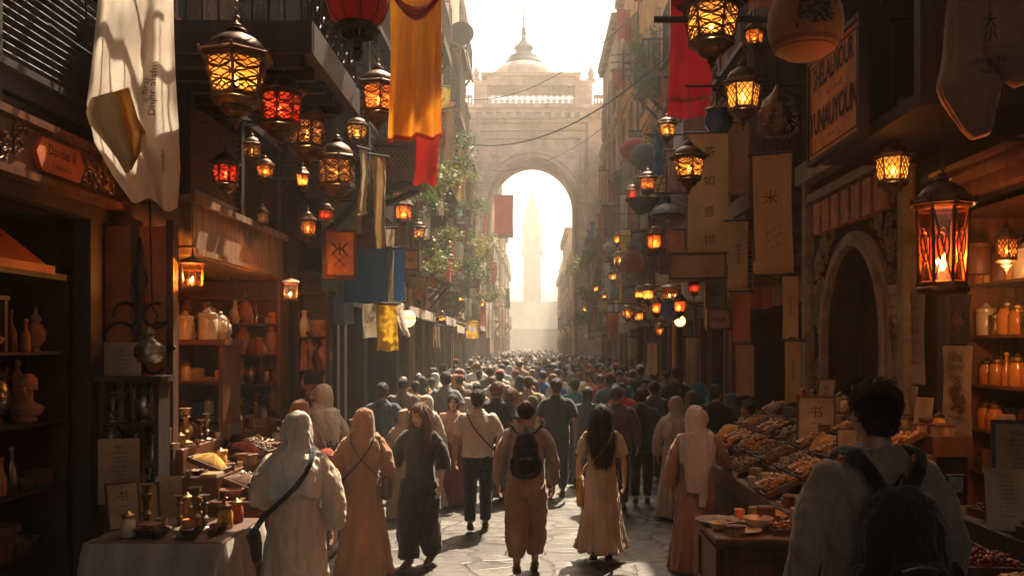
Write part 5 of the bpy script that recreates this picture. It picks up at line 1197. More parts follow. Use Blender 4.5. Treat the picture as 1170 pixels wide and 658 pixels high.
sack(1160, 4.4, -30, 96, .30, 'second tan cloth sack cut by the right edge', [('rahla', .5, .06, R(40))])
# the big letter board
def plane_sign(name, label, X, ya, yb, z0, z1, thick, frame, face, lines, ink, cat='sign', border=True, side=1):
    """board parallel to the street at x = X; its face looks towards the street centre"""
    s = side; t = empty(name, (X, (ya + yb) / 2, z0)); tag(t, label, cat)
    b = MB(); b.box(X, X + s * thick, ya, yb, z0, z1); b.build('board', face, t)
    b = MB(); k = .035
    for a in ((ya - k, yb + k, z0 - k, z0 + .006), (ya - k, yb + k, z1 - .006, z1 + k), (ya - k, ya + .006, z0, z1), (yb - .006, yb + k, z0, z1)): b.box(X - s * .02, X + s * (thick + .01), a[0], a[1], a[2], a[3])
    b.build('frame', frame, t)
    yc, zc = (ya + yb) / 2, (z0 + z1) / 2; fl = -1 if s > 0 else 1
    for s_, dy, dz, sz, sq in lines:
        b = MB(); text_on(b, s_, lambda a, e: Vector((X - s * .006, yc + dy + fl * a, zc + dz + e)), sz, 0, sq, .022 if sz > .15 else 0); b.build('lettering', ink, t)
    if border:
        b = MB(); e = .05
        for a in ((ya + e, yb - e, z0 + e, z0 + e + .012), (ya + e, yb - e, z1 - e - .012, z1 - e), (ya + e, ya + e + .012, z0 + e, z1 - e), (yb - e - .012, yb - e, z0 + e, z1 - e)): b.box(X - s * .005, X + s * .01, *a)
        b.build('painted_border', ink, t)
    return t
ORB = pmat('orange_sign_paint', (.74, .25, .035), (.46, .12, .02), 5, .7, 0, .2, 40, dirt=.45)
plane_sign('sign_board', 'weathered orange sign board with rows of condensed dark letters on the upper right', 2.6, 6.95, 8.2, 4.0, 4.9, .05, WOOD_D, ORB, [('SHELALNOUR', 0, .26, .27, .60), ('Fa Y alni ad', -.05, .07, .085, 1), ('YUNAUYOUN', 0, -.14, .30, .62), ('a nurani . 8', 0, -.31, .06, 1)], INK)
# carved fascia and cartouche over the left shop
t = empty('shop_fascia', (-3.4, 5.8, 3.5)); tag(t, 'carved dark fascia board with orange cartouche above the left antique shop', 'fascia')
b = MB(); b.box(-3.6, -3.42, 4.0, 7.32, 3.47, 3.78); b.box(-3.6, -3.36, 4.0, 7.34, 3.79, 3.84); b.box(-3.6, -3.36, 4.0, 7.34, 3.41, 3.46); b.build('board', WOOD_R, t)
b = MB(); rs = random.Random(4)
for i in range(120):
    y = rs.uniform(4.1, 7.25)
    if 5.98 < y < 6.62: continue
    b.torus((-3.41, y, rs.uniform(3.53, 3.73)), rs.uniform(.02, .055), .010, 'X', 9, 4, rs.uniform(3, 5.8), rs.uniform(0, 6))
b.build('carving', pmat('gilded_carving', (.30, .14, .06), (.1, .04, .02), 9, .5, .3, .3), t)
ORC = pmat('orange_enamel', (.55, .13, .03), (.40, .08, .02), 5, .6, 0, .2, 40, dirt=.35)
b = MB(); yy = [5.98, 6.05, 6.55, 6.62, 6.55, 6.05]; zz = [3.625, 3.51, 3.51, 3.625, 3.74, 3.74]; b.add([(-3.385, y, z) for y, z in zip(yy, zz)] + [(-3.42, y, z) for y, z in zip(yy, zz)], [(0, 1, 2, 3, 4, 5)] + [(i, (i + 1) % 6, 6 + (i + 1) % 6, 6 + i) for i in range(6)]); b.build('cartouche', ORC, t)
for s_, z, sz in (('Dardat iī', 3.665, .105), ('r alaror ui', 3.565, .062)):
    b = MB(); text_on(b, s_, lambda a, e: Vector((-3.38, 6.3 + a, z + e)), sz); b.build('lettering', INK, t)
# slatted shutter wall above it
t = empty('slatted_screen', (-3.5, 5.6, 3.9)); tag(t, 'dark horizontal slatted screen above the carved fascia', 'screen')
b = MB()
for k in range(20):
    z = 3.92 + k * .06; b.add([(-3.58, 4.2, z), (-3.58, 7.2, z), (-3.52, 7.2, z + .045), (-3.52, 4.2, z + .045), (-3.59, 4.2, z + .01), (-3.59, 7.2, z + .01), (-3.53, 7.2, z + .055), (-3.53, 4.2, z + .055)], [(0, 1, 2, 3), (4, 5, 6, 7), (3, 2, 6, 7), (0, 1, 5, 4), (0, 3, 7, 4), (1, 2, 6, 5)])
b.build('slats', WOOD_D, t); b = MB()
for y in (4.15, 5.7, 7.2): b.box(-3.6, -3.49, y, y + .07, 3.88, 5.15)
b.box(-3.6, -3.488, 4.1, 7.28, 5.15, 5.25); b.build('frame', WOOD_D, t)
# red painted box awning inside the left shop
t = empty('painted_valance', (-3.7, 5.7, 2.9)); tag(t, 'orange red painted wooden valance hanging inside the left antique shop', 'valance')
b = MB(); b.add([(-3.95, 4.6, 3.28), (-3.95, 6.35, 3.22), (-3.68, 6.65, 2.90), (-3.68, 4.6, 2.90), (-3.95, 4.6, 2.82), (-3.95, 6.6, 2.84)], [(0, 1, 2, 3), (3, 2, 5, 4), (1, 5, 2)]); b.build('panel', ORC, t)
b = MB(); b.box(-3.70, -3.64, 4.6, 6.68, 2.84, 2.90); b.build('rail', ORC, t)
b = MB(); rs = random.Random(2)
for k in range(26):
    q = Vector((-3.79 + rs.gauss(0, .02), 6.0 + rs.gauss(0, .12), 3.06 + rs.gauss(0, .05))); b.ell(q, (.012, .035, .02), 6, 4)
b.build('painted_leaves', INK, t)
# projecting bay with slatted upper part over the left counter
t = empty('projecting_bay', (-3.3, 8, 3)); tag(t, 'timber balcony bay with sunlit plank fascia over the left counter', 'balcony')
b = MB(); b.box(-3.62, -3.0, 7.75, 10.5, 3.08, 3.16); b.box(-3.06, -3.0, 7.7, 10.55, 3.16, 3.55); b.box(-3.6, -3.06, 7.7, 7.76, 3.16, 3.55); b.box(-3.62, -2.95, 7.66, 10.6, 3.555, 3.62); b.box(-3.62, -2.96, 7.68, 10.58, 3.10, 3.155); b.build('fascia', WOOD_L, t)
b = MB()
for k in range(13): z = 3.66 + k * .062; b.add([(-3.1, 7.85, z), (-3.1, 10.4, z), (-3.04, 10.4, z + .05), (-3.04, 7.85, z + .05)], [(0, 1, 2, 3)]); b.add([(-3.58, 7.8, z), (-3.1, 7.8, z), (-3.1, 7.74, z + .05), (-3.58, 7.74, z + .05)], [(0, 1, 2, 3)])
b.build('louvre', WOOD_M, t)
b = MB()
for y in (7.74, 9.1, 10.42): b.box(-3.12, -3.02, y, y + .09, 3.62, 4.62)
b.box(-3.6, -3.0, 7.72, 10.52, 4.62, 4.7); b.build('frame', WOOD_D, t)
# high balcony over the street on the left
t = empty('high_balcony', (-3, 7.5, 4.6)); tag(t, 'overhanging balcony with wrought iron railing above the left lanterns', 'balcony')
b = MB(); b.box(-3.6, -1.75, 6.9, 8.7, 4.64, 4.76); b.box(-1.80, -1.72, 6.86, 8.74, 4.58, 4.84); b.box(-3.6, -1.72, 6.84, 6.9, 4.585, 4.835); b.build('deck', WOOD_D, t)
for k in range(5): b = MB(); b.box(-3.58, -1.85, 7.05 + k * .36, 7.13 + k * .36, 4.54, 4.638); b.build('joist', WOOD_D, t)
b = MB(); b.box(-1.79, -1.74, 6.88, 8.72, 5.72, 5.78); n = 16
for k in range(n + 1): y = 6.9 + k * 1.8 / n; b.tube([(-1.765, y, 4.84), (-1.765, y, 5.72)], .009, 5)
for k in range(8):
    for z in (5.0, 5.3, 5.56): b.torus((-1.765, 7.01 + k * .225, z), .08, .009, 'X', 10, 4, 4.8, k)
for k in range(14): b.tube([(-3.5 + k * .13, 6.87, 4.84), (-3.5 + k * .13, 6.87, 5.72)], .009, 5)
b.box(-3.6, -1.76, 6.85, 6.89, 5.72, 5.78); b.build('railing', IRON, t)
t = empty('lattice_balcony', (-2.6, 13, 4.6)); tag(t, 'small balcony box with pierced pale lattice behind the orange banner', 'balcony')
pa, pb = at(425, 162, 11.6), at(478, 206, 11.6)
b = MB(); b.box(-3.0, pb.x, 11.6, 12.5, pb.z, pb.z + .14); b.box(-3.0, pb.x + .04, 11.56, 12.54, pa.z - .05, pa.z + .04); b.box(-2.9, pb.x - .05, 11.68, 12.4, pb.z + .14, pa.z - .05); b.build('box', WOOD_M, t)
b = MB()
for i in range(9):
    for j in range(4): b.torus((pa.x + .07 + i * .067, 11.65, pb.z + .18 + j * .078), .032, .009, 'Y', 7, 4)
b.build('lattice', WOOD_L, t)
for k in range(2): b = MB(); b.tube([(-2.9 + .0, 11.7 + k * .7, pb.z - .5), (-2.5, 11.7 + k * .7, pb.z - .35), (pb.x - .1, 11.7 + k * .7, pb.z)], .045, 6); b.build('bracket', WOOD_D, t)
# long beam with mouldings over the right jar shelves, and other timbers overhead
t = empty('shop_cornice', (3.4, 6, 3.5)); tag(t, 'reddish moulded cornice beam above the jar shelves on the right', 'cornice')
b = MB(); b.box(3.30, 3.6, 4.4, 7.2, 3.56, 3.62); b.box(3.36, 3.6, 4.4, 7.2, 3.46, 3.557); b.box(3.26, 3.6, 4.4, 7.2, 3.66, 3.70); b.box(3.32, 3.6, 4.4, 7.2, 3.622, 3.657); b.build('moulding', WOOD_R, t)
t = empty('timber_box', (3, 6.5, 5)); tag(t, 'dark timber box frame projecting above the orange letter board', 'box')
b = MB(); b.box(2.75, 3.6, 6.2, 8.3, 4.0, 4.1); b.box(2.75, 3.6, 6.2, 6.3, 4.1, 5.6); b.box(2.75, 3.6, 8.2, 8.3, 4.1, 5.6); b.build('panel', WOOD_D, t)
for i, (x0, x1, y, z) in enumerate(((-3.6, -1.4, 5.2, 4.75), (1.6, 3.6, 5.4, 4.9), (1.2, 3.6, 8.62, 5.5))):
    b = MB(); b.tube([(x0, y, z), (x1, y, z)], .035, 8); tag(b.build('timber_pole', WOOD_D, None, True), ['dark pole sticking out above the white banner', 'dark pole crossing above the painted globe', 'dark pole holding the large top edge lantern'][i], 'pole')
# blue pot lamp and bulky unlit lanterns on the right
p0 = at(821, 152, 10.2)
t = empty('hanging_pot', p0); tag(t, 'round blue glazed pot hanging upside beside the red banner', 'pot')
b = MB(); b.lathe([(.03, .0), (.10, .01), (.155, .08), (.165, .16), (.14, .24), (.15, .27), (.12, .27)], p0, 18); b.build('pot', GLAZE_B, t, 'auto'); b = MB(); b.torus(p0 + Vector((0, 0, .27)), .15, .012, 'Z', 18, 5); b.tube([p0 + Vector((-.14, 0, .27)), p0 + Vector((0, 0, .55)), p0 + Vector((.14, 0, .27))], .006, 4); b.build('rim', BRASS, t)
p0 = at(888, 158, 9.2)
t = empty('beaded_lantern', p0); tag(t, 'dark unlit beaded lantern cluster left of the orange letter board', 'lantern')
b = MB(); b.lathe([(.04, .02), (.18, .05), (.20, .20), (.16, .38), (.05, .48), (.015, .56)], p0, 14); b.build('shade', BRONZE, t, True)
b = MB(); rs = random.Random(11)
for k in range(240): a, z = rs.uniform(0, 6.3), rs.uniform(.03, .34); r = .20 * (1 - max(0, z - .2) * 1.2) + .01; b.ell(p0 + Vector((r * math.cos(a), r * math.sin(a), z)), (.012,) * 3, 5, 3)
b.build('beads', pmat('rose_glass_bead', (.45, .16, .12), (.3, .2, .12), 9, .15, .2, 0), t); b = MB(); b.tube([p0 + Vector((0, 0, .5)), p0 + Vector((0, 0, 1.4))], .006, 4); b.build('cord', IRON, t)
# wires
def wire(a, c, sag, r, label):
    a, c = Vector(a), Vector(c); b = MB(); b.tube([a.lerp(c, i / 24) + Vector((0, 0, -sag * 4 * (i / 24) * (1 - i / 24))) for i in range(25)], r, 5); tag(b.build('cable', IRON, None, True), label, 'cable')
wire((-2.9, 30, CH + .235 * 30), (3.85, 22.5, CH + .345 * 22.5), 1.1, .022, 'dark sagging cable crossing the street before the gateway')
wire((-.1 - 2.9, 40, CH + .28 * 40), (3.85, 32, CH + .38 * 32), .9, .018, 'thin high cable crossing over the dome')
wire((-2.9, 47, CH + .2 * 47), (3.9, 47, CH + .25 * 47), .8, .02, 'distant cable strung in front of the arch')
wire((-3.6, 6.3, 4.7), (-1.9, 8.6, 4.55), .35, .009, 'thin wire looping behind the largest amber lantern')
wire((3.7, 14, 6.8), (1.9, 9.2, 5.0), .3, .012, 'slack wire among the right lanterns')
# rooftop mast and insulators, left and right
for lab, (px, py, D, s) in (('electric bracket with insulators high on the left facade', (520, 66, 34, -1)), ('antenna bracket with cross arms high on the right facade', (712, 72, 34, 1))):
    p = at(px, py, D); b = MB(); xw = -2.9 if s < 0 else 3.9
    b.tube([(xw, D, p.z), (p.x, D, p.z)], .05, 5); b.tube([(p.x, D, p.z - .7), (p.x, D, p.z + .5)], .05, 5)
    for k in range(3): b.tube([(p.x - .5, D, p.z - .3 + k * .3), (p.x + .5, D, p.z - .25 + k * .3)], .03, 4); b.lathe([(.06, 0), (.07, .1), (.03, .14)], (p.x + .45, D, p.z - .3 + k * .3), 6)
    tag(b.build('utility_bracket', IRON, None), lab, 'bracket')
# street lamp
t = empty('street_lamp', gp(777, 13.5)); tag(t, 'slim dark street lamp with yellow globe on the right side of the crowd', 'street lamp'); q = gp(777, 13.5); zt = at(0, 369, 13.5).z
b = MB(); b.lathe([(.10, 0), (.10, .12), (.05, .3), (.032, 1.0), (.03, zt - .1), (.05, zt - .08), (.02, zt - .04)], q, 10); b.build('post', IRON, t, True); b = MB(); b.ell(q + Vector((0, 0, zt + .03)), (.085, .085, .085), 14, 9); b.build('globe', GLOBE_Y, t, True)
p0 = at(766, 355, 13.2); b = MB(); b.lathe([(.0, -.05), (.10, -.03), (.16, 0), (.165, .01), (.12, .02), (.05, .03), (0, .03)], (0, 0, 0), 20); b.xf(Matrix.Translation(p0) @ Matrix.Rotation(R(80), 4, 'X'))
tag(b.build('wall_plate', GLAZE_B, None, 'auto'), 'round blue glazed plate hung beside the yellow street lamp', 'plate')
p0 = at(466, 364, 14.5); t = empty('globe_lamp', p0); tag(t, 'round yellow lamp glowing below the narrow blue cloth', 'lamp')
b = MB(); b.ell(p0, (.13, .13, .14), 16, 10); b.build('globe', GLOBE_Y, t, True); b = MB(); b.torus(p0, .135, .012, 'Z', 16, 5); b.tube([p0 + Vector((0, 0, .13)), p0 + Vector((0, 0, .6))], .01, 5); b.lathe([(.05, .12), (.03, .16), (.01, .2)], p0, 8); b.build('bracket', IRON, t)
# ------------------------------------------------------------------ goods
def proto(name): t = empty(name); PROTOS.append(t); return t
GP = {}
def lat(key, name, prof, mats, lid=None, n=14, extra=None):
    """lathed ware; several materials make several prototypes"""
    for cn, m in mats.items():
        b = MB(); b.lathe(prof, n=n)
        if extra: extra(b)
        o = b.build(name, m, None, 'auto'); PROTOS.append(o)
        if lid:
            q = MB(); q.lathe(lid[0], n=n); q.build('lid', lid[1] or m, o, 'auto')
        GP.setdefault(key, []).append((o, cn, name))
HONEY = pmat('honey_amber', (.62, .24, .04), (.4, .12, .02), 6, .15, 0, 0, dirt=.2, trans=.3); SPICE_R = pmat('red_spice', (.42, .06, .02), (.3, .04, .02), 40, .9, 0, .6, 90); SPICE_Y = pmat('yellow_spice', (.62, .33, .05), (.5, .25, .04), 40, .9, 0, .6, 90)
SPICE_B = pmat('brown_spice', (.20, .10, .05), (.12, .06, .03), 40, .9, 0, .6, 90); PASTRY = pmat('golden_pastry', (.60, .30, .10), (.42, .17, .05), 25, .45, 0, .4, 70); DATES = pmat('dark_dates', (.09, .035, .02), (.05, .02, .012), 20, .35, 0, .4, 60)
NUTS = pmat('pale_nuts', (.45, .32, .2), (.3, .19, .11), 25, .6, 0, .4, 60); CHERRY = pmat('red_fruit', (.28, .012, .015), (.16, .008, .01), 12, .25, 0, .1, 60)
lat('bowl', 'bowl', [(.035, 0), (.045, .008), (.075, .04), (.085, .065), (.078, .065), (.06, .035), (.0, .02)], {'brass': BRASS, 'cream': CERAM, 'terracotta': TERRA, 'dark': BRONZE})
lat('vase', 'vase', [(.04, 0), (.045, .02), (.075, .09), (.07, .15), (.03, .21), (.025, .25), (.045, .29), (.04, .29)], {'brass': BRASS, 'cream': CERAM, 'blue': GLAZE_B, 'bronze': BRONZE, 'terracotta': TERRA})
lat('bottle', 'bottle', [(.035, 0), (.04, .02), (.038, .12), (.015, .17), (.013, .23), (.02, .24), (.018, .26)], {'bronze': BRONZE, 'amber': HONEY, 'silver': SILVER})
lat('jar', 'jar', [(.045, 0), (.052, .01), (.052, .11), (.04, .13), (.04, .14)], {'honey': HONEY, 'cream': CERAM, 'red spice': SPICE_R, 'yellow spice': SPICE_Y}, ([(.044, .14), (.046, .145), (.046, .165), (.02, .175), (.01, .19), (0, .195)], BRASS))
lat('tin', 'canister', [(.055, 0), (.058, .005), (.058, .13), (.05, .14)], {'brass': BRASS, 'cream': CERAM, 'brown': WOOD_R}, ([(.06, .14), (.06, .16), (.03, .17), (.012, .19), (0, .2)], None))
lat('stick', 'candlestick', [(.06, 0), (.055, .015), (.02, .03), (.018, .07), (.032, .09), (.016, .11), (.02, .17), (.034, .2), (.014, .21), (.03, .25), (.045, .26), (.02, .262)], {'brass': BRASS, 'silver': SILVER, 'bronze': BRONZE})
lat('pot', 'plant_pot', [(.06, 0), (.065, .01), (.085, .13), (.10, .135), (.10, .17), (.085, .17), (.08, .13), (0, .12)], {'terracotta': TERRA, 'brown': WOOD_M})
lat('urn', 'lidded_urn', [(.05, 0), (.03, .03), (.08, .10), (.09, .17), (.06, .23), (.035, .26), (.05, .28)], {'brass': BRASS, 'silver': SILVER, 'terracotta': TERRA}, ([(.052, .28), (.04, .31), (.015, .34), (.02, .36), (.004, .40)], None))
def tp(b):
    b.tube([(.06, 0, .07), (.11, 0, .10), (.13, 0, .16), (.155, 0, .19)], [.018, .013, .01, .008], 7); b.tube([(-.06, 0, .14), (-.12, 0, .15), (-.12, 0, .07), (-.065, 0, .05)], .007, 6)
lat('teapot', 'teapot', [(.05, 0), (.055, .01), (.085, .06), (.08, .11), (.045, .15), (.045, .16), (.03, .18), (.01, .19), (.016, .21), (.0, .22)], {'brass': BRASS, 'silver': SILVER, 'cream': CERAM}, extra=tp)
lat('plate', 'plate', [(.06, 0), (.13, .012), (.15, .03), (.145, .03), (.06, .014), (0, .012)], {'cream': CERAM, 'pale wood': WOOD_L, 'brass': BRASS}, n=20)
lat('cup', 'cup', [(.022, 0), (.03, .01), (.036, .06), (.032, .06), (.0, .01)], {'cream': CERAM, 'brass': BRASS, 'silver': SILVER}, n=10)
def boxy(key, name, sx, sy, sz, mats, f=None):
    for cn, m in mats.items():
        b = MB(); b.cham(-sx / 2, sx / 2, -sy / 2, sy / 2, 0, sz, .006); o = b.build(name, m); PROTOS.append(o)
        if f: f(o, sx, sy, sz)
        GP.setdefault(key, []).append((o, cn, name))
def lidf(o, sx, sy, sz): q = MB(); q.cham(-sx / 2 - .006, sx / 2 + .006, -sy / 2 - .006, sy / 2 + .006, sz, sz + .018, .005); q.build('lid', WOOD_R, o); q = MB(); q.box(-.012, .012, -sy / 2 - .012, -sy / 2 + .002, sz - .02, sz + .012); q.build('clasp', BRASS, o)
boxy('casket', 'wooden_casket', .18, .12, .08, {'reddish': WOOD_R, 'pale': WOOD_L}, lidf)
def pages(o, sx, sy, sz): q = MB(); q.box(-sx / 2 + .003, sx / 2 + .004, -sy / 2 + .004, sy / 2 + .004, .008, sz - .008); q.build('pages', PAPER, o)
boxy('book', 'book', .13, .18, .035, {'red': pmat('red_cover', (.26, .03, .02)), 'brown': LEATHB, 'green': pmat('green_cover', (.04, .09, .05)), 'tan': FT}, pages)
boxy('carton', 'small_carton', .10, .08, .12, {'cream': PAPER, 'orange': ORB, 'blue': pmat('blue_card', (.05, .1, .2)), 'brown': WOOD_M})
def heap_tray(cn, m, sh, n, rr, seed, size=(.36, .26), frame=WOOD_M):
    t = proto('tray'); a, c = size; b = MB()
    b.box(-a / 2, a / 2, -c / 2, c / 2, 0, .012)
    for q in ((-a / 2, a / 2, -c / 2, -c / 2 + .012), (-a / 2, a / 2, c / 2 - .012, c / 2)): b.box(q[0], q[1], q[2], q[3], .0122, .05)
    for q in ((-a / 2, -a / 2 + .012), (a / 2 - .012, a / 2)): b.box(q[0], q[1], -c / 2 + .0122, c / 2 - .0122, .0123, .0495)
    b.build('rim', frame, t); b = MB(); rs = random.Random(seed)
    if sh == 'powder': 
        b.rings([[(x * a * .47 * k * (1 + .08 * math.sin(5 * th + seed)), y * c * .46 * k, z + .01 * math.sin(7 * th)) for th in [2 * PI * j / 16 for j in range(16)] for x, y in ((math.copysign(abs(math.cos(th)) ** .6, math.cos(th)), math.copysign(abs(math.sin(th)) ** .6, math.sin(th))),)] for k, z in ((1, .02), (.95, .045), (.6, .09), (.3, .12), (.05, .135))])
    else:
        for k in range(n):
            x, y = rs.uniform(-a / 2 + .03, a / 2 - .03), rs.uniform(-c / 2 + .03, c / 2 - .03); z = .03 + rs.uniform(.2, 1) * .07 * max(0, 1 - (abs(x) / a * 1.7) ** 2 * .7 - (abs(y) / c * 1.5) ** 2 * .5); M = Euler((rs.uniform(-.5, .5), rs.uniform(-.5, .5), rs.uniform(0, 6.3))).to_matrix()
            if sh == 'block':
                i0 = len(b.v); b.cham(-rr * 1.2, rr * 1.2, -rr * .7, rr * .7, -rr * .4, rr * .4, rr * .2)
                for i in range(i0, len(b.v)): b.v[i] = M @ b.v[i] + Vector((x, y, z))
            else: b.ell((x, y, z), (rr * (1.6 if sh == 'date' else 1), rr, rr * .85), 7, 5, M)
    o = b.build('contents', m, t, sh != 'block'); o['kind'] = 'stuff'
    GP.setdefault('tray', []).append((t, cn, 'tray'))
heap_tray('golden pastries', PASTRY, 'block', 46, .022, 1); heap_tray('dark dates', DATES, 'date', 90, .013, 2); heap_tray('pale nuts', NUTS, 'nut', 110, .013, 3); heap_tray('brown spice', SPICE_B, 'powder', 0, 0, 4)
heap_tray('yellow spice', SPICE_Y, 'powder', 0, 0, 5); heap_tray('red spice', SPICE_R, 'powder', 0, 0, 6); heap_tray('round biscuits', NUTS, 'nut', 40, .026, 7); heap_tray('amber sweets', HONEY, 'block', 60, .016, 8)
heap_tray('red cherries', CHERRY, 'nut', 170, .014, 9, (.42, .34)); heap_tray('brass beads', BRASS, 'nut', 120, .011, 10); heap_tray('silver trinkets', SILVER, 'block', 70, .012, 12)
def paper(w, h, key, lines, seed, frame=True, face=PAPER):
    t = proto('framed_print' if frame else 'paper_sheet'); b = MB(); b.box(-w / 2, w / 2, -.006, .006, 0, h); b.build('sheet', face, t)
    if frame:
        b = MB(); k = .02
        for q in ((-w / 2 - k, w / 2 + k, -k, .001), (-w / 2 - k, w / 2 + k, h - .001, h + k)): b.box(q[0], q[1], -.014, .012, q[2], q[3])
        for q in ((-w / 2 - k, -w / 2), (w / 2, w / 2 + k)): b.box(q[0], q[1], -.013, .011, .001, h - .001)
        b.build('frame', WOOD_M if seed % 2 else WOOD_D, t)
    b = MB()
    for s, dx, dz, sz in lines: text_on(b, s, lambda a, e: Vector((dx * w + a, -.009, dz * h + e)), sz * w)
    b.build('lettering', INKB, t); GP.setdefault(key, []).append((t, '', 'print'))
paper(.26, .40, 'print', [('书', 0, .70, .42), ('raman', 0, .50, .13), ('mahar rif adol', 0, .40, .085), ('dolim al safar', 0, .33, .085), ('na hurim dafal', 0, .26, .085), ('rif salam', 0, .19, .085), ('ho', 0, .1, .1)], 1); paper(.22, .32, 'print', [('Alhar', 0, .84, .17)] + [(s, 0, .72 - .075 * i, .085) for i, s in enumerate(('rifa ma dol', 'sahra nimal un', 'or dahir lam', 'mi hafar dol', 'alsah rim', 'dor nah lifa', 'ramil so', 'afd'))], 2)
paper(.20, .34, 'leaf', [('dar', 0, .88, .15)] + [(s, .02 * (i % 3), .79 - .07 * i, .085) for i, s in enumerate(('alrif sahm do', 'maral dahr', 'nora fil sal', 'imdar huf', 'al nahr osim', 'rafal', 'do hamil ra', 'sifr', 'nal dahor'))], 3, False); paper(.24, .30, 'leaf', [('حبر', 0, .7, .4), ('rahim salu', 0, .46, .09), ('dor nafar', 0, .36, .09), ('ilmas oh', 0, .26, .09)], 4, False)
# busts and figures
def bust(m):
    b = MB(); head_shape(b, Vector((0, 0, .30)), Matrix.Identity(3), False)
    for i in range(len(b.v)): b.v[i] = Vector((b.v[i].x, b.v[i].y, .30 + (b.v[i].z - .30)))
    b.tube([(0, -.01, .1), (0, -.01, .2), (0, 0, .26)], [.06, .05, .05], 10); b.loft([(0, 0, .0), (0, 0, .04), (0, 0, .10), (0, 0, .15)], [(.06, .06), (.13, .08), (.16, .09), (.06, .06)], 16); b.ell((0, -.02, .335), (.085, .1, .09), 14, 9)
    b.lathe([(.09, -.04), (.09, -.01), (.05, .01)], n=14)
    for v in b.v: v.z += .04
    me = remeshed(b, .008, 1, wrinkle(.003, 25, 1, 2), 'bust'); me.materials.append(m); o = link('bust', me); PROTOS.append(o); return o
BUST_T = bust(TERRA); BUST_B = bust(BRONZE)
def figure(m):
    b = MB(); b.lathe([(.05, 0), (.05, .02), (.03, .03)], n=10); b.loft([(0, 0, .02), (0, 0, .12), (0, 0, .2), (0, 0, .27), (0, 0, .30), (0, 0, .32)], [(.04, .035), (.035, .03), (.028, .022), (.04, .026), (.02, .018), (.014, .014)], 12, fold=lambda th, t, i: .1 * math.cos(6 * th)); b.ell((0, 0, .35), (.022, .025, .03), 10, 7); b.tube([(.04, 0, .27), (.06, .01, .2), (.03, .04, .17)], .011, 6); b.tube([(-.04, 0, .27), (-.07, .0, .22), (-.06, .02, .33)], .011, 6)
    o = b.build('statuette', m, None, 'auto'); PROTOS.append(o); GP.setdefault('figure', []).append((o, 'bronze' if m is BRONZE else 'terracotta', 'statuette'))
figure(BRONZE); figure(TERRA)
KW = {'bowl': 'bowl', 'vase': 'vase', 'bottle': 'bottle', 'jar': 'lidded jar', 'tin': 'canister', 'stick': 'candlestick', 'pot': 'plant pot', 'urn': 'lidded urn', 'teapot': 'teapot', 'plate': 'plate', 'cup': 'cup', 'casket': 'box', 'book': 'book', 'carton': 'carton', 'tray': 'tray', 'print': 'print', 'leaf': 'paper', 'figure': 'statuette'}
GR = random.Random(21)
def good(key, loc, where, rz=None, sc=None, ci=None, tilt=None, prev=''):
    o, cn, nm = GP[key][ci % len(GP[key])] if ci is not None else GR.choice(GP[key]); kw = KW[key]
    base = ('tray of %s' % cn) if key == 'tray' else ('framed lettered print' if key == 'print' else 'lettered paper sheet' if key == 'leaf' else '%s %s' % (cn, kw))
    c = [base + ' ' + where, 'small ' + base + ' ' + where, 'worn ' + base + ' ' + where]
    if prev: c = [base + ' ' + where, base + ' next to a ' + prev + ' ' + where] + c[1:]
    lab = unique(c)
    r = put(o, loc, GR.uniform(0, 6.3) if rz is None else rz, sc or GR.uniform(.85, 1.2), lab, kw, 'goods ' + where, tilt); return r, base
def row(kinds, p0, p1, n, where, jit=.02, sc=(.85, 1.25), rz=None, skip=.08, prev=''):
    """goods in a line from p0 to p1 (points on the shelf)"""
    p0, p1 = Vector(p0), Vector(p1)
    for i in range(n):
        if GR.random() < skip: continue
        p = p0.lerp(p1, (i + .5 + GR.uniform(-.18, .18)) / n) + Vector((GR.uniform(-jit, jit), GR.uniform(-jit, jit), 0)); _, prev = good(GR.choice(kinds), p, where, rz if rz is None else rz + GR.uniform(-.12, .12), GR.uniform(*sc), prev=prev)
def shelf_unit(name, label, x0, x1, y0, y1, z0, z1, levels, mat, cat='shelf', back=None, axis='y', skipsides=False):
    """open shelving: back panel on the side given by back ('+x','-x','+y')"""
    t = empty(name, ((x0 + x1) / 2, (y0 + y1) / 2, z0)); tag(t, label, cat); k = .025
    b = MB()
    if back == '+y': b.box(x0, x1, y1 - .02, y1, z0, z1)
    elif back == '-x': b.box(x0, x0 + .02, y0, y1, z0, z1)
    elif back == '+x': b.box(x1 - .02, x1, y0, y1, z0, z1)
    b.build('back_panel', mat, t)
    for z in levels: b = MB(); b.cham(x0 + .022, x1 - .022, y0 + .022, y1 - .022, z - .025, z, .004); b.build('shelf', mat, t)
    if back == '+y':
        for x in (x0, x1 - .04): b = MB(); b.box(x, x + .04, y0, y1 - .021, z0, z1 + .002); b.build('side_panel', mat, t)
    else:
        for y in (y0, y1 - .04): b = MB(); b.box(x0 + .0215, x1 - .0215, y, y + .04, z0, z1 + .002); b.build('side_panel', mat, t)
    b = MB(); b.box(x0 - .03, x1 + .03, y0 - .03, y1 + .03, z1 + .002, z1 + .05); b.build('top_board', mat, t); return t
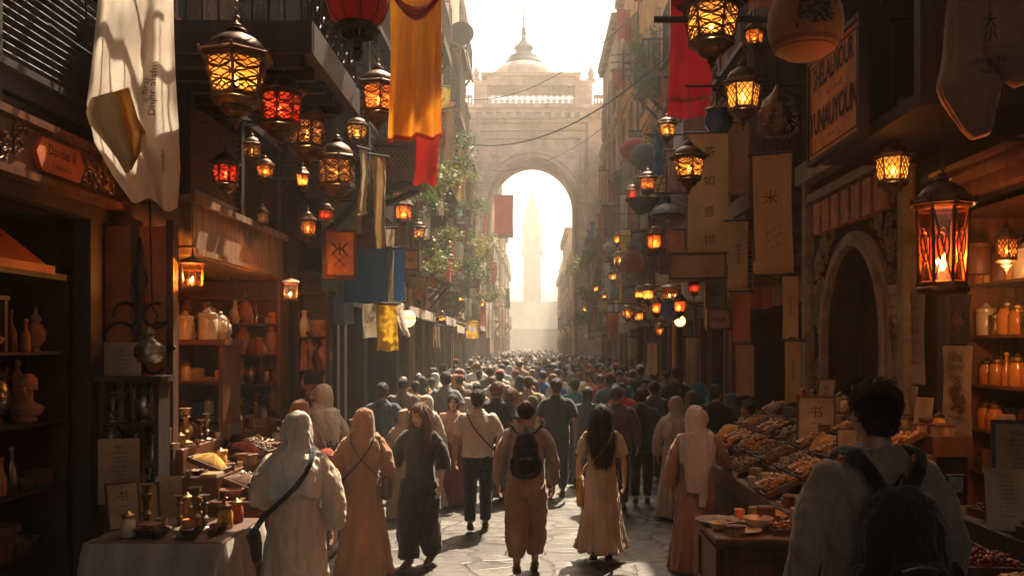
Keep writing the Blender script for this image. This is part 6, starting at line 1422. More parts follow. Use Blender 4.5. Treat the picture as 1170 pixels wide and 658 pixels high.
# ---- left antique shop: shelves along the wall
shelf_unit('antique_shelves', 'tall black shelves of busts and vases in the left antique shop', -4.25, -3.68, 5.0, 7.0, .1, 2.8, [.75, 1.22, 1.72, 2.25], WOOD_D, back='-x')
W1, W2, W3 = 'on the upper antique shelf', 'on the middle antique shelf', 'on the lower antique shelf'
row(['urn', 'figure', 'vase', 'stick', 'bottle'], (-3.85, 5.5, 2.25), (-3.85, 6.9, 2.25), 8, W1, .03, (.8, 1.2))
row(['urn', 'vase', 'teapot', 'figure'], (-3.98, 5.3, 1.72), (-3.98, 6.9, 1.72), 5, W2, .03, (1.0, 1.3)); row(['bowl', 'bottle', 'vase', 'cup', 'casket', 'plate', 'urn'], (-3.85, 5.2, 1.22), (-3.85, 6.9, 1.22), 10, W3, .04, (.9, 1.4))
row(['pot', 'urn', 'vase', 'bowl'], (-3.85, 5.4, .75), (-3.85, 6.9, .75), 6, 'on the lowest antique shelf', .03, (1.3, 1.7))
put(BUST_T, (-3.82, 6.62, 1.72), R(195), .78, 'terracotta bust of a bearded head on the middle antique shelf', 'bust'); put(BUST_B, (-3.82, 6.12, 1.72), R(200), .72, 'dark bronze bust on the middle antique shelf', 'bust')
t = empty('framed_bust', (-3.82, 6.1, 2.25)); tag(t, 'wooden niche frame holding a small pale carved head on the upper shelf', 'frame')
b = MB(); b.box(-3.9, -3.76, 5.98, 6.02, 2.25, 2.62); b.box(-3.9, -3.76, 6.24, 6.28, 2.25, 2.62); b.box(-3.9, -3.75, 5.97, 6.29, 2.62, 2.65); b.build('frame', WOOD_M, t)
put(BUST_T, (-3.8, 6.13, 2.26), R(230), .62, 'small terracotta head inside the wooden niche frame', 'bust')
# tall door leaf between the shops, an ornate lamp shadow modelled on it
t = empty('shadow_board', (-3.5, 7.35, 1.2)); tag(t, 'orange painted upright panel with an ornate lamp shadow modelled in dark iron', 'panel')
b = MB(); b.box(-3.60, -3.05, 7.38, 7.44, 1.3, 3.3); b.build('panel', ORC, t)
b = MB(); 
for x in (-3.64, -3.34, -3.04): b.box(x - .03, x + .03, 7.34, 7.45, .1, 3.35)
b.build('frame', WOOD_M, t)
b = MB(); c = Vector((-3.28, 7.36, 2.3)); b.lathe([(.01, 1.0), (.04, .85), (.02, .8), (.07, .65), (.03, .5), (.05, .45), (.02, .3), (.03, -.1), (.06, -.4), (.12, -.5)], c - Vector((0, .05, .1)), 10)
for s in (-1, 1):
    for z, r in ((.25, .13), (.05, .17), (-.15, .11)): b.torus(c + Vector((s * r, -.03, z)), r * .8, .014, 'Y', 12, 5, 4.6, s * 1.2)
b.build('lamp_shadow', IRON, t, 'auto')
# hanging silver teapot-like vessel
p0 = at(171, 416, 6.9); t = empty('hanging_vessel', p0); tag(t, 'ribbed silver vessel hanging over the left cloth covered table', 'vessel')
b = MB(); b.loft([p0 + Vector((0, 0, z)) for z in (0, .02, .08, .14, .18, .2, .24)], [.03, .08, .115, .11, .06, .035, .03], 20, fold=lambda th, t, i: .05 * math.cos(10 * th)); b.lathe([(.05, .24), (.03, .28), (.01, .3)], p0, 10); b.build('body', SILVER, t, True); b = MB(); b.tube([p0 + Vector((.02, 0, .28)), p0 + Vector((.06, 0, .38)), p0 + Vector((.02, 0, .45)), p0 + Vector((0, 0, 1.3))], .007, 5); b.build('hook', IRON, t)
# posters on the wall by the panel
for px, py, D, rz, lb in ((140, 462, 7.2, 0, 'pale lettered sheet pinned beside the painted panel'), (136, 575, 6.9, .3, 'tall narrow sheet leaning behind the cloth covered table')):
    put(GP['leaf'][0][0], at(px, py, D), rz, 1.5, lb, 'paper')
# cloth covered table
t = empty('display_table', (-2.55, 6.4, 0)); tag(t, 'small table hung with a grey cloth at the lower left', 'table')
b = MB(); b.cham(-3.05, -2.12, 6.0, 6.85, .90, .95, .01); b.build('table_top', WOOD_M, t)
for x in (-3.0, -2.2):
    for y in (6.06, 6.74): b = MB(); b.box(x, x + .05, y, y + .05, 0, .9); b.build('leg', WOOD_M, t)
b = MB(); n = 60; prm = [(-3.07, 6.87), (-3.07, 5.98), (-2.10, 5.98), (-2.10, 6.87)]; seg = [((prm[i], prm[i + 1])) for i in range(3)]; pts = [(a[0] + (c[0] - a[0]) * k / 14, a[1] + (c[1] - a[1]) * k / 14, i) for i, (a, c) in enumerate(seg) for k in range(14)] + [(-2.10, 6.87, 2)]
lv = [(.945, 0), (.9, .012), (.8, .03), (.65, .045), (.52, .05)]; vs = []
for z, o_ in lv:
    for k, (x, y, e) in enumerate(pts):
        d = o_ * (1 + 1.1 * math.sin(k * 1.9)) ; nx, ny = [(-1, 0), (0, -1), (1, 0)][e]; vs.append((x + nx * d, y + ny * d, z - (.08 * math.sin(k * .35) if z < .6 else 0)))
m_ = len(pts); b.add(vs, [(i * m_ + j, i * m_ + j + 1, (i + 1) * m_ + j + 1, (i + 1) * m_ + j) for i in range(4) for j in range(m_ - 1)])
tag(b.build('tablecloth', fabric((.36, .30, .25), .1), None, True), 'grey draped cloth hanging round the small lower left table', 'tablecloth')
WT = 'on the cloth covered table'
row(['bowl', 'cup', 'bowl', 'jar'], (-2.9, 6.15, .953), (-2.2, 6.15, .953), 6, WT, .02, (.8, 1.1)); row(['jar', 'cup', 'stick', 'bowl'], (-2.9, 6.42, .953), (-2.2, 6.42, .953), 6, WT, .03, (.9, 1.3)); row(['stick', 'jar', 'urn'], (-2.7, 6.68, .953), (-2.2, 6.68, .953), 4, WT, .02, (.9, 1.2))
row(['cup', 'bowl', 'carton', 'casket'], (-2.95, 6.28, .953), (-2.2, 6.28, .953), 7, WT, .03, (.7, 1.0))
good('stick', Vector((-2.42, 6.3, .953)), 'standing tallest on the cloth covered table', sc=1.25, ci=0)
for i, (x, y, rz) in enumerate(((-3.0, 6.45, .75), (-2.93, 6.62, .6), (-2.82, 6.80, .45))): put(GP['print' if i < 2 else 'leaf'][i % 2][0], (x, y, .955), rz, .8 + .08 * i, ['dark framed print leaning leftmost on the cloth covered table', 'middle framed print leaning on the cloth covered table', 'tall lettered sheet leaning at the back of the cloth covered table'][i], 'print', 'prints leaning on the left table', (R(-14), 0))
# big left stall: counter in steps
def stall(name, label, x0, x1, y0, y1, z, mat, cat='stall', steps=(), s=-1, sideface=True):
    t = empty(name, ((x0 + x1) / 2, y0, 0)); tag(t, label, cat)
    b = MB(); b.box(x0 + .03, x1 - .03, y0 + .03, y1 - .03, .05, z - .04); b.build('carcass', mat, t)
    b = MB(); b.cham(x0, x1, y0, y1, z - .04, z, .008); b.build('counter_top', mat, t)
    for face in ('y', 'x'):
        L_ = (x1 - x0) if face == 'y' else (y1 - y0); n = max(1, round(L_ / .55))
        for i in range(n):
            a, c = i * L_ / n + .06, (i + 1) * L_ / n - .02; b = MB()
            for zz0, zz1 in ((.12, z * .5), (z * .53, z - .08)):
                for q in ((a, c, zz0, zz0 + .03), (a, c, zz1 - .03, zz1), (a, a + .03, zz0 + .0305, zz1 - .0305), (c - .03, c, zz0 + .0305, zz1 - .0305)):
                    if face == 'y': b.box(x0 + q[0], x0 + q[1], y0 + .012, y0 + .034, q[2], q[3])
                    else:
                        xx = x1 if s < 0 else x0; b.box(xx + s * .034, xx + s * .012, y0 + q[0], y0 + q[1], q[2], q[3])
            b.build('panel_moulding', mat, t)
    for (a, c, d, e, h) in steps: b = MB(); b.cham(a, c, d, e, z, h, .008); b.build('step', mat, t)
    return t
stall('goods_stall', 'long wooden stepped stall heaped with spices and trinkets on the left', -3.3, -2.12, 7.15, 10.3, 1.02, WOOD_R, steps=[(-3.3, -2.62, 7.3, 10.3, 1.20), (-3.3, -2.95, 7.4, 10.3, 1.42)])
WS = ['along the front of the left spice stall', 'on the middle step of the left spice stall', 'on the top step of the left spice stall']
for j, (x, z) in enumerate(((-2.24, 1.022), (-2.48, 1.022), (-2.78, 1.202), (-3.12, 1.422))):
    w = WS[min(2, max(0, j - 1))] if j else WS[0]; y = 7.32; prev = ''; 
    while y < 10.2:
        k = GR.choice(['tray', 'tray', 'tray', 'plate', 'bowl', 'casket', 'cup', 'book', 'jar', 'carton'] if j < 3 else ['jar', 'tin', 'casket', 'bowl', 'vase', 'stick', 'book'])
        if k == 'tray': sc_ = GR.uniform(.78, .9); _, prev = good('tray', Vector((x, y + .05, z + .18 * sc_ * .36)), w, GR.uniform(-.08, .08), sc_, tilt=(GR.uniform(-.04, .04), R(21)), prev=prev); y += .235
        else: _, prev = good(k, Vector((x + GR.uniform(-.06, .06), y, z)), w, GR.uniform(0, 6), GR.uniform(.9, 1.25), prev=prev); y += .145
for x, z, w in ((-2.17, 1.022, WS[0]), (-2.36, 1.022, WS[0]), (-2.66, 1.202, WS[1]), (-2.90, 1.202, WS[1]), (-2.99, 1.422, WS[2])): row(['bowl', 'cup', 'carton', 'casket', 'plate', 'tin', 'cup', 'stick', 'book'], (x, 7.25, z), (x, 10.1, z), 15, w, .03, (.6, 1.0))
for i, (x, y) in enumerate(((-2.2, 7.5), (-2.35, 7.7), (-2.25, 8.1))): good('plate', Vector((x, y, 1.06)), 'stacked above the trays at the front of the left stall', 0, 1.0, 0)
# cabinet of drawers with ceramics and glass front
shelf_unit('glass_cabinet', 'reddish wooden cabinet with glazed cases standing behind the left stall', -3.45, -2.95, 8.35, 8.85, 1.3, 2.3, [1.32, 1.62, 1.95], WOOD_R, 'cabinet', '+y')
row(['carton', 'tin', 'casket', 'jar'], (-3.4, 8.55, 1.62), (-3.0, 8.55, 1.62), 4, 'inside the reddish glazed cabinet', .02, (.8, 1.0)); row(['carton', 'jar', 'book'], (-3.4, 8.55, 1.95), (-3.0, 8.55, 1.95), 4, 'on the upper level of the reddish cabinet', .02, (.9, 1.2)); row(['bowl', 'casket'], (-3.4, 8.5, 1.32), (-3.0, 8.5, 1.32), 3, 'low in the reddish glazed cabinet', .02)
row(['teapot', 'bowl', 'tin', 'vase'], (-3.4, 8.6, 2.352), (-3.0, 8.6, 2.352), 4, 'on top of the reddish cabinet', .02, (1.1, 1.5), skip=0)
good('tin', Vector((-3.34, 8.42, 2.352)), 'at the front of the reddish cabinet top', sc=1.4, ci=1); good('tin', Vector((-3.12, 8.42, 2.352)), 'beside the larger one on the reddish cabinet top', sc=1.55, ci=1)
# back shelves of the lamp lit shop, facing down the street
shelf_unit('goods_shelves', 'tall lamp lit wooden shelves packed with jars in the left shop', -4.15, -2.92, 10.15, 10.5, .2, 3.05, [.8, 1.2, 1.55, 1.85, 2.2, 2.55, 2.85], WOOD_R, back='+y')
for z, w in zip([1.2, 1.55, 1.85, 2.2, 2.55], ['fifth', 'fourth', 'third', 'second', 'top']):
    row(['jar', 'vase', 'tin', 'bottle', 'urn', 'carton', 'teapot', 'jar', 'bowl', 'casket'], (-4.1, 10.28, z), (-2.98, 10.28, z), 12, 'on the %s lamp lit shelf' % w, .02, (.8, 1.15), skip=.02)
shelf_unit('side_shelves', 'shorter shelves of wares on the side wall of the lamp lit shop', -4.35, -4.0, 7.75, 9.9, .2, 2.9, [1.2, 1.6, 2.0, 2.4], WOOD_R, back='-x')
for z, w in zip([1.6, 2.0, 2.4], ['low', 'middle', 'high']): row(['jar', 'vase', 'tin', 'urn', 'teapot', 'bowl'], (-4.15, 7.9, z), (-4.15, 9.8, z), 14, 'on the %s side wall shelf' % w, .02, (.9, 1.3), skip=.02)
# stand of pots and figures left of the dark door
shelf_unit('corner_stand', 'narrow corner stand crowded with figures and pots before the dark timber house', -2.85, -2.45, 10.55, 10.78, .2, 2.9, [.9, 1.3, 1.65, 2.0, 2.4], WOOD_D, back='+y')
for z, w in zip([1.3, 1.65, 2.0, 2.4], ['lower', 'second', 'third', 'topmost']): row(['vase', 'urn', 'figure', 'pot', 'bowl'], (-2.82, 10.64, z), (-2.48, 10.64, z), 4, 'on the %s level of the corner stand' % w, .01, (.9, 1.2), skip=0)
# vases hanging and standing round the post by the left table
for i, (px, py, D, k, sc) in enumerate(((160, 478, 7.0, 'vase', 1.3), (145, 500, 7.05, 'vase', .9), (178, 505, 7.1, 'urn', 1.0), (165, 540, 7.05, 'figure', 1.0), (152, 545, 7.0, 'bottle', 1.1))):
    pass
shelf_unit('wall_rack', 'small dark rack of vases between the antique shop and the spice stall', -3.45, -2.98, 6.98, 7.2, .96, 2.0, [1.0, 1.35, 1.68], WOOD_D, back='+y')
for z, w in zip([1.0, 1.35, 1.68], ['bottom', 'middle', 'top']): row(['vase', 'figure', 'urn', 'bottle', 'stick'], (-3.42, 7.08, z), (-3.02, 7.08, z), 5, 'on the %s of the small dark rack' % w, .01, (.8, 1.05), skip=0)
# ---- right side
t = stall('display_counter', 'panelled dark wooden counter with plates in front of the sloping stall', 1.28, 2.35, 6.1, 6.85, .95, WOOD_R, 'counter', s=1)
WR = 'on the panelled right counter'
for x, y, k, ci, sc in ((1.52, 6.3, 'plate', 0, .9), (1.40, 6.62, 'plate', 1, 1.1), (1.62, 6.65, 'plate', 1, 1.0), (1.85, 6.3, 'tray', 7, .8), (2.12, 6.5, 'tray', 0, .9), (1.85, 6.68, 'tray', 4, .7), (1.36, 6.4, 'bowl', 1, .8), (2.15, 6.25, 'tray', 7, .75), (1.86, 6.5, 'tray', 1, .7), (1.44, 6.22, 'casket', 1, .7), (2.2, 6.72, 'tray', 5, .8), (1.6, 6.76, 'carton', 1, .7), (1.72, 6.78, 'carton', 0, .8)): good(k, Vector((x, y, .953)), WR, GR.uniform(-.2, .2), sc, ci)
c_ = put(GP['bowl'][1][0], (1.66, 6.42, .953), 0, 1.3, 'cream bowl upside beside the plates on the right counter', 'bowl')
# sloping tiers
t = empty('tiered_stall', (2.8, 7.0, 0)); tag(t, 'long sloping stall stepped up to the wall and crowded with food trays on the right', 'stall')
b = MB(); b.box(2.02, 3.5, 6.95, 11.0, .05, .92); b.build('carcass', WOOD_D, t)
TZ = [(2.0, .98), (2.29, 1.13), (2.58, 1.28), (2.87, 1.43), (3.16, 1.58)]
for x, z in TZ: b = MB(); b.cham(x, x + .32, 6.9, 11.0, z - .16, z, .006); b.build('step', WOOD_M, t)
for j, (x, z) in enumerate(TZ):
    y = 7.0; w = 'on the %s step of the sloping stall' % ['lowest', 'second', 'third', 'fourth', 'highest'][j]; prev = ''
    while y < 10.9:
        k = GR.choice(['tray', 'tray', 'tray', 'tray', 'tray', 'book', 'carton', 'bowl', 'casket'] if j < 4 else ['book', 'casket', 'print', 'carton', 'jar', 'leaf'])
        if k in ('print', 'leaf'): good(k, Vector((x + .2, y + .1, z)), w, R(-55), .8, tilt=(R(-12), 0)); y += .26
        elif k == 'tray': sc_ = GR.uniform(.82, .94); _, prev = good('tray', Vector((x + .15, y + .13, z + .18 * sc_ * .42 + .004)), w, GR.uniform(-.06, .06), sc_, GR.choice([0, 0, 0, 7, 2, 6, 7, 4, 9, 1]), tilt=(GR.uniform(-.03, .03), R(-25)), prev=prev); y += .25
        else: _, prev = good(k, Vector((x + .15 + GR.uniform(-.05, .05), y, z)), w, GR.uniform(0, 6), GR.uniform(.9, 1.2), prev=prev); y += .15
for j, (x, z) in enumerate(TZ): row(['bowl', 'carton', 'casket', 'cup', 'book'], (x + .03, 7.0, z + .003), (x + .03, 10.8, z + .003), 8, 'on the %s step of the sloping stall' % ['lowest', 'second', 'third', 'fourth', 'highest'][j], .02, (.6, .95))
put(GP['print'][0][0], at(932, 512, 8.6), R(-22), 1.25, 'large framed sheet with a painted character propped on the sloping stall', 'print', None, (R(-14), 0)); put(GP['print'][1][0], at(957, 508, 8.9), R(-24), 1.0, 'smaller framed sheet half behind the large one on the sloping stall', 'print', None, (R(-14), 0)); put(GP['print'][1][0], at(968, 520, 7.7), R(-20), .7, 'little dark framed print near the shoulder of the man in glasses', 'print', None, (R(-14), 0))
# side crates near the pale scarfed woman
for i, (x, y, k) in enumerate(((1.98, 6.98, 'carton'), (1.75, 7.05, 'carton'))): good(k, Vector((x, y - .5, .953)), 'at the back edge of the panelled right counter', 0, 1.2, i * 3)
# posters on the right wall
for px, py0, py1, X, w, lb in ((1019, 326, 430, 3.56, .20, 'narrow poster with a dark blot beside the black doorway'), (1045, 328, 438, 3.555, .30, 'wide pale poster with faint writing right of the doorway'), (1094, 395, 500, 3.5, .32, 'poster with a printed ornament behind the biggest rose lantern'), (1035, 440, 500, 3.55, .34, 'stained pale poster low on the wall by the sloping stall'), (1093, 338, 392, 3.54, .32, 'dark photo print pinned above the ornament poster')):
    D = X / ((px - VX) / F); z0, z1 = at(0, py1, D).z, at(0, py0, D).z; t = empty('poster', (X, D, z0)); tag(t, lb, 'poster')
    def PP(u, v): return Vector((X - .012 * math.sin(3 * u + 4 * v) - .015 * v, D - w / 2 * 1.6 + w * 1.6 * u, z1 + (z0 - z1) * v))
    sheet('sheet', PP, 8, 10, PAPER if 'dark photo' not in lb else WOOD_D, t); b = MB(); rs = random.Random(px)
    for ln in range(7 if 'dark' not in lb or 'blot' in lb else 2):
        s_ = ''.join(rs.choice('aeioumnrdlhfs ') for _ in range(9)); text_on(b, s_ if ln else rs.choice(['Dahr', 'Nihal', 'Sahm']), lambda a, e: PP(.5 - a / (w * 1.6), .12 + ln * .11 - e / (z1 - z0)) + Vector((-.006, 0, 0)), .07 if ln else .12)
    if 'blot' in lb or 'ornament' in lb:
        for k in range(30): b.torus(PP(.5 + rs.gauss(0, .13), .55 + rs.gauss(0, .08)) + Vector((-.006, 0, 0)), rs.uniform(.01, .035), .005, 'X', 7, 4)
    b.build('print', INKB, t)
# jar shelves
shelf_unit('jar_shelves', 'lamp lit wooden shelves of honey jars at the right edge', 3.62, 4.05, 5.9, 7.35, .3, 3.35, [1.28, 1.62, 1.98, 2.38, 2.80], WOOD_R, back='+x')
for z, w in zip([1.28, 1.62, 1.98, 2.38, 2.80], ['lowest', 'fourth', 'third', 'second', 'top']):
    kk = ['jar', 'tin', 'jar', 'bottle'] if z > 1.7 else ['jar', 'carton', 'book', 'jar']
    for xx in (3.72, 3.88):
        prev = ''; y = 5.98
        while y < 7.28: k = GR.choice(kk); _, prev = good(k, Vector((xx, y, z)), 'on the %s jar shelf' % w, None, GR.uniform(.95, 1.5), None if k != 'jar' else GR.choice([0, 0, 0, 3, 2]), prev=prev); y += GR.uniform(.13, .17)
good('tin', Vector((3.55, 6.95, 2.86)), 'alone on the ledge left of the jar shelves', 0, 1.5, 2)
for (px, py0, py1, D, kind, watt) in ((1150, 300, 330, 6.2, None, 16),): 
    l = bpy.data.lights.new('shelf_lamp', 'POINT'); l.energy = watt; l.color = (1, .45, .14); l.shadow_soft_size = .04; lo = bpy.data.objects.new('shelf_lamp', l); COL.objects.link(lo); lo.location = at(1150, 318, 5.75)
L('C', 1150, 250, 312, 5.75, 'small orange lamp hanging in front of the jar shelves', 0, .5, arm=3.6)
# right corner stand with cherries
stall('fruit_stand', 'dark wooden stand with red fruit trays in the lower right corner', 2.02, 3.5, 3.7, 5.6, 1.16, WOOD_D, 'stand', s=1, steps=[(2.55, 3.5, 3.9, 5.6, 1.28)])
WC = 'in the lower right corner'
for x, y, z, ci, sc in ((2.25, 4.9, 1.163, 8, .95), (2.27, 4.45, 1.163, 8, .9), (2.25, 5.32, 1.163, 6, .8), (2.8, 4.7, 1.283, 8, 1), (2.8, 5.2, 1.283, 1, .9), (2.3, 4.02, 1.163, 0, .85), (2.8, 4.2, 1.283, 8, .9)): good('tray', Vector((x, y, z)), WC, GR.uniform(-.1, .1), sc, ci)
put(GP['leaf'][0][0], at(1152, 606, 4.7), R(-20), 1.0, 'lettered sheet propped behind the red fruit trays', 'paper', None, (R(-22), 0)); put(GP['print'][1][0], at(1164, 552, 5.2), R(-20), 1.1, 'framed white print cut by the right edge', 'print', None, (R(-8), 0))
t = empty('small_screen', at(1092, 566, 5.4)); tag(t, 'small square tablet with pale blue picture standing on the right stand', 'screen'); p0 = at(1092, 566, 5.4)
b = MB(); b.cham(p0.x - .06, p0.x + .06, p0.y, p0.y + .02, p0.z, p0.z + .13, .004); b.tube([p0 + Vector((0, .02, .08)), p0 + Vector((0, .08, 0))], .008, 5); b.build('casing', IRON, t); b = MB(); b.box(p0.x - .045, p0.x + .045, p0.y - .003, p0.y + .002, p0.z + .02, p0.z + .115); b.build('picture', pmat('blue_picture', (.12, .22, .27), (.3, .3, .26), 20, .3, 0, 0), t)
b = MB(); b.cham(.9, 1.95, 2.9, 3.75, 0, .40, .02); o = b.build('stone_step', STONEF); tag(o, 'low stone step under the man in glasses', 'step')
# ------------------------------------------------------------------ things hung along the facades
LEAF = [pmat('leaf_green', (.09, .13, .03), (.045, .075, .015), 4, .6, 0, 0, dirt=0, trans=.35), pmat('leaf_yellow_green', (.17, .18, .04), (.09, .11, .02), 4, .6, 0, 0, dirt=0, trans=.4)]
def plant_proto(n, rx, rz, hang, seed, m, ls=.07):
    t = proto('hanging_plant'); rs = random.Random(seed); b = MB()
    for s in range(26):
        a = rs.uniform(0, 6.3); L_ = rs.uniform(.3, 1) * hang; p = Vector((math.cos(a) * .08, math.sin(a) * .08, .05)); d = Vector((math.cos(a) * rx * rs.uniform(.5, 1.2), math.sin(a) * rx * rs.uniform(.5, 1.2), rs.uniform(.3, 1) * rz))
        for k in range(n // 26):
            t_ = rs.random(); q = p + d * min(1, t_ * 1.6) + Vector((0, 0, -L_ * t_ * t_)) + Vector((rs.gauss(0, .04), rs.gauss(0, .04), rs.gauss(0, .04)))
            u = Vector((rs.gauss(0, 1), rs.gauss(0, 1), rs.gauss(-.4, .6))).normalized(); v = u.cross(Vector((rs.gauss(0, 1), rs.gauss(0, 1), rs.gauss(0, 1)))).normalized(); l = ls * rs.uniform(.6, 1.3)
            b.add([q, q + u * l * .45 + v * l * .28, q + u * l, q + u * l * .45 - v * l * .28], [(0, 1, 2, 3)])
    o = b.build('foliage', m, t); b = MB()
    for s in range(9): a = s * .7; b.tube([(0, 0, .02), (math.cos(a) * rx * .5, math.sin(a) * rx * .5, rz * .5), (math.cos(a) * rx, math.sin(a) * rx, -hang * .3)], .007, 4)
    b.build('stems', WOOD_M, t); b = MB(); b.lathe([(.09, -.16), (.13, .02), (.14, .03), (.12, .03), (.1, 0), (0, 0)], n=12); b.build('pot', TERRA, t); return t
PL = [plant_proto(700, .35, .4, .6, 1, LEAF[0]), plant_proto(800, .45, .3, 1.1, 2, LEAF[1]), plant_proto(600, .3, .55, .25, 3, LEAF[1], .09), plant_proto(900, .5, .4, .8, 4, LEAF[0], .08)]
def plant(i, px, py, D, sc, label): return put(PL[i % 4], at(px, py, D), U(0, 6), sc, label, 'plant', 'plants trailing from the balconies')
for i, (px, py, D, sc, lb) in enumerate([
    (470, 212, 13.5, .8, 'small leafy plant in a pot on the pierced lattice balcony'), (487, 196, 17, 1.1, 'bushy plant trailing nearest behind the red cloth on the left'), (503, 218, 19, 1.0, 'large sunlit yellow green plant trailing from the grey brown house'),
    (520, 188, 23, .8, 'tall plant high on the sand coloured house'), (533, 240, 24, .9, 'sunlit plant spilling over the middle left balconies'), (513, 268, 21, .9, 'wide trailing plant low on the left balconies'), (494, 318, 16.5, 1.0, 'plant hanging just above the left shopfronts'),
    (527, 305, 24, .8, 'plant hanging over the sand coloured shopfronts'), (545, 318, 31, 1.3, 'hazy plant on the tall pale house'), (536, 282, 29, 1.3, 'hazy trailing plant below the tall pale house balcony'), (558, 345, 38, 1.3, 'distant plant near the street on the left'), (478, 232, 16, .8, 'little plant tucked between the left lanterns'),
    (530, 160, 30, 1.0, 'plant on an upper ledge near the gateway on the left'), (551, 275, 40, 1.6, 'farthest left balcony plant'),
    (744, 70, 26, 1.6, 'leafy plant filling the high balcony of the orange ochre house'), (752, 100, 25, 1.3, 'plant trailing below the high balcony of the orange ochre house'), (738, 88, 28, 1.4, 'yellowish plant at the far end of the high right balcony'), (668, 300, 45, 1.8, 'farthest right balcony plant'), (676, 345, 38, 1.5, 'dark hazy bush over the far right shopfronts'), (664, 365, 44, 1.6, 'dark green bush low on the far right side')]): plant(i, px, py, D, sc, lb)
def hcloth(px, py0, py1, wpx, D, m, label, **k): return banner(at(px, 0, D)[0], D, at(0, py0, D).z, at(0, py1, D).z, wpx * D / F, m, label, R(U(-20, 20)), .05 * D / 14, U(1, 2.4), seed=px, group=None, name='hanging_cloth', cat='cloth', **k)
G_ = lambda c, tr=.3: fabric(c, tr)
for (px, a, c, w, D, col, lb) in [
    (540, 366, 387, 15, 33, (.80, .45, .05), 'small yellow cloth glowing over the far left shopfronts'), (523, 370, 391, 9, 29, (.7, .3, .05), 'narrow orange cloth over the left shopfronts'), (560, 345, 386, 9, 36, (.6, .55, .45), 'long white cloth on the far left side'),
    (574, 350, 382, 7, 43, (.6, .42, .35), 'pale pink cloth on the far left side'), (552, 300, 332, 8, 33, (.55, .5, .42), 'cream cloth hanging from the tall pale house'), (503, 206, 246, 8, 20, (.6, .55, .45), 'white cloth among the left balcony plants'), (512, 296, 322, 7, 21, (.5, .06, .04), 'short red cloth on the sand coloured house'),
    (517, 72, 138, 16, 33, (.20, .19, .16), 'grey canvas strip high on the left facade'), (526, 84, 106, 11, 35, (.62, .26, .05), 'small orange awning cloth high on the left facade'), (507, 2, 60, 12, 29, (.6, .52, .42), 'white cloth hanging at the top of the left facade'), (496, 20, 130, 6, 26, (.52, .4, .3), 'narrow cream strip behind the orange banner'),
    (486, 330, 352, 10, 18, (.35, .2, .12), 'brown cloth over the left shopfronts'), (545, 225, 262, 7, 40, (.5, .3, .2), 'faded brown cloth high on the far left side'), (564, 300, 322, 6, 44, (.5, .08, .06), 'faded red cloth far on the left side'), (580, 330, 352, 5, 48, (.55, .5, .42), 'small pale cloth near the foot of the gateway'),
    (499, 372, 398, 8, 21, (.5, .35, .2), 'tan door curtain on the left shopfronts'), (535, 340, 362, 8, 30, (.62, .58, .5), 'white cloth over the sand coloured shopfronts'),
    (713, 12, 47, 15, 33, (.45, .05, .03), 'red cloth hanging highest on the right skyline'), (708, 78, 102, 13, 36, (.40, .05, .035), 'lower red cloth under the right skyline'), (699, 235, 272, 18, 27, (.24, .18, .11), 'olive tan cloth on the orange house'), (694, 300, 341, 6, 30, (.6, .58, .5), 'thin white cloth beside the pale blue one on the right'),
    (700, 303, 338, 6, 28, (.12, .28, .38), 'thin pale blue cloth hanging on the right side'), (707, 300, 322, 8, 26, (.55, .25, .2), 'pink cloth beside the pale blue one'), (699, 357, 387, 15, 25, (.42, .13, .04), 'rust orange cloth over the right shopfronts'), (713, 222, 262, 8, 24, (.6, .5, .42), 'cream cloth on the terracotta house'),
    (725, 150, 200, 12, 23, (.3, .2, .13), 'brown cloth high on the terracotta house'), (752, 150, 200, 12, 19, (.03, .12, .2), 'dark blue cloth high among the right lanterns'), (768, 172, 215, 12, 16, (.35, .22, .14), 'tan cloth behind the lantern over the scroll'), (736, 205, 262, 10, 20, (.5, .42, .33), 'grey cream cloth between the right lanterns'),
    (690, 195, 232, 10, 33, (.5, .36, .2), 'pale yellow cloth beside the gateway on the right'), (686, 262, 292, 8, 36, (.3, .22, .15), 'brown cloth on the sandy yellow house'), (678, 300, 330, 7, 42, (.45, .3, .2), 'faded tan cloth far on the right side'), (771, 262, 305, 22, 15, (.32, .12, .06), 'reddish brown cloth behind the narrow orange lantern'),
    (680, 352, 378, 8, 36, (.35, .1, .06), 'dull red cloth over the far right shopfronts'), (745, 392, 428, 12, 17.5, (.5, .28, .12), 'orange tan door curtain behind the shaded crowd'), (722, 385, 410, 9, 23, (.35, .25, .16), 'tan door curtain on the far right shopfronts'), (790, 385, 440, 14, 14.3, (.3, .2, .13), 'brown curtain beside the blue plate and street lamp'),
    (770, 30, 120, 12, 22, (.42, .36, .3), 'pale grey cloth strip behind the deep red banner'), (757, 10, 70, 8, 26, (.15, .18, .2), 'slate strip of cloth above the right balconies')]: hcloth(px, a, c, w, D, G_(col), lb)
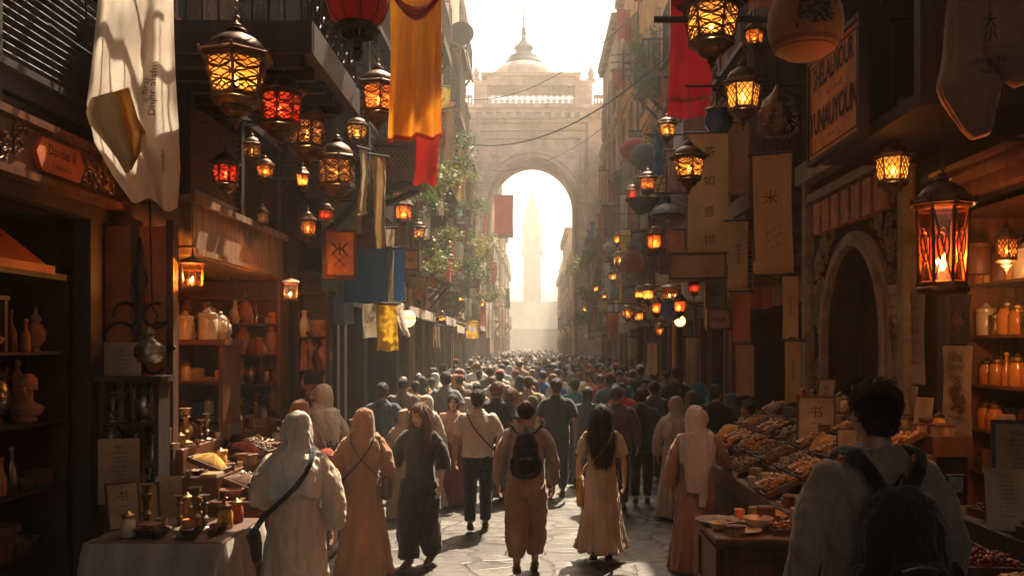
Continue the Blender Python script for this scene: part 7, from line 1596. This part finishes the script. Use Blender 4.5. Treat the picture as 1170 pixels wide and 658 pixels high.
def camboard(px, py0, py1, wpx, D, m, label, lines=(), ink=INK, dep=.1, cat='sign', name='sign_board', rz=0):
    p = at(px, py1, D); h = (py1 - py0) * D / F; w = wpx * D / F; t = empty(name, p, rz); tag(t, label, cat)
    b = MB(); b.cham(-w / 2, w / 2, 0, dep, 0, h, .01); c = b.build('board', m, t); c.location = (0, 0, 0)
    b = MB()
    for q in ((-w / 2 - .02, w / 2 + .02, -.02, .015), (-w / 2 - .02, w / 2 + .02, h - .015, h + .02)): b.box(q[0], q[1], -.02, dep + .01, q[2], q[3])
    for q in ((-w / 2 - .02, -w / 2 + .012), (w / 2 - .012, w / 2 + .02)): b.box(q[0], q[1], -.019, dep + .009, .0152, h - .0152)
    c = b.build('frame', WOOD_M, t); c.location = (0, 0, 0)
    for s, dx, dz, sz in lines: b = MB(); text_on(b, s, lambda a, e: Vector((dx * w + a, -.006, dz * h + e)), sz * w); c = b.build('lettering', ink, t); c.location = (0, 0, 0)
    return t
camboard(388, 264, 316, 34, 9.6, ORB, 'boxy orange lit shop sign with a dark knot emblem on the left', [('ж', 0, .62, .8), ('✕', 0, .35, .5)], INKB, .22, rz=.25)
camboard(818, 320, 372, 22, 13.6, pmat('grey_green_board', (.13, .15, .11)), 'grey green board hanging above the pinkish one on the right', [('nahr', 0, .7, .3), ('dal', 0, .4, .3)])
camboard(822, 354, 376, 26, 13.0, pmat('pinkish_board', (.42, .26, .2)), 'pinkish small board below the grey green board', [('hilaf', 0, .5, .3)])
camboard(797, 290, 318, 62, 12.4, FT, 'long tan carton like box jutting below the broad scroll banner', [], dep=.5, rz=-.2, cat='box', name='hanging_box')
camboard(765, 296, 312, 20, 14.8, WOOD_R, 'small reddish board under the narrow orange lantern', [('rifa', 0, .5, .3)])
camboard(470, 286, 308, 16, 15.0, ORB, 'small orange box sign beside the narrow blue cloth', [('nl', 0, .5, .5)], dep=.25)
# hanging baskets, trays, bags, parasols
def lathed_thing(name, label, cat, px, py, D, prof, m, cord=.5, n=14, tilt=0):
    p0 = at(px, py, D); t = empty(name, p0); tag(t, label, cat); b = MB(); b.lathe(prof, n=n)
    if tilt: b.xf(Matrix.Rotation(tilt, 4, 'X'))
    b.xf(Matrix.Translation(p0)); b.build('body', m, t, 'auto'); top = max(z for r, z in prof)
    if cord: b = MB(); b.tube([p0 + Vector((0, 0, top * .9)), p0 + Vector((0, 0, top + cord))], .008, 4); b.build('cord', IRON, t)
lathed_thing('hanging_tray', 'black iron tray hanging under the small orange lantern', 'tray', 734, 246, 14.5, [(.02, 0), (.12, .04), (.27, .22), (.29, .26), (.27, .26), (.1, .08)], IRON)
lathed_thing('hanging_lamp_shade', 'wide dark lamp shade hanging beside the dark blue cloth', 'lamp shade', 762, 248, 13.8, [(.26, .0), (.28, .02), (.2, .14), (.08, .2), (.05, .3)], IRON)
lathed_thing('parasol', 'round maroon parasol seen open above the right lanterns', 'parasol', 726, 172, 22, [(.0, .24), (.2, .2), (.34, .1), (.40, 0), (.36, 0), (.0, .16)], FRD, .3, 12, R(60))
lathed_thing('parasol', 'dark round parasol behind the maroon one', 'parasol', 738, 180, 21, [(.0, .24), (.2, .2), (.34, .1), (.40, 0), (.36, 0), (.0, .16)], fabric((.06, .05, .05)), .3, 12, R(70))
lathed_thing('cloth_bag', 'puffy maroon cloth bag hanging on the right side', 'bag', 722, 312, 17, [(.05, 0), (.2, .03), (.25, .16), (.2, .34), (.07, .44), (.12, .5)], fabric((.26, .05, .06)), .5)
lathed_thing('cloth_bag', 'white tied bundle hanging beside the orange house', 'bag', 697, 288, 26, [(.05, 0), (.2, .03), (.23, .16), (.1, .3), (.07, .34), (.14, .4)], fabric((.55, .5, .44)), .5)
lathed_thing('cloth_bag', 'dark red tied bundle high on the right facade', 'bag', 728, 176, 25, [(.05, 0), (.25, .05), (.28, .2), (.1, .4), (.07, .44), (.14, .5)], FRD, .5)
lathed_thing('wicker_basket', 'straw basket hanging by the orange box sign on the left', 'basket', 474, 330, 15.5, [(.1, 0), (.16, .05), (.18, .2), (.16, .2), (.1, .04)], pmat('wicker', (.35, .22, .1), bscale=120, bump=.8), .7)
lathed_thing('satellite_dish', 'small dark satellite dish on the upper left skyline', 'satellite dish', 527, 42, 33, [(.0, .0), (.3, .06), (.5, .2), (.46, .2), (.2, .07)], IRON, 0, 14, R(80))
# awnings over the shopfronts, house by house, and small boards
AW = [('rust', (.34, .11, .05)), ('cream', (.55, .44, .3)), ('olive', (.14, .13, .07)), ('brown', (.2, .11, .06)), ('faded red', (.36, .08, .05)), ('ochre', (.5, .3, .08)), ('grey', (.25, .22, .19))]
rs = random.Random(12)
def awning(s, xw, ya, yb, z, dp, drop, m, label):
    t = empty('awning', (xw, ya, z)); tag(t, label, 'awning')
    sheet('canvas', lambda u, v: Vector((xw - s * (dp * v + .02), ya + (yb - ya) * u, z - drop * v - .05 * math.sin(PI * v) - .015 * math.sin(u * 22) * v)), 20, 6, m, t)
    sheet('valance', lambda u, v: Vector((xw - s * (dp + .025 + .01 * math.sin(u * 19)), ya + (yb - ya) * u, z - drop - v * (.16 + .05 * abs(math.sin(u * (yb - ya) * 7))))), 40, 2, m, t)
    for y in (ya + .04, yb - .04): b = MB(); b.tube([(xw, y, z - drop - .25), (xw - s * dp, y, z - drop)], .014, 5); b.build('rod', IRON, t)
for s, xw, y0, y1, nm in ((-1, -2.9, 11, 15, 'narrow dark timber house'), (-1, -3.0, 15.2, 20.8, 'grey brown house'), (-1, -2.85, 21.2, 27.8, 'sand coloured house'), (-1, -3.0, 28.2, 35.8, 'tall pale house'), (-1, -2.9, 36.2, 44.8, 'tallest left house'), (-1, -3.05, 45.2, 55, 'last left house'),
                       (1, 3.85, 11.8, 16.8, 'brown plastered house'), (1, 3.9, 17.2, 23.2, 'terracotta house'), (1, 3.8, 23.8, 30.8, 'orange ochre house'), (1, 3.95, 31.2, 38.8, 'tallest orange house'), (1, 3.8, 39.2, 46.8, 'sandy yellow house'), (1, 4.0, 47.2, 55, 'last right house')):
    n = max(1, int((y1 - y0) / 3.2)); w = (y1 - y0) / n
    for i in range(n):
        ya, yb = y0 + i * w + .2, y0 + (i + 1) * w - .3
        if rs.random() < .8 and ya > 14: cn, c = rs.choice(AW); awning(s, xw, ya, yb, 3.35 + rs.uniform(-.1, .15), rs.uniform(.6, .95), rs.uniform(.25, .5), fabric(c, .25), unique(['%s awning over a shopfront of the %s' % (cn, nm), 'second %s awning on the %s' % (cn, nm), 'further %s awning on the %s' % (cn, nm)]))
    k = 7 if y0 > 14 else 3
    for i in range(k):          # blade signs and hung goods
        y = rs.uniform(y0 + .3, y1 - .3); z = rs.uniform(2.9, 6.5); wd, ht = rs.uniform(.35, .7), rs.uniform(.4, 1.1); cn, c = rs.choice(AW); xo = xw - s * .25
        t = empty('blade_sign', (xo, y, z)); tag(t, unique(['%s %s board jutting from the %s' % (q, cn, nm) for q in ('lettered', 'small', 'narrow', 'weathered', 'high', 'low')]), 'sign')
        b = MB(); b.cham(min(xo, xo - s * wd), max(xo, xo - s * wd), y, y + .05, z, z + ht, .01); b.build('board', pmat('painted_board_' + cn.replace(' ', '_'), c), t)
        b = MB(); b.tube([(xw, y + .025, z + ht + .06), (xo - s * wd, y + .025, z + ht + .06)], .014, 5); b.tube([(xo - s * .08, y + .025, z + ht), (xo - s * .08, y + .025, z + ht + .06)], .006, 4); b.tube([(xo - s * (wd - .06), y + .025, z + ht), (xo - s * (wd - .06), y + .025, z + ht + .06)], .006, 4); b.build('wall_arm', IRON, t)
        cx = xo - s * wd / 2; b = MB()
        for q in range(3): text_on(b, rs.choice(['nahr', 'safi', 'rumal', 'dahab', 'misk', 'attar', 'qand', 'zari']), lambda a, e: Vector((cx + a, y - .006, z + ht * (.78 - .27 * q) + e)), wd * .27)
        b.build('lettering', INK if sum(c) > .5 else PAPER, t)
    for i in range(int((y1 - y0) / .9)):      # laundry and cloth strips on the upper floors
        y = rs.uniform(y0 + .2, y1 - .2); z1 = rs.uniform(3.8, 9.5); cn, c = rs.choice(AW + [('white', (.6, .55, .48)), ('dusty blue', (.16, .25, .33)), ('yellow', (.65, .42, .06))])
        banner(xw - s * rs.uniform(.3, .7), y, z1, z1 - rs.uniform(.6, 1.6), rs.uniform(.3, .6), fabric(c, .3), unique(['%s %s cloth hung from the %s' % (q, cn, nm) for q in ('faded', 'long', 'short', 'creased', 'thin', 'dangling', 'narrow', 'ragged', 'dusty')]), R(rs.uniform(-40, 40)), .05, 1.6, name='hanging_cloth', cat='cloth', seed=i)
    if y0 > 14:
        for i in range(3): put(PL[rs.randrange(4)], (xw - s * .5, rs.uniform(y0 + .5, y1 - .5), rs.uniform(3.6, 8.5)), rs.uniform(0, 6), rs.uniform(.8, 1.3), unique(['%s plant potted on the %s' % (q, nm) for q in ('leafy', 'small', 'trailing', 'bushy')]), 'plant', 'plants trailing from the balconies')
# side stalls along the street under the awnings
for i, (s, y) in enumerate([(-1, 12.2), (-1, 16.5), (-1, 19.5), (-1, 24), (1, 12.9), (1, 15.8), (1, 18.6), (1, 22), (1, 27)]):
    x = -2.75 if s < 0 else 3.65; x0, x1 = (x - .1, x + .55) if s < 0 else (x - .6, x + .1)
    nm = ['beside the dark timber house', 'below the left balcony plants', 'by the grey brown house', 'before the sand coloured house', 'behind the sloping stall', 'beside the street lamp', 'before the terracotta house', 'at the end of the terracotta house', 'before the orange ochre house'][i]
    t = stall('side_stall', 'small wooden side stall ' + nm, x0, x1, y, y + 1.4, .9, WOOD_M, s=-1 if s < 0 else 1)
    for k in range(4): good(GR.choice(['tray', 'urn', 'vase', 'tin', 'casket']), Vector(((x0 + x1) / 2 + GR.uniform(-.1, .1), y + .25 + k * .32, .902)), 'on the side stall ' + nm, sc=GR.uniform(.9, 1.2))
drop_protos()
# ------------------------------------------------------------------ camera, light
cd = bpy.data.cameras.new('camera'); cam = bpy.data.objects.new('camera', cd); COL.objects.link(cam)
cam.location = (0, 0, CH); cam.rotation_euler = (R(90), 0, 0); cd.sensor_width = 36; cd.lens = 36 * F / 1170
cd.shift_x = -(VX - 585) / 1170; cd.shift_y = (HY - 329) / 1170; cd.clip_end = 3000; cd.clip_start = .05
SC.camera = cam
SUN_EL, SUN_AZ = 57, 20                  # elevation, and angle to the right of the street axis
w = bpy.data.worlds.new('World'); SC.world = w; w.use_nodes = True
nt = w.node_tree; bg = nt.nodes['Background']; sky = nt.nodes.new('ShaderNodeTexSky'); sky.sky_type = 'NISHITA'; sky.sun_disc = False
sky.sun_elevation = R(SUN_EL); sky.sun_rotation = R(SUN_AZ); sky.dust_density = 6; sky.ozone_density = .4; sky.air_density = 1
nt.links.new(_mix(nt, sky.outputs[0], (1, .90, .76)), bg.inputs['Color']); bg.inputs['Strength'].default_value = .10
sl = bpy.data.lights.new('sun', 'SUN'); so = bpy.data.objects.new('sun', sl); COL.objects.link(so)
sl.energy = 5; sl.angle = R(.6); sl.color = (1, .83, .61)
d = Vector((math.sin(R(SUN_AZ)) * math.cos(R(SUN_EL)), math.cos(R(SUN_AZ)) * math.cos(R(SUN_EL)), math.sin(R(SUN_EL))))
so.rotation_euler = d.to_track_quat('Z', 'Y').to_euler(); so.location = d * 60
hz = MB(); hz.box(-70, 70, -25, 230, -1.2, 52)
hm = bpy.data.materials.new('haze'); hm.use_nodes = True; nt = hm.node_tree; nt.nodes.clear()
ou = nt.nodes.new('ShaderNodeOutputMaterial'); pv = nt.nodes.new('ShaderNodeVolumePrincipled')
pv.inputs['Color'].default_value = (.98, .96, .89, 1); pv.inputs['Density'].default_value = .0024; pv.inputs['Anisotropy'].default_value = .45
nt.links.new(pv.outputs[0], ou.inputs['Volume'])
HZ = hz.build('haze', hm); HZ['kind'] = 'stuff'
SC.view_settings.view_transform = 'Standard'; SC.view_settings.look = 'None'; SC.view_settings.gamma = 1
SC.view_settings.use_curve_mapping = False; SC.view_settings.exposure = 1.8
SC.render.engine = 'CYCLES'; SC.cycles.use_denoising = True; SC.cycles.max_bounces = 7; SC.cycles.transparent_max_bounces = 14
SC.cycles.volume_bounces = 1; SC.cycles.diffuse_bounces = 4; SC.cycles.sample_clamp_indirect = 6
